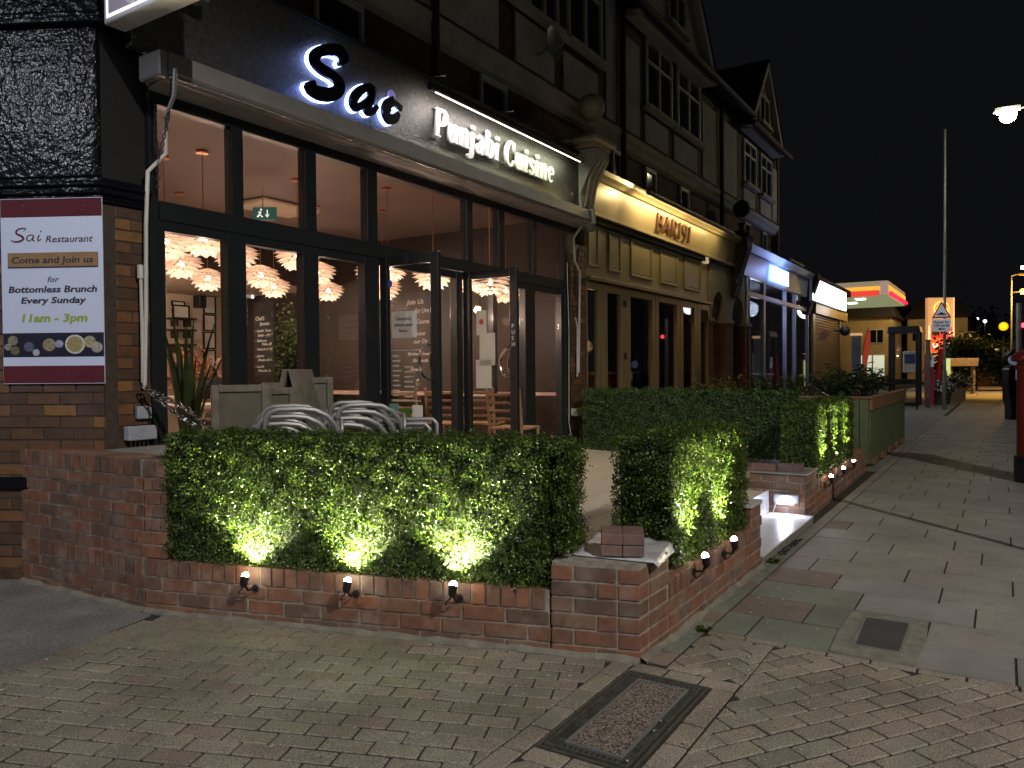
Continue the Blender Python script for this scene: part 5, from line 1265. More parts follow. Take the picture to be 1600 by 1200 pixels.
for s in (-1, 1):
    b = MB(); b.lathe([(.004, -.03), (.012, -.015), (.016, .012), (.008, .03)], (s*.083, -.02, 1.155), 8); b.build('ear', M['skin'], hd, smooth=True)
    b = MB(); b.ball((s*.03, -.128, 1.17), .011, 8); b.build('eye', M['dark_glass'], hd, smooth=True)
    skin_body('hand', [(s*.12, -.30, .735, .028), (s*.11, -.37, .735, .030)]+[(s*(.085+.02*k), -.44-.008*(k in (1, 2)), .735, .010) for k in range(4)]+[(s*(.085+.02*k), -.475, .722, .008) for k in range(4)]+[(s*.07, -.39, .73, .010)],
              [(0, 1)]+[(1, 2+k) for k in range(4)]+[(2+k, 6+k) for k in range(4)]+[(1, 10)], pe, M['skin'], 0, 1)
b = MB(); b.add([(-.012, -.125, 1.165), (.012, -.125, 1.165), (0, -.155, 1.14), (0, -.12, 1.19), (0, -.13, 1.13)], [(0, 2, 3), (1, 3, 2), (0, 4, 2), (1, 2, 4)]); b.build('nose', M['skin'], hd)
MB().box(-.022, .022, -.122, -.118, 1.105, 1.112).build('mouth', M['maroon'], hd)
pe.location = (pq.x, pq.y, IF-.03); pe.rotation_euler = (0, 0, PI-.5)
pch = dup(ch, (pq.x, pq.y-.02, IF), PI-.5, 'wooden chair on which the person in black sits')
# ------------------------------------------------------------------ upper storeys of the terrace
def window_unit(parent, x0, x1, z0, z1, y, cols=2, split=.68, fw=.05):
    w = MB().box(x0, x1, y+.03, y+.05, z0, z1).build('window', M['dark_glass'], parent)
    b = MB(); b.box(x0, x1, y-.01, y+.03, z0, z0+fw).box(x0, x1, y-.01, y+.03, z1-fw, z1).box(x0, x0+fw, y-.01, y+.03, z0+fw, z1-fw).box(x1-fw, x1, y-.01, y+.03, z0+fw, z1-fw)
    for i in range(1, cols): xx = x0+(x1-x0)*i/cols; b.box(xx-fw*.5, xx+fw*.5, y-.008, y+.028, z0+fw, z1-fw)
    for i in range(cols):
        a_ = x0+(x1-x0)*i/cols+fw*.8; c_ = x0+(x1-x0)*(i+1)/cols-fw*.8; zz = z0+(z1-z0)*split; b.box(a_, c_, y-.006, y+.026, zz-fw*.4, zz+fw*.4)
    b.build('window_frame', M['white_frame'], w)
    MB().box(x0-.06, x1+.06, y-.09, y+.02, z0-.08, z0-.002).build('sill', M['stone_trim'], w)
    return w
def roofpoly(parent, x0, x1, ze, y0=4.7, y1=10, zr=10.2):
    MB().add([(x0, y0, ze), (x1, y0, ze), (x1, y1, zr), (x0, y1, zr), (x0, y0, ze-.12), (x1, y0, ze-.12), (x1, y1, zr-.12), (x0, y1, zr-.12)], [(0, 1, 2, 3), (4, 7, 6, 5), (0, 4, 5, 1), (1, 5, 6, 2), (2, 6, 7, 3), (3, 7, 4, 0)]).build('roof', M['roof'], parent)
    MB().tube([(x0, y0-.04, ze-.06), (x1, y0-.04, ze-.06)], .055, 8).build('gutter', M['timber'], parent)
def upper(parent, x0, x1, ze, bays, gable=None, band=4.98):
    """wall with brick first floor, stone band, projecting render panels and windows"""
    MB().box(x0, x1, 5.16, 5.5, 4.05, ze).build('upper_wall', M['brick_far'], parent)
    b = MB(); prof = [(5.158, band-.16), (5.06, band-.14), (5.02, band-.06), (4.98, band-.02), (4.96, band+.06), (5.158, band+.10)]
    b.px(prof, x0, x1); b.build('stone_band', M['stone_trim'], parent)
    MB().box(x0, x1, 5.04, 5.156, band+.105, ze).build('bay_wall', M['brick_far'], parent)
    for (kind, a, c, z0, z1) in bays:
        if kind == 'w': window_unit(parent, a, c, z0, z1, 5.0, 2)
        if kind == 'W': window_unit(parent, a, c, z0, z1, 5.0, 3)
        if kind == 's': window_unit(parent, a, c, z0, z1, 5.12, 1, .9, .03)
        if kind == 'p': MB().box(a, c, 5.012, 5.038, z0, z1).build('render_panel', M['render'], parent, bevel=.004)
        if kind == 'b': MB().box(a, c, 4.93, 5.0, z0, z1).build('sill_band', M['stone_trim'], parent, bevel=.004)
        if kind == 'd': MB().tube([(a, 4.96, z0), (a, 4.96, z1)], .045, 8).build('downpipe', M['timber'], parent, smooth=True)
        if kind == 't': MB().box(a, c, 4.985, 5.01, z0, z1).build('timber_post', M['timber'], parent, bevel=.004)
    if gable:
        gx0, gx1, gz0, gz1, mt = gable; mx_ = (gx0+gx1)/2
        MB().py([(gx0, gz0), (gx1, gz0), (mx_, gz1)], 4.86, 5.2).build('gable', M[mt], parent)
        MB().box(gx0-.1, gx1+.1, 4.78, 5.0, gz0-.14, gz0-.003).build('gable_band', M['stone_trim'], parent, bevel=.01)
        b = MB()
        for s in (-1, 1):
            e_ = gx0 if s < 0 else gx1; d = Vector((mx_-e_, gz1-gz0)).normalized(); q = Vector((-d.y, d.x))*s*-1
            p = [Vector((e_-s*-.0, gz0-.1)), Vector((mx_, gz1)), Vector((mx_, gz1+.20)), Vector((e_+s*.20, gz0-.1))]
            b.py([tuple(v) for v in p], 4.72, 4.85)
        b.build('bargeboard', M[mt] if mt != 'timber_gable' else M['timber'], parent)
        b = MB()
        for s in (-1, 1):
            e_ = gx0 if s < 0 else gx1
            b.add([(e_+s*.22, 4.70, gz0-.06), (mx_, 4.70, gz1+.24), (mx_, 9.5, gz1+.24), (e_+s*.22, 9.5, gz0-.06)], [(0, 1, 2, 3)])
        b.build('gable_roof', M['roof'], parent)
        window_unit(parent, mx_-.42, mx_+.42, gz0+.32, gz0+1.0, 4.82, 2, .9, .04)
# restaurant, first floor
upper(bd, 2.9, 10.95, 7.35, [('s', 4.85, 5.45, 4.30, 4.80), ('s', 7.40, 7.95, 4.30, 4.80),
      ('p', 3.2, 7.62, 5.12, 7.2), ('p', 8.0, 8.95, 5.12, 5.72), ('p', 9.22, 10.25, 5.12, 5.66), ('p', 10.55, 10.86, 5.12, 7.1),
      ('b', 7.72, 10.45, 5.75, 5.83), ('W', 7.95, 9.05, 5.86, 7.1), ('w', 9.32, 10.38, 5.86, 7.1), ('d', 6.35, 6.35, 4.3, 7.3)])
roofpoly(bd, 2.8, 10.95, 7.38)
b = MB(); b.lathe([(.02, 0), (.14, .03), (.20, .07), (.205, .075), (.14, .04)], (0, 0, 0), 18, 'y')
sd = thing('satellite_dish', 'small satellite dish fixed to the render panel above the sign', 'satellite dish', (8.45, 4.85, 5.42))
b.M = None; b.v = [(8.45+v[0], 4.80-v[1]*1.0, 5.42+v[2]) for v in b.v]; b.build('dish', M['grey_post'], sd, smooth=True)
MB().tube([(8.45, 4.80, 5.42), (8.5, 4.95, 5.36), (8.5, 5.02, 5.36)], .015, 6).build('arm', M['grey_post'], sd); MB().tube([(8.45, 4.79, 5.30), (8.45, 4.58, 5.40)], .008, 6).build('feed_arm', M['grey_post'], sd)
# bar building
bar = thing('bar_building', 'cream and gold fronted bar with panelled fascia, folding doors and a white gable', 'building', (12.8, 6, 0))
upper(bar, 10.97, 17.3, 6.95, [('d', 11.02, 11.02, 4.2, 6.9), ('p', 11.16, 11.78, 5.12, 6.6), ('b', 11.9, 14.85, 5.62, 5.70), ('w', 12.05, 13.22, 5.73, 6.85), ('w', 13.5, 14.72, 5.73, 6.85),
      ('p', 12.02, 13.05, 5.12, 5.58), ('p', 13.35, 14.6, 5.12, 5.58), ('p', 14.92, 15.75, 5.12, 6.62), ('d', 15.95, 15.95, 4.2, 6.9), ('p', 16.1, 17.2, 5.12, 6.62), ('s', 12.3, 12.75, 4.35, 4.78), ('s', 13.95, 14.4, 4.35, 4.78), ('s', 10.98, 11.3, 4.35, 4.78)],
      gable=(11.3, 14.75, 6.98, 9.1, 'render_w'))
roofpoly(bar, 10.9, 17.4, 7.0)
third = thing('corner_building', 'last house of the terrace with pale blue shopfront and half timbered gable', 'building', (20.5, 6, 0))
upper(third, 17.32, 20.85, 6.8, [('w', 17.75, 18.75, 5.62, 6.6), ('w', 19.2, 20.2, 5.62, 6.6), ('p', 17.75, 18.7, 5.12, 5.5), ('p', 19.2, 20.2, 5.12, 5.5), ('p', 20.35, 20.8, 5.12, 6.5), ('s', 18.2, 18.7, 4.35, 4.8), ('s', 19.8, 20.2, 4.35, 4.8)],
      gable=(17.5, 20.2, 6.84, 8.45, 'render_w'))
for i in range(5): MB().box(17.9+i*.45, 18.0+i*.45, 4.835, 4.858, 6.86, 7.0+(.30, .75, 1.2, .75, .30)[i]).build('timber_stud', M['timber'], third)
roofpoly(third, 17.3, 20.9, 6.85)
MB().box(20.86, 21.0, 5.0, 12, 4.0, 7.0).build('end_wall', M['brick_far'], third)
MB().box(24.1, 24.5, 5.0, 12, 0, 4.0).build('end_wall', M['brick_far'], third)

def pilaster_ball(x, lab, zb, m, zt):
    t = thing('pilaster_finial', lab, 'finial', (x, 4.7, zb))
    MB().box(x-.24, x+.24, 4.55, 5.0, zb, zb+.06).build('slab', m, t, bevel=.01)
    MB().box(x-.30, x+.30, 4.48, 5.05, zb+.062, zb+.13).build('slab', m, t, bevel=.012)
    MB().box(x-.19, x+.19, 4.6, 4.98, zb+.132, zb+.20).build('plinth', m, t, bevel=.01)
    MB().lathe([(.10, 0), (.06, .05), (.05, .13), (.09, .17), (.07, .185)], (x, 4.72, zb+.202), 16).build('neck', m, t, smooth=True)
    MB().ball((x, 4.72, zt), .185, 20).build('ball', m, t, smooth=True); return t
def corbel(x, lab, z0, z1, m, parent=None):
    t = thing('corbel', lab, 'corbel', (x, 4.85, z0))
    MB().px([(4.98, z0), (4.84, z0+.02), (4.78, z0+.22), (4.80, z0+.40), (4.70, z0+.62), (4.55, z1-.12), (4.55, z1), (4.98, z1)], x-.20, x+.20).build('console', m, t, bevel=.012)
    for i in range(3): MB().px([(4.78, z0+.25), (4.70, z0+.62), (4.56, z1-.16), (4.545, z1-.16), (4.685, z0+.62), (4.765, z0+.25)], x-.13+i*.10, x-.07+i*.10).build('flute', m, t)
    return t
corbel(9.45, 'pale stone corbel under the ball finial between the two shop signs', 3.30, 4.30, M['stone_trim'])
pilaster_ball(9.45, 'sandstone ball finial standing on the pilaster right of the restaurant sign', 4.31, mat('sandstone', (.42, .36, .22), .8, var=.25, sc=8, bmp=.3, bsc=50), 4.90)
corbel(16.55, 'dark carved corbel between the cream bar and the blue shop', 2.85, 4.05, M['timber'])
pilaster_ball(16.55, 'dark ball finial on the pilaster between the bar and the blue shop', 4.06, M['timber'], 4.75)
corbel(23.9, 'dark corbel at the far end of the blue shopfront', 2.9, 4.1, M['timber'])

# ---- the bar shopfront
bf = MB().box(9.63, 14.9, 4.92, 5.15, 2.66, 3.52).build('stall_fascia', M['bar_panel'], bar)
for a, c in ((9.68, 10.02), (10.36, 10.78), (11.15, 12.02), (12.38, 13.2), (13.55, 14.45)):
    b = MB(); z0, z1 = 2.80, 3.40; w_ = .045; y = 4.915
    b.box(a, c, y-.02, y, z0, z0+w_).box(a, c, y-.02, y, z1-w_, z1).box(a, a+w_, y-.02, y, z0+w_, z1-w_).box(c-w_, c, y-.02, y, z0+w_, z1-w_); b.build('moulding', M['bar_panel'], bf, bevel=.008)
    MB().box(a+.06, c-.06, 4.908, 4.918, z0+.06, z1-.06).build('raised_panel', M['bar_panel'], bf, bevel=.005)
MB().px([(5.10, 3.55), (4.86, 3.55), (4.80, 3.98), (5.10, 3.98)], 9.66, 16.35).build('sloping_fascia', M['bar_paint'], bar)
MB().px([(5.10, 3.985), (4.76, 3.985), (4.73, 4.02), (4.66, 4.04), (4.63, 4.09), (5.10, 4.11)], 9.66, 16.38).build('cornice', M['bar_paint'], bar)
MB().box(9.66, 16.35, 4.80, 4.90, 3.50, 3.545).build('lower_trim', M['bar_paint'], bar, bevel=.006)
MB().box(9.63, 14.95, 4.85, 4.92, 3.42, 3.498).build('dark_gap', M['timber'], bar)
MB().box(9.63, 14.95, 4.84, 4.95, 2.60, 2.655).build('door_head', M['bar_frame'], bar, bevel=.006)
for a, c in ((9.63, 9.66), (9.98, 10.30), (10.75, 11.13), (11.99, 12.30), (13.14, 13.48), (14.05, 14.42), (14.85, 14.95)):
    n_ = 2 if c-a > .2 else 1
    for i in range(n_):
        w_ = (c-a)/n_; MB().box(a+i*w_+.004, a+(i+1)*w_-.004, 4.90, 4.97, .40, 2.598).build('door_stile', M['bar_frame'], bar, bevel=.008)
for a, c in ((9.66, 9.98), (10.30, 10.75), (11.13, 11.99), (12.30, 13.14), (13.48, 14.05), (14.42, 14.85)):
    MB().box(a, c, 4.90, 4.97, 2.48, 2.598).build('door_rail', M['bar_frame'], bar, bevel=.005); MB().box(a, c, 4.90, 4.97, .40, .60).build('door_rail', M['bar_frame'], bar, bevel=.005)
    MB().box(a, c, 4.935, 4.941, .602, 2.478).build('pane', M['glass'], bar)
for z in (.9, 1.5, 2.3): MB().box(10.88, 10.94, 4.888, 4.898, z, z+.10).build('hinge', M['black_matt'], bar)
MB().box(9.63, 15.0, 7.6, 7.7, .3, 3.4).build('bar_back_wall', mat('dim_bar_wall', (.05, .045, .05), .6, var=.4, sc=2), bar)
MB().box(9.63, 15.0, 4.98, 7.7, 3.3, 3.4).build('bar_ceiling', M['timber'], bar); MB().box(9.63, 15.0, 4.98, 7.7, .25, .35).build('bar_floor', M['wood'], bar)
t = thing('bar_counter', 'long wooden counter glimpsed inside the dark bar', 'counter', (12.5, 6.6, .35)); MB().box(11, 14.4, 6.3, 6.9, .35, 1.25).build('counter_body', M['wood'], t); MB().box(10.9, 14.5, 6.2, 6.95, 1.252, 1.30).build('counter_top', M['wood_pale'], t)
tlm = thing('added_table_lamp', 'small amber lamp added on the counter to light the bar inside', 'lamp', (12.0, 6.35, 1.30)); MB().lathe([(.05, 0), (.02, .02), (.015, .15)], (12.0, 6.35, 1.302), 12).build('lamp_base', M['black_matt'], tlm); MB().lathe([(.05, .15), (.075, .16), (.05, .30)], (12.0, 6.35, 1.302), 14).build('lamp_shade', glow('amber_shade', (1, .5, .12), 2.5), tlm, smooth=True)
light('POINT', 'bar_fill_light', tlm, (12.0, 6.1, 1.75), 9, (1, .58, .25), .1)  # lamp and its light added so the counter and bar walls show
for z in (3.74,):
    MB().box(9.60, 9.66, 4.80, 4.9, 3.5, 4.1).build('fascia_end', M['bar_paint'], bar)
bsn = thing('bar_sign', 'bronze raised BAR191 lettering on the sloping cream fascia', 'sign', (12.9, 4.8, 3.6))
Pz = onY(1022, 342, 4.84); Pe = onY(1070, 372, 4.84)
def slab_glyph(st, x, w_, zb, h, parent):
    b = MB()
    for i, (pts, ww) in enumerate(st): ribbon(b, [(x+p[0]*w_, zb+p[1]*h) for p in pts], [q*w_ for q in ww] if hasattr(ww, '__len__') else ww*w_, lambda u, v, w__: (u, 4.86-.06*(v-3.55)/.43-w__, v), .004, .035+i*.0008)
    b.build('letter', M['bar_letter'], parent)
BG = {'B': [([(.25, 0), (.25, 1)], .26), ([(.2, .97), (.6, .96), (.8, .77), (.6, .55), (.25, .53)], [.1, .14, .24, .14, .1]), ([(.25, .50), (.65, .50), (.88, .27), (.62, .04), (.1, .03)], [.1, .14, .24, .14, .1])],
      'A': [([(.08, 0), (.50, 1)], .14), ([(.46, 1), (.86, 0)], .28), ([(.22, .30), (.72, .30)], .1)],
      'R': [([(.25, 0), (.25, 1)], .26), ([(.2, .97), (.62, .96), (.82, .75), (.6, .53), (.25, .52)], [.1, .14, .24, .14, .1]), ([(.5, .5), (.70, .2), (.95, 0)], [.2, .24, .26])],
      '1': [([(.5, 0), (.5, 1)], .26), ([(.25, .04), (.75, .04)], .08), ([(.25, .86), (.5, .97)], .12)],
      '9': [([(.75, .62), (.5, .45), (.22, .55), (.18, .80), (.45, .98), (.75, .88), (.80, .55), (.60, .15), (.25, -.1)], [.1, .1, .2, .24, .12, .2, .26, .22, .12])]}
x = Pz.x; tw = Pe.x-Pz.x+.25; zb_ = 3.63
for chh, wd in zip('BAR191', (1, 1, 1, .62, .9, .62)):
    slab_glyph(BG[chh], x, wd*tw/5.3, zb_, .28, bsn); x += wd*tw/5.3*1.03
bl = thing('bar_light', 'dark trough light mounted above the cream bar fascia', 'light fitting', (13, 4.5, 4.1))
xb0, xb1 = onY(1013, 314, 4.5).x, onY(1146, 368, 4.5).x; print('bar trough', xb0, xb1, onY(1013, 314, 4.5).z)
MB().tube([(xb0, 4.50, 4.0), (xb1, 4.50, 4.0)], .040, 10).build('trough', M['lamp_body'], bl, smooth=True)
for x in (xb0+.3, xb0+1.3, xb0+2.4, xb1-.3): MB().tube([(x, 4.50, 4.02), (x, 4.55, 4.16), (x, 4.75, 4.12)], .012, 6).build('arm', M['black_matt'], bl)
MB().box(xb0+.05, xb1-.05, 4.542, 4.546, 3.998, 4.012).build('lit_tube', glow('gold_tube', (1, .78, .35), 3), bl)
strip_light('bar_wash', bl, (xb0+.05, 4.55, 3.99), ((xb0+xb1)/2, 4.55, 3.99), 15, (1, .72, .30), (0, .9, -.8))
strip_light('bar_wash', bl, ((xb0+xb1)/2, 4.55, 3.99), (xb1-.05, 4.55, 3.99), 6, (1, .72, .30), (0, .9, -.8))
light('SPOT', 'bar_wash_left', bl, (xb0-.05, 4.50, 3.98), 18, (1, .72, .29), .05, (-1, .28, -.22), 1.5, .8)
t = thing('wall_lamp', 'small grey cylinder lamp at the left end of the bar fascia', 'wall light', (9.62, 4.7, 3.3)); q = onY(922, 352, 4.72)
MB().lathe([(.055, 0), (.06, .01), (.06, .17), (.05, .18)], (q.x, 4.72, q.z-.08), 14).build('cylinder', M['grey_post'], t, smooth=True); MB().box(q.x-.02, q.x+.02, 4.74, 4.9, q.z-.02, q.z+.02).build('bracket', M['grey_post'], t)
t = thing('alarm_box', 'small lit white alarm box at the right end of the bar panels', 'alarm box', tuple(onY(1104, 405, 4.86))); q = onY(1104, 405, 4.86)
MB().box(q.x-.09, q.x+.09, 4.84, 4.92, q.z-.08, q.z+.08).build('case', mat('warm_white_plastic', (.6, .55, .45), .5, emit=(1, .75, .45), es=.35), t, bevel=.01)

# ---- arched brick porches
pz = thing('arched_porch', 'brick porch with two pale rounded arches between the bar and the blue shop', 'porch', (16.0, 4.95, 0))
X0, X1 = 14.97, 17.35
xs = [onY(x, 520, 4.9).x for x in (1103, 1113, 1133, 1144, 1163, 1170)]
for a, c in ((14.97, xs[1]), (xs[2], xs[3]), (xs[4], xs[5]+.1)):
    MB().box(a, c, 4.88, 5.30, 0, 2.28).build('porch_pier', M['brick_pier'], pz); MB().box(a-.02, c+.02, 4.85, 5.33, 2.282, 2.36).build('impost', M['stone_trim'], pz, bevel=.01)
for a, c in ((xs[1], xs[2]), (xs[3], xs[4])):
    m_ = (a+c)/2; r = (c-a)/2; zt = 2.85-r*.0
    arc = [(m_-r*math.cos(PI*k/12), 2.36+(.55)*math.sin(PI*k/12)) for k in range(13)]
    lo, hi = a-(a-14.97 if a == xs[1] else (xs[3]-xs[2])/2), c+((xs[3]-xs[2])/2 if a == xs[1] else xs[5]+.1-c)
    b = MB()
    for k in range(12): b.py([arc[k], arc[k+1], (arc[k+1][0], 3.48), (arc[k][0], 3.48)], 4.90, 5.28)
    b.py([(lo, 2.362), (a, 2.362), (a, 3.48), (lo, 3.48)], 4.90, 5.28); b.py([(c, 2.362), (hi, 2.362), (hi, 3.48), (c, 3.48)], 4.90, 5.28)
    b.build('arch', M['stone_trim'], pz)
MB().box(14.97, 17.4, 6.2, 6.3, 0, 3.5).build('porch_back', M['brick_far'], pz)
MB().box(xs[2]-.1, xs[3]+.1, 5.32, 6.2, 0, 3.5).build('porch_divider', M['brick_far'], pz)

# ---- blue shop
bsx0, bsx1 = 17.42, 24.1
MB().px([(5.1, 3.42), (4.86, 3.42), (4.82, 3.92), (5.1, 3.92)], 16.8, bsx1).build('blue_fascia', M['blue_paint'], third)
MB().px([(5.1, 3.925), (4.74, 3.925), (4.66, 4.02), (4.62, 4.06), (5.1, 4.08)], 16.8, bsx1).build('blue_cornice', M['blue_paint'], third)
q0 = onY(1203, 432, 4.80); q1 = onY(1231, 412, 4.80)
t = thing('blue_shop_sign', 'small overexposed blue lit panel on the fascia of the blue shop', 'sign', (q0.x, 4.8, q0.z))
MB().box(q0.x, q1.x, 4.775, 4.80, 3.48, 3.86).build('lit_panel', glow('blue_panel', (.35, .60, 1.0), 2.6), t, bevel=.004)
b = MB(); b.box(q0.x+.2, q1.x-.2, 4.768, 4.774, 3.62, 3.70); b.build('lit_word', glow('blue_word', (.8, .92, 1.0), 4), t)
light('POINT', 'blue_spill', t, ((q0.x+q1.x)/2-.2, 4.45, 3.75), 20, (.30, .42, 1.0), .15)
MB().tube([(q0.x+1.0, 4.55, 4.10), (q0.x+2.6, 4.55, 4.10)], .03, 8).build('trough', M['lamp_body'], t)
for x in (17.5, 18.95, 19.05, 21.2, 22.3, 23.95): MB().box(x, x+.08, 4.88, 4.96, .5, 3.40).build('shop_post', M['blue_paint'], third)
MB().box(17.5, 24.0, 4.86, 4.98, .25, .55).build('stall_riser', M['blue_paint'], third); MB().box(17.5, 24.0, 4.87, 4.97, 3.0, 3.1).build('shop_rail', M['blue_paint'], third)
for a, c in ((17.58, 18.95), (19.13, 21.2), (21.28, 22.3), (22.38, 23.95)): MB().box(a, c, 4.92, 4.93, .56, 3.0).build('pane', M['glass'], third); MB().box(a, c, 4.92, 4.93, 3.105, 3.395).build('pane', M['glass'], third)
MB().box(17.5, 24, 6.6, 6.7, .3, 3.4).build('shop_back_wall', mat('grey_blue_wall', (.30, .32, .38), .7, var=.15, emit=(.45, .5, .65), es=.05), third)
MB().box(17.5, 24, 4.98, 6.7, 3.41, 3.5).build('shop_ceiling', M['timber'], third); MB().box(17.5, 24, 4.98, 6.7, .2, .3).build('shop_floor', M['floor_in'], third)
t = thing('white_counter', 'white display counter inside the blue shop window', 'counter', (20.2, 5.5, .3)); MB().box(19.4, 21.0, 5.2, 5.7, .3, 1.15).build('counter_body', M['white_plastic'], t, bevel=.02); MB().box(19.35, 21.05, 5.15, 5.75, 1.152, 1.2).build('counter_top', M['white_plastic'], t, bevel=.01)
light('POINT', 'shop_glow', t, (20.5, 5.6, 2.9), 32, (.6, .7, 1), .2)

# ---- last shop: white sign box and roller shutter
last = thing('flat_roofed_shop', 'low end shop with a blazing white box sign over a brown roller shutter', 'shop', (27, 6, 0))
MB().box(24.6, 30.2, 5.0, 10, 0, 3.9).build('shop_walls', M['brick_far'], last); MB().box(24.5, 30.4, 4.7, 10.1, 3.9, 4.12).build('flat_roof', M['roof'], last)
b = MB(); z = .18
sh_ = MB().box(24.9, 29.1, 4.93, 4.99, .1, 3.0).build('shutter_back', M['shutter'], last)
for i in range(34): MB().box(24.9, 29.1, 4.905, 4.928, .12+i*.085, .12+i*.085+.072).build('shutter_slat', M['shutter'], sh_, bevel=.01)
for x in (24.6, 29.1): MB().box(x, x+.3, 4.86, 4.998, 0, 3.2).build('shutter_post', M['bar_frame'], last)
MB().box(24.6, 30.2, 4.78, 4.998, 3.0, 3.3).build('shutter_hood', M['bar_frame'], last)
ws = thing('white_shop_sign', 'glaring white illuminated box sign over the roller shutter', 'sign', (27.3, 4.8, 3.3))
q0, q1 = onY(1268, 462, 4.74), onY(1320, 446, 4.74)
MB().box(q0.x-.05, q1.x+.05, 4.71, 4.80, 3.30, 4.02).build('sign_case', M['white_plastic'], ws, bevel=.01); MB().box(q0.x, q1.x, 4.695, 4.708, 3.34, 3.98).build('lit_face', glow('white_face', (.9, .93, 1.0), 4.5), ws)
light('POINT', 'sign_spill', ws, (27.5, 4.2, 3.3), 16, (.9, .93, 1), .3)
t = thing('globe_lantern', 'dark globe on a short bracket at the end of the roller shutter shop', 'lantern', tuple(onY(1320, 517, 4.6))); q = onY(1320, 517, 4.55)
MB().ball(q, .17, 16).build('globe', M['black_matt'], t, smooth=True); MB().tube([q, q+Vector((0, .36, .02))], .02, 6).build('bracket', M['black_matt'], t)

# ------------------------------------------------------------------ planter and plants
pq_ = thing('planter', 'large green planked planter with brown capping at the end of the terrace', 'planter', (13.3, 1.9, 0))
x0, x1, ya, yb2, h = 11.35, 15.6, 1.53, 2.45, .92
i = 0; y = ya
while y < yb2-.02: MB().box(x0-.02, x0, y+.004, min(yb2, y+.118)-.003, .03, h).build('plank', M['green_plank'], pq_, bevel=.004); y += .118
x = x0
while x < x1-.02: MB().box(x+.005, min(x1, x+.20)-.005, ya-.02, ya-(.0 if int((x-x0)/.2) % 2 else -.006), .03, h-.16).build('plank', M['green_plank'], pq_, bevel=.005); x += .20
MB().box(x0-.01, x1+.02, ya-.045, ya, h-.16, h-.0).build('capping_board', M['brown_plank'], pq_, bevel=.006)
MB().box(x0-.04, x0+.04, ya-.05, yb2, h+.001, h+.03).build('capping_board', M['brown_plank'], pq_, bevel=.006); MB().box(x0+.042, x1, ya-.05, ya+.04, h+.001, h+.03).build('capping_board', M['brown_plank'], pq_, bevel=.006)
x = x0+.15
while x < x1: MB().box(x, x+.35, ya-.06, ya-.022, .02, .10).build('foot_block', M['brown_plank'], pq_); x += .85
MB().box(x0, x1, ya+.002, yb2, .03, h-.05).build('planter_core', M['soil'] if 'soil' in M else M['joint'], pq_)
def leafy_plant(loc, h, n, lab, m, seed, big=.10, grp=None, wide=.24):
    r = random.Random(seed); t = thing('leafy_plant', lab, 'plant', loc, 0, grp); x, y, z = loc; b = MB(); st = MB()
    for i in range(n//7+2):
        a = r.uniform(0, 2*PI); l_ = h*r.uniform(.6, 1); tip = Vector((x+math.cos(a)*wide*r.uniform(.2, 1), y+math.sin(a)*wide*r.uniform(.2, 1), z+l_))
        st.tube([(x+math.cos(a)*.03, y+math.sin(a)*.03, z), tuple((Vector((x, y, z)).lerp(tip, .55))+Vector((0, 0, .04))), tip], .006, 5)
        for k in range(8):
            f = r.uniform(.35, 1.02); p = Vector((x, y, z)).lerp(tip, f); c_ = r.uniform(0, 2*PI); d = Vector((math.cos(c_), math.sin(c_), r.uniform(-.35, .5))).normalized(); s = d.cross(Vector((0, 0, 1))).normalized(); up = s.cross(d)
            L2 = big*r.uniform(.7, 1.3); w2 = L2*.24
            q = [p, p+d*L2*.35+s*w2+up*.01, p+d*L2*.7+s*w2*.8+up*.008, p+d*L2-up*.02, p+d*L2*.7-s*w2*.8+up*.008, p+d*L2*.35-s*w2+up*.01, p+d*L2*.5-up*.006]
            b.add(q, [(0, 1, 6), (1, 2, 6), (2, 3, 6), (3, 4, 6), (4, 5, 6), (5, 0, 6)])
    o = b.build('foliage', m, t); o['kind'] = 'stuff'; st.build('stems', M['timber'], t)
def spiky_plant(loc, h, n, lab, seed, m=M['spiky'], wd=.014, grp=None):
    r = random.Random(seed); t = thing('spiky_plant', lab, 'plant', loc, 0, grp); P0 = Vector(loc)
    b = MB()
    for i in range(n):
        a = r.uniform(0, 2*PI); el = r.uniform(.35, 1.45); d = Vector((math.cos(a)*math.cos(el), math.sin(a)*math.cos(el), math.sin(el))); s = Vector((-math.sin(a), math.cos(a), 0)); hh = h*r.uniform(.7, 1.05); vs = []
        for j in range(5):
            f = j/4; p = P0+d*hh*f+Vector((0, 0, -.25*hh*f*f*math.cos(el))); w_ = wd*(1-f)**.7+.001; vs += [p-s*w_, p+s*w_]
        b.add(vs, [(j*2, j*2+1, j*2+3, j*2+2) for j in range(4)])
    b.build('leaf', m, t); return t
pl_l = ['broad leaved green plant at the near left corner of the green planter', 'yellowish spotted shrub second in the green planter', 'tall dark leafy plant in the middle of the green planter', 'glossy laurel like plant toward the far end of the green planter', 'bushy plant at the far end of the green planter']
for i, lab in enumerate(pl_l): leafy_plant((11.7+i*.85, 1.95, .86), (.50, .42, .55, .50, .42)[i], 95, lab, (M['leaf_big'], M['leaf_yellow'], M['leaf_big'], M['leaf_big'], M['leaf_big'])[i], 30+i, .12, 'plants in the green planter', .42)
spiky_plant((12.1, 2.1, .86), .62, 60, 'spiky dark cordyline standing in the green planter', 3)
spiky_plant((14.2, 2.0, .86), .55, 60, 'second spiky cordyline farther along the green planter', 8)
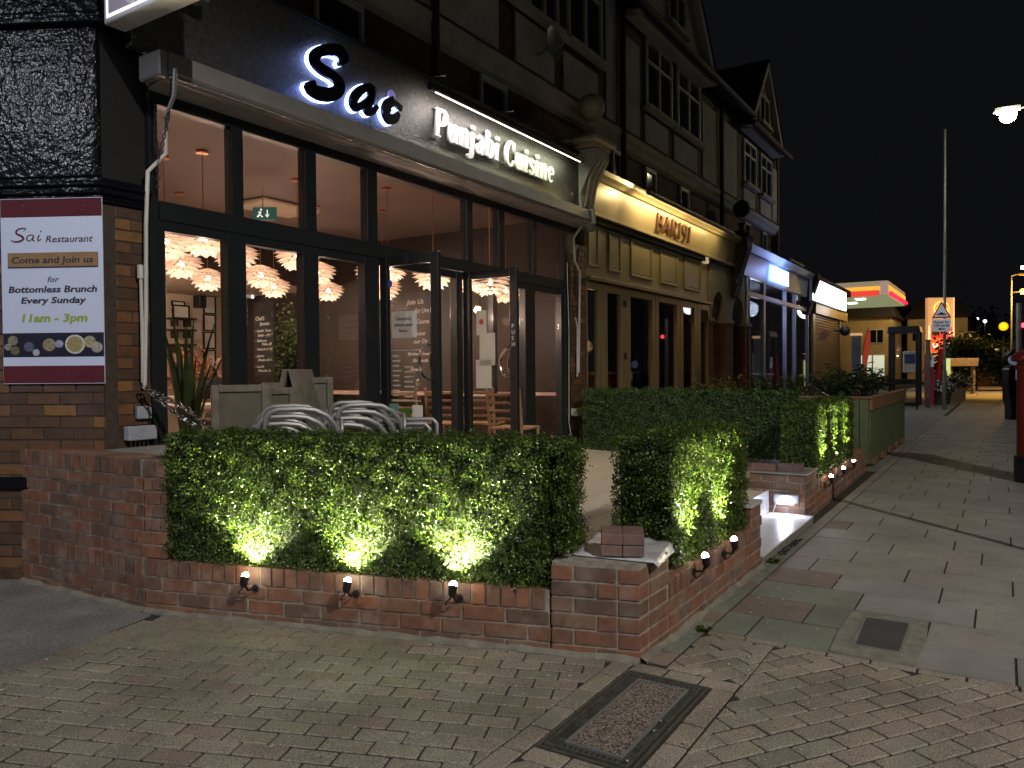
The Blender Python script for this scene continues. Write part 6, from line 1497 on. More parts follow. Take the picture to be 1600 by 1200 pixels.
# row of plants behind the dark hedge
tr = thing('trough', 'dark timber trough behind the dark hedge carrying a row of shrubs', 'trough', (11, 3.4, 0)); MB().box(9.9, 12.6, 2.9, 4.1, .02, .75).build('trough_box', M['wood_fence'], tr)
row = [(1120, 612, 'l', 'yellow', 'small yellow green shrub above the dark hedge nearest the bar window'), (1150, 610, 'l', 'yellow', 'yellow green spotted shrub second in the row behind the dark hedge'), (1180, 608, 's', '', 'spiky plant with narrow leaves in the row behind the dark hedge'), (1205, 612, 'l', 'big', 'dark green leafy plant beside the spiky one behind the dark hedge'), (1235, 606, 's', '', 'dense dark spiky yucca behind the corner of the hedges'), (1262, 606, 'l', 'yellow', 'yellow tinged shrub behind the corner of the hedges'), (1290, 604, 'l', 'big', 'dark shrub between the hedge corner and the green planter'), (1316, 602, 's', '', 'feathery spiky plant right before the green planter')]
for i, (x, y, k_2, mm, lab) in enumerate(row):
    q = far(x, y, 11.5+i*.35); 
    if k_2 == 'l': leafy_plant((q.x, q.y, .72), .52, 110, lab, M['leaf_'+mm], 60+i, .11, 'plants behind the dark hedge', .36)
    else: spiky_plant((q.x, q.y, .75), .60, 70, lab, 70+i, grp='plants behind the dark hedge')

# ------------------------------------------------------------------ things stored on the terrace behind the long hedge
def metal_chair(loc, rz, lab, grp='stacked white tube chairs'):
    t = thing('tube_chair', lab, 'chair', (0, 0, 0), 0, grp)
    for s in (-1, 1):
        y = s*.22
        MB().tube([(-.22, y, 0), (-.22, y, .64), (-.215, y, .69), (-.19, y, .72), (-.15, y, .733), (-.02, y, .735), (.06, y, .725), (.13, y, .69), (.18, y, .63), (.21, y, .54), (.225, y, .42), (.23, y, 0)], .0175, 8).build('arm_leg', M['alu'], t, smooth=True)
    MB().tube([(.20, -.20, .44), (.22, -.20, .60), (.225, -.16, .66), (.225, .16, .66), (.22, .20, .60), (.20, .20, .44)], .012, 8).build('back_frame', M['alu'], t, smooth=True)
    for i in range(7): MB().box(-.20+i*.06, -.155+i*.06, -.205, .205, .432, .444).build('seat_slat', M['alu'], t, bevel=.004)
    for i in range(2): MB().tube([(.21, -.20, .52+.06*i), (.21, .20, .52+.06*i)], .009, 6).build('back_bar', M['alu'], t)
    for s in (-1, 1): MB().tube([(-.215, s*.205, .42), (.22, s*.205, .42)], .011, 6).build('seat_rail', M['alu'], t)
    t.location = loc; t.rotation_euler = (0, 0, rz); return t
words = ('lowest', 'second', 'third', 'topmost')
a1 = TH-PI/2+.35
q1_ = far(452, 640, 4.75); q2_ = far(556, 640, 5.25)
mc = metal_chair((q1_.x, q1_.y, .27), a1, 'lowest white tube chair of the left stack behind the long hedge')
for st_, (qq, z0, side) in enumerate(((q1_, .265, 'left'), (q2_, .265, 'right'))):
    d = RT.xy.normalized()
    for k in range(4):
        p = (qq.x+d.x*(.048*k-.07), qq.y+d.y*(.048*k-.07), z0+.043*k)
        lab = words[k]+' white tube chair of the %s stack behind the long hedge' % side
        if st_ == 0 and k == 0: mc.location = p; mc['label'] = lab
        else: dup(mc, p, a1, lab)
# lower row of folded frames at the right
q3_ = far(625, 668, 5.2)
for k in range(2):
    t = thing('folded_table', ('upper', 'lower')[k]+' white metal folding table frame lying right of the stacked chairs', 'table', (q3_.x, q3_.y, .3), 0, 'folded table frames')
    d = RT.xy.normalized(); n_ = F0.xy.normalized(); z = .99-.075*k; o_ = Vector((q3_.x, q3_.y))+n_*(.12*k)-d*(.06*k)
    pts = [o_-d*.30, o_+d*.17, o_+d*.20, o_+d*.20]; zz = [z, z, z-.03, .26]
    MB().tube([(p.x, p.y, z_) for p, z_ in zip(pts, zz)], .016, 8).build('frame_tube', M['alu'], t, smooth=True)
    p2_ = [v+n_*.5 for v in pts]; MB().tube([(p.x, p.y, z_) for p, z_ in zip(p2_, zz)], .016, 8).build('frame_tube', M['alu'], t, smooth=True)
    MB().pz([tuple(o_-d*.3), tuple(o_+d*.15), tuple(o_+d*.15+n_*.5), tuple(o_-d*.3+n_*.5)], z-.035, z-.018).build('tabletop', M['alu'], t, bevel=.003)
# boards
def board_at(name, lab, cat, x0, x1, ytop, t_, m, thick=.05, zb=.28, lean=.0, dt=.0):
    a = far(x0, ytop, t_); c = far(x1, ytop, t_+dt); d = Vector((c.x-a.x, c.y-a.y)); L_2 = d.length; d.normalize(); n_ = Vector((-d.y, d.x))
    if n_.dot(F0.xy) < 0: n_ = -n_
    z1 = a.z; t = thing(name, lab, cat, (a.x, a.y, zb))
    fnb = lambda u, v, w_: (a.x+d.x*u+n_.x*(w_+lean*(v-zb)), a.y+d.y*u+n_.y*(w_+lean*(v-zb)), v)
    MB().prism([(0, zb), (L_2, zb), (L_2, z1), (0, z1)], fnb, 0, thick).build('panel', m, t, bevel=.006)
    for s in (0, 1):
        w_ = .045; u0, u1_ = (0, w_) if s == 0 else (L_2-w_, L_2)
        MB().prism([(u0, zb), (u1_, zb), (u1_, z1), (u0, z1)], fnb, -.014, -.001).build('edge_board', M['wood_grey'], t, bevel=.004)
    MB().prism([(w_, z1-w_), (L_2-w_, z1-w_), (L_2-w_, z1), (w_, z1)], fnb, -.014, -.001).build('edge_board', M['wood_grey'], t, bevel=.004); return t
board_at('notice_board', 'wide olive brown framed board standing behind the left end of the hedge', 'board', 330, 420, 602, 4.75, M['board'], dt=.15)
board_at('notice_board', 'narrower framed board overlapping the right end of the wide olive board', 'board', 413, 462, 606, 4.95, M['board'], dt=.1)
board_at('grey_board', 'grey wooden panel standing behind the stacked chairs', 'board', 445, 521, 590, 5.45, M['wood_grey'], dt=.1, lean=.05)
board_at('small_table', 'thin grey tabletop edge standing left of the grey panel', 'board', 408, 505, 598, 5.6, M['wood_grey'], .03, .85, dt=.1)
t = thing('a_board', 'grey wooden A frame board peaking above the stored furniture', 'a-board', tuple(far(450, 640, 5.1).xy)+(.27,))
q = far(449, 577, 5.1); d = RT.xy.normalized()
for s, sp_ in ((-1, .24), (1, .26)):
    MB().prism([(0, q.z), (s*.035, q.z-.0), (s*sp_+s*.035, .28), (s*sp_, .28)], lambda u, v, w_: (q.x+d.x*u+F0.x*w_, q.y+d.y*u+F0.y*w_, v), 0, .5).build('board_face', M['wood_grey'], t, bevel=.004)
# ------------------------------------------------------------------ street furniture and the far end of the street
def lamp_post(loc, h, arm, lab, col, energy, m=M['grey_post'], head=True, em=30, r=.075, size=None, lit=True, grp='street lamps', spread=2.5):
    t = thing('street_lamp', lab, 'street lamp', loc, 0, grp); x, y, z = loc; ax, ay = arm
    MB().tube([(x, y, z), (x, y, z+1.2), (x, y, z+1.25), (x, y, z+h)], [r, r, r*.7, r*.55], 10).build('column', m, t, smooth=True)
    if head:
        hx_, hy_ = x+ax, y+ay
        MB().tube([(x, y, z+h-.02), (x+ax*.5, y+ay*.5, z+h+.06), (hx_, hy_, z+h+.05)], r*.45, 8).build('arm', m, t, smooth=True)
        b = MB(); d = Vector((ax, ay, 0)).normalized(); s = Vector((-d.y, d.x, 0)); c = Vector((hx_, hy_, z+h+.05))
        b.prism([(-.3, -.10), (.3, -.13), (.36, 0), (.3, .13), (-.3, .10)], lambda u, v, w_: tuple(c+d*u+s*v+Vector((0, 0, w_))), -.04, .06); b.build('lamp_head', m, t, bevel=.01)
        if lit:
            b = MB(); b.prism([(-.2, -.08), (.25, -.10), (.25, .10), (-.2, .08)], lambda u, v, w_: tuple(c+d*u+s*v+Vector((0, 0, w_))), -.075, -.042); b.build('lit_lens', glow('lamp_lens', col, em), t)
            if energy: light('SPOT', 'lamp_light', t, c+Vector((0, 0, -.10)), energy, col, .07, (0, 0, -1), spread, .22)
    return t
# lamp across the carriageway, right of and behind the viewer: it throws the long shadows up the pavement
lamp_post((-1.1, -9.0, -.13), 8.9, (0, 1.1), 'street lamp across the road right of the viewer lighting the pavement', (1, .92, .82), 5200, spread=2.56)
# lamp down the side street on the left that lights the pier and poster
lamp_post((-8.2, 6.6, 0), 6.4, (.7, -.3), 'street lamp down the side street left of the viewer', (.86, .90, 1.0), 1300, spread=2.82)
# the post that throws the thin shadow, just outside the right edge
q = Vector((6.0, -.92, 0))
t = thing('sign_post', 'thin grey sign post standing near the kerb to the right', 'post', (q.x, q.y, 0)); MB().tube([(q.x, q.y, 0), (q.x, q.y, 2.9)], .034, 10).build('post', M['grey_post'], t); MB().lathe([(.08, 0), (.08, .02), (.045, .05)], (q.x, q.y, 0), 12).build('collar', M['grey_post'], t)
MB().prism([(-.15, 2.5), (.15, 2.5), (.15, 2.85), (-.15, 2.85)], lambda u, v, w_: (q.x+w_, q.y+u, v), .05, .056).build('sign_plate', M['grey_post'], t)

# visible lamps
q = far(1575, 174, 20.5)
lamp_post((q.x, q.y-1.3, -.13), q.z+.13, (0, 1.3), 'bright lit street lamp high at the right edge of the picture', (1, .94, .66), 700, em=420)
MB().ball(far(1575, 174, 20.4)-Vector((0, 0, .10)), .20, 14).build('flare_ball', glow('flare_glow', (1, .90, .52), 90), bpy.data.objects['street_lamp.002'], smooth=True)  # oversized glowing ball added to the lamp for its flare
lamp_post((27.5, 1.55, 0), far(1471, 205, 24.06).z, (0, .0001), 'tall thin unlit lamp column carrying the triangular warning sign', (1, 1, 1), 0, head=False, lit=False, r=.062)
q = far(1598, 455, 45); lamp_post((q.x+.5, q.y+.55, -.1), q.z+1.1, (0, -.6), 'street lamp with an orange light beside a tall pale pole far down the street', (1, .55, .12), 500, em=0.1, m=M['grey_post'])
b = MB().ball(q, .16, 12); t = thing('orange_lamp', 'glaring orange light low on the far pole at the right edge', 'street light', tuple(q)); b.build('lit_globe', glow('orange_globe', (1, .50, .07), 1.9), t, smooth=True); MB().tube([q, q+Vector((.5, .5, 0))], .03, 6).build('arm', M['grey_post'], t); light('POINT', 'orange_light', t, q+Vector((-.3, 0, -.3)), 700, (1, .52, .10), .2)
q = far(1598, 418, 55); t = thing('white_lamp', 'cold white street lamp at the very right edge above the orange one', 'street light', (q.x, q.y, 0)); MB().ball(q, .14, 10).build('lit_globe', glow('cold_globe', (.75, .82, 1), 40), t); MB().tube([(q.x, q.y-.6, 0), (q.x, q.y-.6, q.z), q], .06, 8).build('column', M['grey_post'], t)
for i, (x, y, d, s, lab) in enumerate(((1527, 498, 95, .16, 'upper left of the two tiny white lights above the bush'), (1539, 502, 95, .20, 'lower right of the two tiny white lights above the bush'), (1478, 495, 60, .2, 'small white light on the far house wall'), (1502, 508, 75, .10, 'tiny light right of the price sign'))):
    q = far(x, y, d); t = thing('distant_lamp', lab, 'street light', (q.x, q.y, 0)); MB().ball(q, s, 8).build('lit_globe', glow('dist%d' % i, (.8, .87, 1), 10), t); MB().tube([(q.x+.3, q.y, 0), (q.x+.3, q.y, q.z), q], .05, 6).build('column', M['grey_post'], t)
# zebra crossing beacon
q = far(1568, 510, 30); t = thing('crossing_beacon', 'glowing orange crossing beacon globe on its banded pole', 'beacon', (q.x, q.y, 0))
MB().ball(q, .17, 14).build('globe', glow('amber', (1, .40, .006), 1.1), t, smooth=True)
for k in range(6): MB().tube([(q.x, q.y, k*.42), (q.x, q.y, min(q.z-.17, k*.42+.42))], .032, 8).build('pole_band', M['black_matt'] if k % 2 else M['grey_post'], t)
light('POINT', 'beacon_light', t, q+Vector((-.35, 0, 0)), 16, (1, .5, .05), .1)
# warning sign on the column
ws_ = thing('warning_sign', 'triangular hump warning sign with a 100 yards plate on the tall column', 'road sign', (27.35, 1.5, 2.6))
cx_, cz_ = 27.33, 0
pc = onX(1471, 487, 27.33); dY = Vector((0, -1, 0))
fsn = lambda u, v, w_: (27.36-w_, pc.y-u, v)
zt_ = onX(1471, 470, 27.33).z; z_b = onX(1471, 497, 27.33).z; hw_ = (onX(1456, 497, 27.33).y-onX(1487, 497, 27.33).y)/2; zp0 = onX(1471, 518, 27.33).z; hp_ = (onX(1456, 508, 27.33).y-onX(1485, 508, 27.33).y)/2
def tri(k, z_, m, nm):
    cz = z_b+(zt_-z_b)*.36; P_ = [(-hw_*k, cz-(cz-z_b)*k), (hw_*k, cz-(cz-z_b)*k), (0, cz+(zt_-cz)*k)]
    MB().prism(P_, fsn, z_, z_+.004).build(nm, m, ws_)
tri(1, 0, M['sign_red'], 'red_border'); tri(.76, .0045, M['sign_white'], 'white_face')
b = MB(); b.prism([(-hw_*.45, z_b+.10), (hw_*.45, z_b+.10), (hw_*.45, z_b+.13), (hw_*.2, z_b+.15), (0, z_b+.19), (-hw_*.2, z_b+.15), (-hw_*.45, z_b+.13)], fsn, .0095, .0125); b.build('hump_symbol', M['sign_black'], ws_)
MB().prism([(-hp_, zp0), (hp_, zp0), (hp_, z_b-.03), (-hp_, z_b-.03)], fsn, 0, .006).build('plate', M['sign_white'], ws_)
mws = Matrix(((0, 0, -1, 27.353), (-1, 0, 0, pc.y), (0, 1, 0, 0), (0, 0, 0, 1))); ph = z_b-.03-zp0
fit('plate_text', 'Humps for', -hp_*.85, hp_*.85, zp0+ph*.68, ph*.20, M['sign_black'], ws_, 0, .001, 0, .003, mw=mws)
fit('plate_text', '100 yards', -hp_*.75, hp_*.85, zp0+ph*.40, ph*.20, M['sign_black'], ws_, 0, .001, 0, .003, mw=mws)
b = MB(); b.prism([(-.10, zp0+ph*.2), (-.03, zp0+ph*.32), (-.03, zp0+ph*.25), (.10, zp0+ph*.25), (.10, zp0+ph*.15), (-.03, zp0+ph*.15), (-.03, zp0+ph*.08)], fsn, .0065, .009); b.build('arrow', M['sign_black'], ws_)
light('POINT', 'sign_front_light', ws_, (25.5, .8, 3.4), 6, (.85, .9, 1), .2)  # point light hung in front of the warning sign

# pillar box
px_, py_ = far(1625, 700, 8.9).x, far(1625, 700, 8.9).y
t = thing('pillar_box', 'red pillar post box with black base cut by the right edge', 'post box', (px_, py_, 0))
MB().lathe([(.255, 0), (.255, .30), (.245, .31)], (px_, py_, 0), 28).build('base', M['dark_plastic'], t, smooth=True)
MB().lathe([(.23, .311), (.23, 1.30), (.245, 1.31), (.245, 1.36), (.23, 1.37), (.23, 1.40)], (px_, py_, 0), 28).build('body', M['red_paint'], t, smooth=True)
MB().lathe([(.27, 1.401), (.29, 1.42), (.29, 1.46), (.22, 1.52), (.10, 1.56), (.01, 1.57)], (px_, py_, 0), 28).build('cap', M['red_paint'], t, smooth=True)
dq = Vector((-px_, -py_, 0)).normalized(); sq = Vector((-dq.y, dq.x, 0)); P_ = Vector((px_, py_, 0))
fpb = lambda u, v, w_: tuple(P_+dq*(.22+w_)+sq*u+Vector((0, 0, v)))
MB().prism([(-.12, 1.20), (.12, 1.20), (.12, 1.25), (-.12, 1.25)], fpb, 0, .02).build('posting_slot', M['dark_plastic'], t); MB().prism([(-.13, .95), (.02, .95), (.02, 1.15), (-.13, 1.15)], fpb, 0, .015).build('notice_plate', M['white_plastic'], t)
# parking machine
q = onZ(1583, 655); t = thing('parking_machine', 'dark parking ticket machine with a round pale sign behind the post box', 'ticket machine', (q.x, q.y, 0)); c = Vector((q.x, q.y, 0)); s_ = RT.xy.normalized()
fpm = lambda u, v, w_: (c.x+s_.x*u-F0.x*w_, c.y+s_.y*u-F0.y*w_, v)
MB().prism([(-.13, 0), (.16, 0), (.17, .5), (.19, 1.0), (.18, 1.30), (.10, 1.36), (-.12, 1.36), (-.19, 1.28), (-.21, .95), (-.19, .6), (-.14, .3)], fpm, -.14, .14).build('cabinet', M['dark_plastic'], t, bevel=.015)
MB().prism([(.16*math.cos(a*PI/10)+.04, 1.50+.13*math.sin(a*PI/10)) for a in range(20)], fpm, -.02, .02).build('round_sign', mat('pale_blue_disc', (.30, .36, .52), .4, emit=(.4, .5, .8), es=.15), t)
MB().prism([(-.02, 0), (.04, 0), (.04, 1.4), (-.02, 1.4)], lambda u, v, w_: fpm(u+.02, v+.0, w_), -.2, -.15).build('sign_post', M['dark_plastic'], t)
MB().prism([(-.22, 1.62), (.16, 1.62), (.2, 1.68), (-.1, 1.72)], fpm, -.1, .1).build('solar_cap', M['dark_plastic'], t)
MB().prism([(-.03, 1.0), (.13, 1.0), (.13, 1.26), (-.03, 1.26)], fpm, .141, .146).build('screen', mat('pale_screen', (.35, .45, .55), .3, emit=(.4, .55, .8), es=.2), t)
for z in (.4, .75, .9): MB().prism([(.10, z), (.15, z), (.15, z+.04), (.10, z+.04)], fpm, .141, .150).build('reflector', M['sign_white'], t)
q = far(1592, 560, 22); t = thing('grey_pole', 'plain grey signal pole with a red light at the right edge', 'pole', (q.x, q.y, 0)); MB().tube([(q.x, q.y, 0), (q.x, q.y, far(1592, 474, 22).z)], .075, 10).build('pole', M['grey_post'], t); q = far(1600, 515, 22); MB().box(q.x-.1, q.x+.1, q.y-.14, q.y+.06, q.z-.5, q.z+.4).build('signal_head', M['dark_plastic'], t, bevel=.02); MB().ball((q.x-.12, q.y, q.z+.12), .07, 10).build('red_lens', glow('red_signal', (1, .05, .08), 5), t)

# phone kiosk
a = onZ(1388, 640); a = far(1388, 600, 23.5); c = far(1445, 600, 24.0)
t = thing('phone_kiosk', 'dark framed glazed telephone kiosk beyond the green planter', 'telephone kiosk', ((a.x+c.x)/2, (a.y+c.y)/2, 0)); a = onX(1388, 600, 27.0); c = onX(1436, 600, 27.0); t.location = (27.4, (a.y+c.y)/2, 0); d = Vector((0, -1)); Lk = a.y-c.y; n_ = Vector((1, 0))
fk = lambda u, v, w_: (a.x+d.x*u+n_.x*w_, a.y+d.y*u+n_.y*w_, v)
b = MB(); zt = 2.42
for w0_ in (0, .9):
    for u0 in (0, Lk-.10): b.prism([(u0, .12), (u0+.10, .12), (u0+.10, zt), (u0, zt)], fk, w0_, w0_+.08)
    b.prism([(.10, .80), (Lk-.10, .80), (Lk-.10, .95), (.10, .95)], fk, w0_, w0_+.07); b.prism([(.10, .12), (Lk-.10, .12), (Lk-.10, .20), (.10, .20)], fk, w0_, w0_+.07)
b.build('kiosk_frame', M['frame'], t)
MB().prism([(-.04, zt), (Lk+.04, zt), (Lk, zt+.20), (0, zt+.20)], fk, -.04, 1.02).build('kiosk_roof', M['frame'], t, bevel=.01)
for z0, z1 in ((.96, zt-.002), (.21, .79)): MB().prism([(.102, z0), (Lk-.102, z0), (Lk-.102, z1), (.102, z1)], fk, .03, .036).build('pane', M['glass'], t)
for u0 in (.02, Lk-.08): MB().prism([(u0, 0), (u0+.05, 0), (u0+.05, .12), (u0, .12)], fk, .02, .07).build('foot', M['frame'], t)
MB().prism([(.35, 1.15), (.75, 1.15), (.75, 1.85), (.35, 1.85)], fk, .6, .75).build('telephone', M['white_plastic'], t, bevel=.03); MB().prism([(.40, 1.45), (.70, 1.45), (.70, 1.75), (.40, 1.75)], fk, .585, .598).build('blue_panel', mat('phone_blue', (.04, .08, .25), .5), t)
MB().prism([(.15, .9), (Lk-.15, .9), (Lk-.15, .94), (.15, .94)], fk, .2, .205).build('lit_ledge', glow('ledge_light', (.95, 1, .75), .9), t)
q = far(1450, 600, 25.5); t = thing('timber_post', 'brown timber post right of the telephone kiosk', 'post', (q.x, q.y, 0)); MB().box(q.x-.07, q.x+.07, q.y-.07, q.y+.07, 0, 2.2).build('post', M['wood_grey'], t, bevel=.01); MB().box(q.x-.08, q.x+.08, q.y-.08, q.y+.08, 2.201, 2.24).build('post_cap', M['wood_grey'], t)
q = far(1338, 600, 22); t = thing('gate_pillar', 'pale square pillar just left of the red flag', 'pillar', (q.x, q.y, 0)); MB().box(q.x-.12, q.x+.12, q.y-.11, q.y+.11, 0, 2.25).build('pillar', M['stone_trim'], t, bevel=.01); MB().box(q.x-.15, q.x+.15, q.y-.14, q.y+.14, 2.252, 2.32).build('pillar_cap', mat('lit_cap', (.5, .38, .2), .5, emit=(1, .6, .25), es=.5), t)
# flower tub
q = onZ(1469, 632); t = thing('flower_tub', 'brown tub overflowing with white and lilac flowers at the foot of the sign column', 'flower tub', (q.x, q.y, 0))
MB().lathe([(.30, 0), (.36, .38), (.38, .40), (.34, .41)], (q.x, q.y, .02), 18).build('tub', M['pottery'], t, smooth=True)
pp = rg.normal(0, 1, (1500, 3)); pp /= np.linalg.norm(pp, axis=1)[:, None]; pp[:, 2] = np.abs(pp[:, 2])*.9-.15*(rg.random(1500) < .3); ctr = np.array([q.x, q.y, .50])
leaves_obj('foliage', ctr+pp*np.array([.46, .46, .36]), pp, .09, M['leaf'], t)
k = rg.random(1500) < .22; leaves_obj('white_flowers', ctr+pp[k]*np.array([.49, .49, .39]), pp[k], .07, M['flower_w'], t); k = rg.random(1500) < .16; leaves_obj('lilac_flowers', ctr+pp[k]*np.array([.49, .49, .41]), pp[k], .07, M['flower_p'], t)
q = far(1492, 600, 31); t = thing('flower_trough', 'timber trough of pale flowers behind the flower tub', 'flower trough', (q.x, q.y, 0)); MB().box(q.x-.8, q.x+.8, q.y-.35, q.y+.35, 0, .5).build('trough', M['wood_fence'], t, bevel=.02)
pp = rg.normal(0, 1, (900, 3))*np.array([.55, .3, .15])+np.array([q.x, q.y, .72]); leaves_obj('foliage', pp, rg.normal(0, 1, (900, 3)), .10, M['leaf_bush'], t); leaves_obj('white_flowers', pp[:220]+np.array([0, 0, .08]), rg.normal(0, 1, (220, 3)), .09, M['flower_w'], t)
# menu totem, red banners
def plate(name, lab, cat, x0, x1, y0, y1, t_, m, th=.08, lean=0, mname='panel', ground=True):
    a = far(x0, y1, t_); c = far(x1, y0, t_); zb_ = 0 if ground else a.z; t = thing(name, lab, cat, (a.x, a.y, zb_)); d = RT.xy.normalized(); wd = (Vector((c.x, c.y))-Vector((a.x, a.y))).dot(d)
    fn = lambda u, v, w_: (a.x+d.x*(u+lean*(v-a.z))+F0.x*w_, a.y+d.y*(u+lean*(v-a.z))+F0.y*w_, v)
    MB().prism([(0, zb_ if ground else a.z), (wd, zb_ if ground else a.z), (wd, c.z), (0, c.z)], fn, 0, th).build(mname, m, t, bevel=.01); return t, fn, wd, a.z, c.z
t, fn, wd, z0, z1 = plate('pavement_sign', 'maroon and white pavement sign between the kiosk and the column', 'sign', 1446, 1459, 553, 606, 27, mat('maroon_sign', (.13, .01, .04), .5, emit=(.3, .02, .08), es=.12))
MB().prism([(.01, z1-.45), (wd-.01, z1-.45), (wd-.01, z1-.05), (.01, z1-.05)], fn, -.006, -.001).build('white_plate', M['sign_white'], t); MB().prism([(.06, z1-.2), (wd-.08, z1-.2), (wd-.08, z1-.1), (.06, z1-.1)], fn, -.011, -.007).build('blue_word', mat('word_blue', (.1, .12, .35), .5), t)
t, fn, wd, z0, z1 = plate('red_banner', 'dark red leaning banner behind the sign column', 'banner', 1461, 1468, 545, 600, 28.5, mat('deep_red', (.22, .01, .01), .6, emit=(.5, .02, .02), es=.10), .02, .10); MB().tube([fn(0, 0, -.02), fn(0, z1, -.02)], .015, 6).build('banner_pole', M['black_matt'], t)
t, fn, wd, z0, z1 = plate('yellow_panel', 'narrow lit green and yellow panel right of the sign column', 'sign', 1475, 1485, 560, 588, 33, glow('yellow_lit', (.75, .85, .30), .7), .05); MB().prism([(-.05, z1), (wd+.05, z1), (wd+.05, z1+.06), (-.05, z1+.06)], fn, -.01, .06).build('panel_cap', M['grey_post'], t)
# feather flag
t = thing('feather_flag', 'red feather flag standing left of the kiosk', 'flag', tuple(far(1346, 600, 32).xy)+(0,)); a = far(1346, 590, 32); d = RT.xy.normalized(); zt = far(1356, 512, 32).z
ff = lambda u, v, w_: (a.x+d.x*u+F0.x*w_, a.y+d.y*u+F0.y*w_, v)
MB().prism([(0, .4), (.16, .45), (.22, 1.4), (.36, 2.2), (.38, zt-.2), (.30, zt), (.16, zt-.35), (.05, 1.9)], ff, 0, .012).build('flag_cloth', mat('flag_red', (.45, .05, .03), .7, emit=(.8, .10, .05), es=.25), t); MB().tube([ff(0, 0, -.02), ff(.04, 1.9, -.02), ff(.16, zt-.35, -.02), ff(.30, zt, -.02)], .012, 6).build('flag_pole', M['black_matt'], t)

# petrol station canopy
cn_ = far(1387, 450, 44); zc0, zc1 = far(1387, 462, 44).z, far(1387, 438, 44).z
t = thing('station_canopy', 'petrol station canopy with glowing orange and red edge beyond the shops', 'canopy', (cn_.x+4, cn_.y+3, 0))
cx0, cy0 = cn_.x, cn_.y; fr_ = far(1418, 466, 54); cx1 = cx0+9; cy1 = cy0+12
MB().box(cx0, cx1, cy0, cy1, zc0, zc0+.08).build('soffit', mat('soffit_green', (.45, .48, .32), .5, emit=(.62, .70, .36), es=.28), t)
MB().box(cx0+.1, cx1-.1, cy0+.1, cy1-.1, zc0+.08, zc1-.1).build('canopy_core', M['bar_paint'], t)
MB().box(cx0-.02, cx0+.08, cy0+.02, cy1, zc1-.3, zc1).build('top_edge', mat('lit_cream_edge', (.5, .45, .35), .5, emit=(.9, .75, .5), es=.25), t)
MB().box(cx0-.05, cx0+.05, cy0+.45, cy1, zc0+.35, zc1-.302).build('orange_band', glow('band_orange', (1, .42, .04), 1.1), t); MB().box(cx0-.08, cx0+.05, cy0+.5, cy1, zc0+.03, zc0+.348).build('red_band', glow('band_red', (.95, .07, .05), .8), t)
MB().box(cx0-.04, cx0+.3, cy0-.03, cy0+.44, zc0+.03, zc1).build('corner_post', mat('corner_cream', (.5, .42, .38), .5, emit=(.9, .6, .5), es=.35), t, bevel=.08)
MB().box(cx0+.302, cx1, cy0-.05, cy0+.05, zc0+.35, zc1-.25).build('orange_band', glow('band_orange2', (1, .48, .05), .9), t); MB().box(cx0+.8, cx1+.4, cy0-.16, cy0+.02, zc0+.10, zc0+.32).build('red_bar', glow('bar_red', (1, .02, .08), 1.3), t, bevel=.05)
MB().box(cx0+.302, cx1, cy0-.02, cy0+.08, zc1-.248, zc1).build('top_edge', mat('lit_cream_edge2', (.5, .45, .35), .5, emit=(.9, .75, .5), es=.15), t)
for x, y in ((cx0+1.2, cy0+1.6), (cx0+1.2, cy0+4.2), (cx0+4, cy0+2.5)): MB().box(x-.3, x+.3, y-.25, y+.25, zc0-.05, zc0-.002).build('canopy_light', glow('canopy_white', (.85, 1, .95), 6), t)
for x, y in ((cx0+2, cy0+6), (cx0+7, cy0+6)): MB().box(x-.25, x+.25, y-.25, y+.25, 0, zc0).build('canopy_column', M['stone_trim'], t)
light('SPOT', 'canopy_down', t, (cx0+3, cy0+3, zc0-.2), 500, (.85, 1, .85), .4, (0, 0, -1), 2.8, .5)
# price totem
a = far(1450, 553, 50); c = far(1490, 465, 50)
t = thing('price_totem', 'tall glowing orange and red petrol price sign standing behind the column', 'sign', ((a.x+c.x)/2, (a.y+c.y)/2, 0)); d = RT.xy.normalized(); wd = (c.xy-a.xy).dot(d); H0, H1 = a.z, c.z
fn = lambda u, v, w_: (a.x+d.x*u*wd+F0.x*w_, a.y+d.y*u*wd+F0.y*w_, H0+(H1-H0)*v)
def tp(u0, u1, v0, v1, z_, m, nm): MB().prism([(u0, v0), (u1, v0), (u1, v1), (u0, v1)], fn, -z_, -z_+.03).build(nm, m, t)
MB().prism([(0, -.42), (1, -.42), (1, 1), (0, 1)], fn, 0, .35).build('totem_body', mat('totem_cream', (.5, .36, .22), .5, emit=(1, .50, .22), es=.42), t, bevel=.02)
tp(.97, 1.0, 0, 1, .035, glow('totem_edge', (1, .72, .35), .75), 'lit_edge'); tp(0.0, .08, 0, .5, .035, glow('totem_edge2', (1, .8, .45), .75), 'lit_edge')
b = MB(); b.prism([(.50+.30*math.cos(a_*PI/12), .80+.135*math.sin(a_*PI/12)) for a_ in range(24)], fn, -.06, -.03); b.build('emblem_ring', glow('emb1', (1, .75, .25), 1.1), t)
b = MB(); b.prism([(.50+.26*math.cos(a_*PI/12), .80+.115*math.sin(a_*PI/12)) for a_ in range(24)], fn, -.09, -.062); b.build('emblem', glow('emb2', (1, .30, .02), .8), t)
b = MB(); [b.prism([(.50-.02+.24*math.cos(a_), .72), (.50+.02+.24*math.cos(a_)*1.0, .72), (.50+.01+.22*math.cos(a_), .72+.17*math.sin(a_)+.02), (.50-.01+.22*math.cos(a_), .72+.17*math.sin(a_)+.02)], fn, -.10, -.092) for a_ in (.5, .9, 1.3, 1.8, 2.2, 2.6)]; b.build('emblem_rib', glow('emb3', (1, .8, .3), 1.0), t)
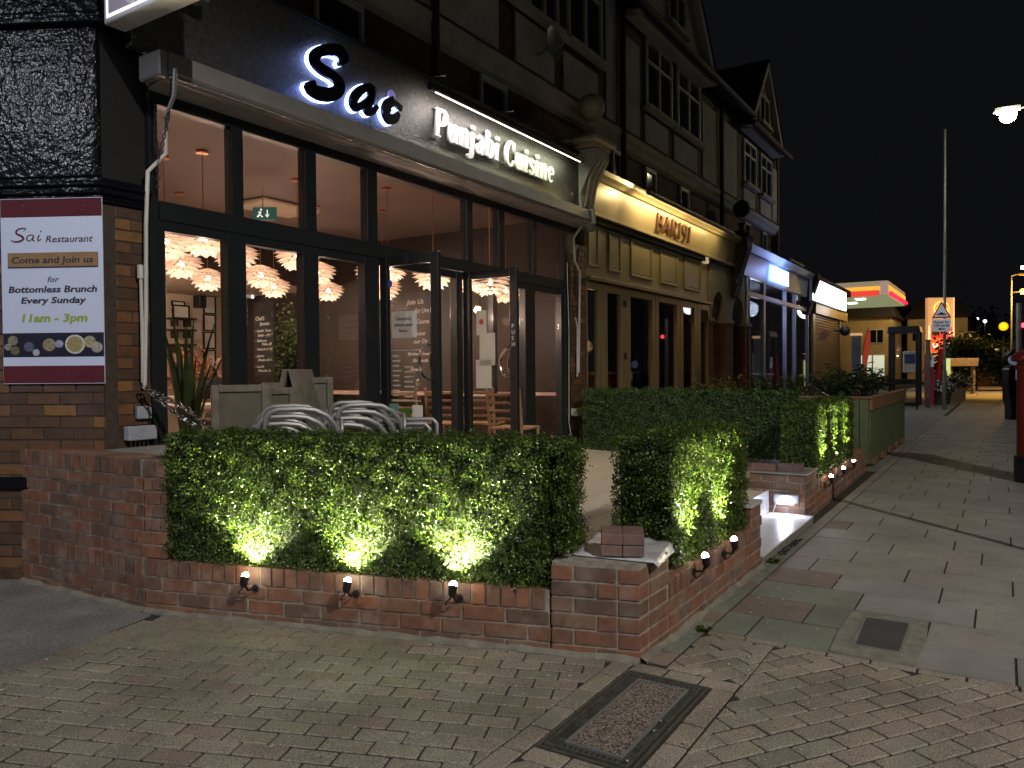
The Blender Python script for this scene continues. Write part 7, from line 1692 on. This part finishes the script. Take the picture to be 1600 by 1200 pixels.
tp(.12, .90, .28, .52, .04, glow('price_red', (.85, .03, .04), .7), 'price_panel'); tp(.14, .42, .33, .42, .06, M['black_matt'], 'price_window'); tp(.12, .90, .03, .27, .04, glow('low_red', (1, .10, .03), .9), 'shop_panel')
mt_ = Matrix(((d.x, 0, -F0.x, a.x), (d.y, 0, -F0.y, a.y), (0, 1, 0, H0), (0, 0, 0, 1))) @ Matrix.Translation((0, 0, .065)); Ht = H1-H0
fit('price_digits', '.9', .74*wd, .90*wd, .31*Ht, .09*Ht, glow('digit', (1, .7, .6), 1.6), t, 0, .003, mw=mt_); fit('price_digits', '7', .80*wd, .88*wd, .44*Ht, .08*Ht, glow('digit2', (1, .6, .5), 1.2), t, 0, .003, mw=mt_)
b = MB(); ribbon(b, [(.18, .19), (.22, .13), (.32, .13), (.34, .18)], .045, fn, -.075, -.045); ribbon(b, [(.66, .12), (.80, .13), (.84, .19), (.74, .19)], .045, fn, -.076, -.045); b.build('panel_script', glow('script_w', (1, .75, .55), 1.6), t)
# far houses
def house(x0, x1, ytop, ybot, t0_, lab, m, ridge=1.4, wins=()):
    X_ = far((x0+x1)/2, ytop, t0_).x; a = onX(x0, ytop, X_); c = onX(x1, ytop, X_); t = thing('house', lab, 'house', ((a.x+c.x)/2, (a.y+c.y)/2, 0)); wd = a.y-c.y; H = (a.z+c.z)/2
    fn = lambda u, v, w_: (a.x+w_, a.y-u, v)
    MB().prism([(0, 0), (wd, 0), (wd, H), (0, H)], fn, 0, 7).build('wall', m, t)
    MB().add([fn(-.3, H, -.3), fn(wd+.3, H, -.3), fn(wd+.3, H, 7.3), fn(-.3, H, 7.3), fn(wd*.18, H+ridge, 3.5), fn(wd*.82, H+ridge, 3.5)], [(0, 1, 5, 4), (1, 2, 5), (2, 3, 4, 5), (3, 0, 4), (0, 3, 2, 1)]).build('roof', M['roof'], t)
    for (u, z, ww, hh, lit) in wins:
        w = MB().prism([(u, z), (u+ww, z), (u+ww, z+hh), (u, z+hh)], fn, -.03, .02).build('window', glow('lit_win%d' % int(u*100), lit, .5) if lit else M['dark_glass'], t)
        b = MB(); [b.prism(p, fn, -.06, -.032) for p in ([(u-.06, z-.06), (u+ww+.06, z-.06), (u+ww+.06, z), (u-.06, z)], [(u-.06, z+hh), (u+ww+.06, z+hh), (u+ww+.06, z+hh+.06), (u-.06, z+hh+.06)], [(u+ww*.47, z), (u+ww*.53, z), (u+ww*.53, z+hh), (u+ww*.47, z+hh)])]; b.build('frame', M['white_frame'], w)
    return t
house(1300, 1393, 497, 600, 62, 'ochre lit house with dark roof behind the station canopy', M['house'], 2.2, [(2.9, 3.3, .9, 1.0, None), (2.2, .6, 1.7, 1.7, (.75, .85, .7))])
house(1418, 1512, 497, 600, 66, 'ochre lit house behind the price sign', M['house'], 2.0, [(.4, 3.6, .5, .8, None), (4.3, 3.2, .8, 1, None)])
house(1384, 1424, 508, 600, 78, 'low dark roofed house in the gap between the two ochre houses', M['house'], 2.2, [(.9, 2.2, .8, .9, None)])
house(1512, 1528, 510, 600, 90, 'small brick house end seen over the bush', M['brick_far'], 1.2, [(.2, 3, .5, .6, None)])
light('SPOT', 'house_wash', bpy.data.objects['price_totem'], far(1380, 470, 52), 2600, (1, .72, .32), .5, tuple(F0*1+Vector((0, 0, -.15))), 1.9, .8)
light('SPOT', 'house_wash', bpy.data.objects['price_totem'], far(1475, 440, 56), 1700, (1, .72, .32), .5, tuple(F0*1+Vector((0, 0, -.25))), 1.9, .8)
# bush, bench, low walls
q = far(1522, 570, 44); t = thing('roadside_tree', 'round dark green tree beside the far pavement', 'tree', (q.x, q.y, 0)); MB().tube([(q.x, q.y, 0), (q.x+.05, q.y, 1.2), (q.x, q.y+.1, 2.0)], [.16, .12, .07], 8).build('trunk', M['timber'], t, smooth=True)
for s in (-1, 1): MB().tube([(q.x, q.y, 1.2), (q.x+.2, q.y+s*.6, 1.9)], .05, 6).build('limb', M['timber'], t)
pp = np.concatenate([rg.normal(0, .55, (900, 3))*np.array([1, 1, .7])+np.array([q.x+a_, q.y+b_, z_]) for a_, b_, z_ in ((0, 0, 2.1), (0, .9, 1.7), (0, -.9, 1.9), (.3, -1.5, 1.3), (.2, .6, 2.4), (-.4, 1.3, 1.2))]); leaves_obj('crown', pp, rg.normal(0, 1, (len(pp), 3)), .22, M['leaf_bush'], t)
q = far(1497, 562, 38); t = thing('raised_trough', 'long timber trough on legs left of the far tree', 'trough', (q.x, q.y, 0)); d = RT.xy.normalized()
fn = lambda u, v, w_: (q.x+d.x*u+F0.x*w_, q.y+d.y*u+F0.y*w_, v); MB().prism([(-.5, 1.35), (1.0, 1.35), (1.05, 1.75), (-.55, 1.75)], fn, 0, .5).build('trough_box', M['wood_fence'], t, bevel=.02)
for u in (-.35, .8): MB().prism([(u, 0), (u+.12, 0), (u+.12, 1.35), (u, 1.35)], fn, .1, .3).build('leg', M['wood_fence'], t)
q = far(1530, 575, 52); t = thing('garden_wall', 'low brown garden wall under the far tree', 'wall', (q.x, q.y, 0)); fw_ = lambda u, v, w_: (q.x+d.x*u+F0.x*w_, q.y+d.y*u+F0.y*w_, v); MB().prism([(-1.6, 0), (.9, 0), (.9, 1.1), (-1.6, 1.1)], fw_, 0, .3).build('wall_body', M['brick_far'], t); MB().prism([(-1.65, 1.102), (.95, 1.102), (.95, 1.18), (-1.65, 1.18)], fw_, -.04, .34).build('wall_coping', M['stone_trim'], t)
q = far(1549, 572, 60); t = thing('electric_cabinet', 'small pale cabinet standing right of the far wall', 'cabinet', (q.x, q.y, 0)); MB().box(q.x-.3, q.x+.3, q.y-.45, q.y+.45, 0, 1.2).build('cabinet_body', M['stone_trim'], t, bevel=.02); MB().box(q.x-.33, q.x+.33, q.y-.48, q.y+.48, 1.202, 1.26).build('cabinet_lid', M['stone_trim'], t)
# parked car far away
q = far(1562, 575, 85); t = thing('parked_car', 'dark car parked far down the street', 'car', (q.x, q.y, -.1)); b = MB(); d2_ = RT.xy.normalized()
fc = lambda u, v, w_: (q.x+d2_.x*u+F0.x*w_, q.y+d2_.y*u+F0.y*w_, v)
b.prism([(-.85, .25), (.85, .25), (.88, .75), (.70, .85), (.58, 1.35), (-.58, 1.35), (-.70, .85), (-.88, .75)], fc, 0, 4).build('body', M['red_paint'], t, bevel=.05)
for s in (-.75, .55): MB().prism([(s, .0), (s+.2, .0), (s+.2, .6), (s, .6)], fc, .4, 1.0).build('wheel', M['dark_plastic'], t, bevel=.05); MB().prism([(s, .66), (s+.18, .66), (s+.18, .76), (s, .76)], fc, -.03, -.001).build('tail_lamp', M['sign_red'], t)
MB().prism([(-.52, .9), (.52, .9), (.48, 1.28), (-.48, 1.28)], fc, -.02, -.001).build('rear_window', M['dark_glass'], t)
# ochre lit crossing surface far down
zc = MB()
for i in range(4): zc.box(33+i*1.6, 33.8+i*1.6, -1.5, 1.2, 0.0, .006)
o = MB().box(33, 43, -1.55, 3.2, -.02, .003).build('tactile_paving', mat('buff_paving', (.32, .24, .12), .8, var=.15, sc=2), loc=(38, 1, 0)); tag(o, kind='structure')
light('SPOT', 'beacon_wash', bpy.data.objects['orange_lamp'], far(1560, 430, 36), 1800, (1, .62, .20), .3, (0, 0, -1), 1.9, .5)
# dark background trees right and sky glow rooftops
for i, (x, dd_, s) in enumerate(((1425, 120, 4), (1540, 130, 5))):
    q = far(x, 575, dd_); t = thing('background_tree', ('dark tree mass behind the gap between houses', 'dark tree mass at the far end of the street')[i], 'tree', (q.x, q.y, 0)); MB().tube([(q.x, q.y, 0), (q.x, q.y, s*1.1)], .25, 6).build('trunk', M['timber'], t)
    pp = rg.normal(0, s*.33, (1200, 3))+np.array([q.x, q.y, s*1.35]); leaves_obj('crown', pp, rg.normal(0, 1, (1200, 3)), .7, M['leaf_bush'], t)
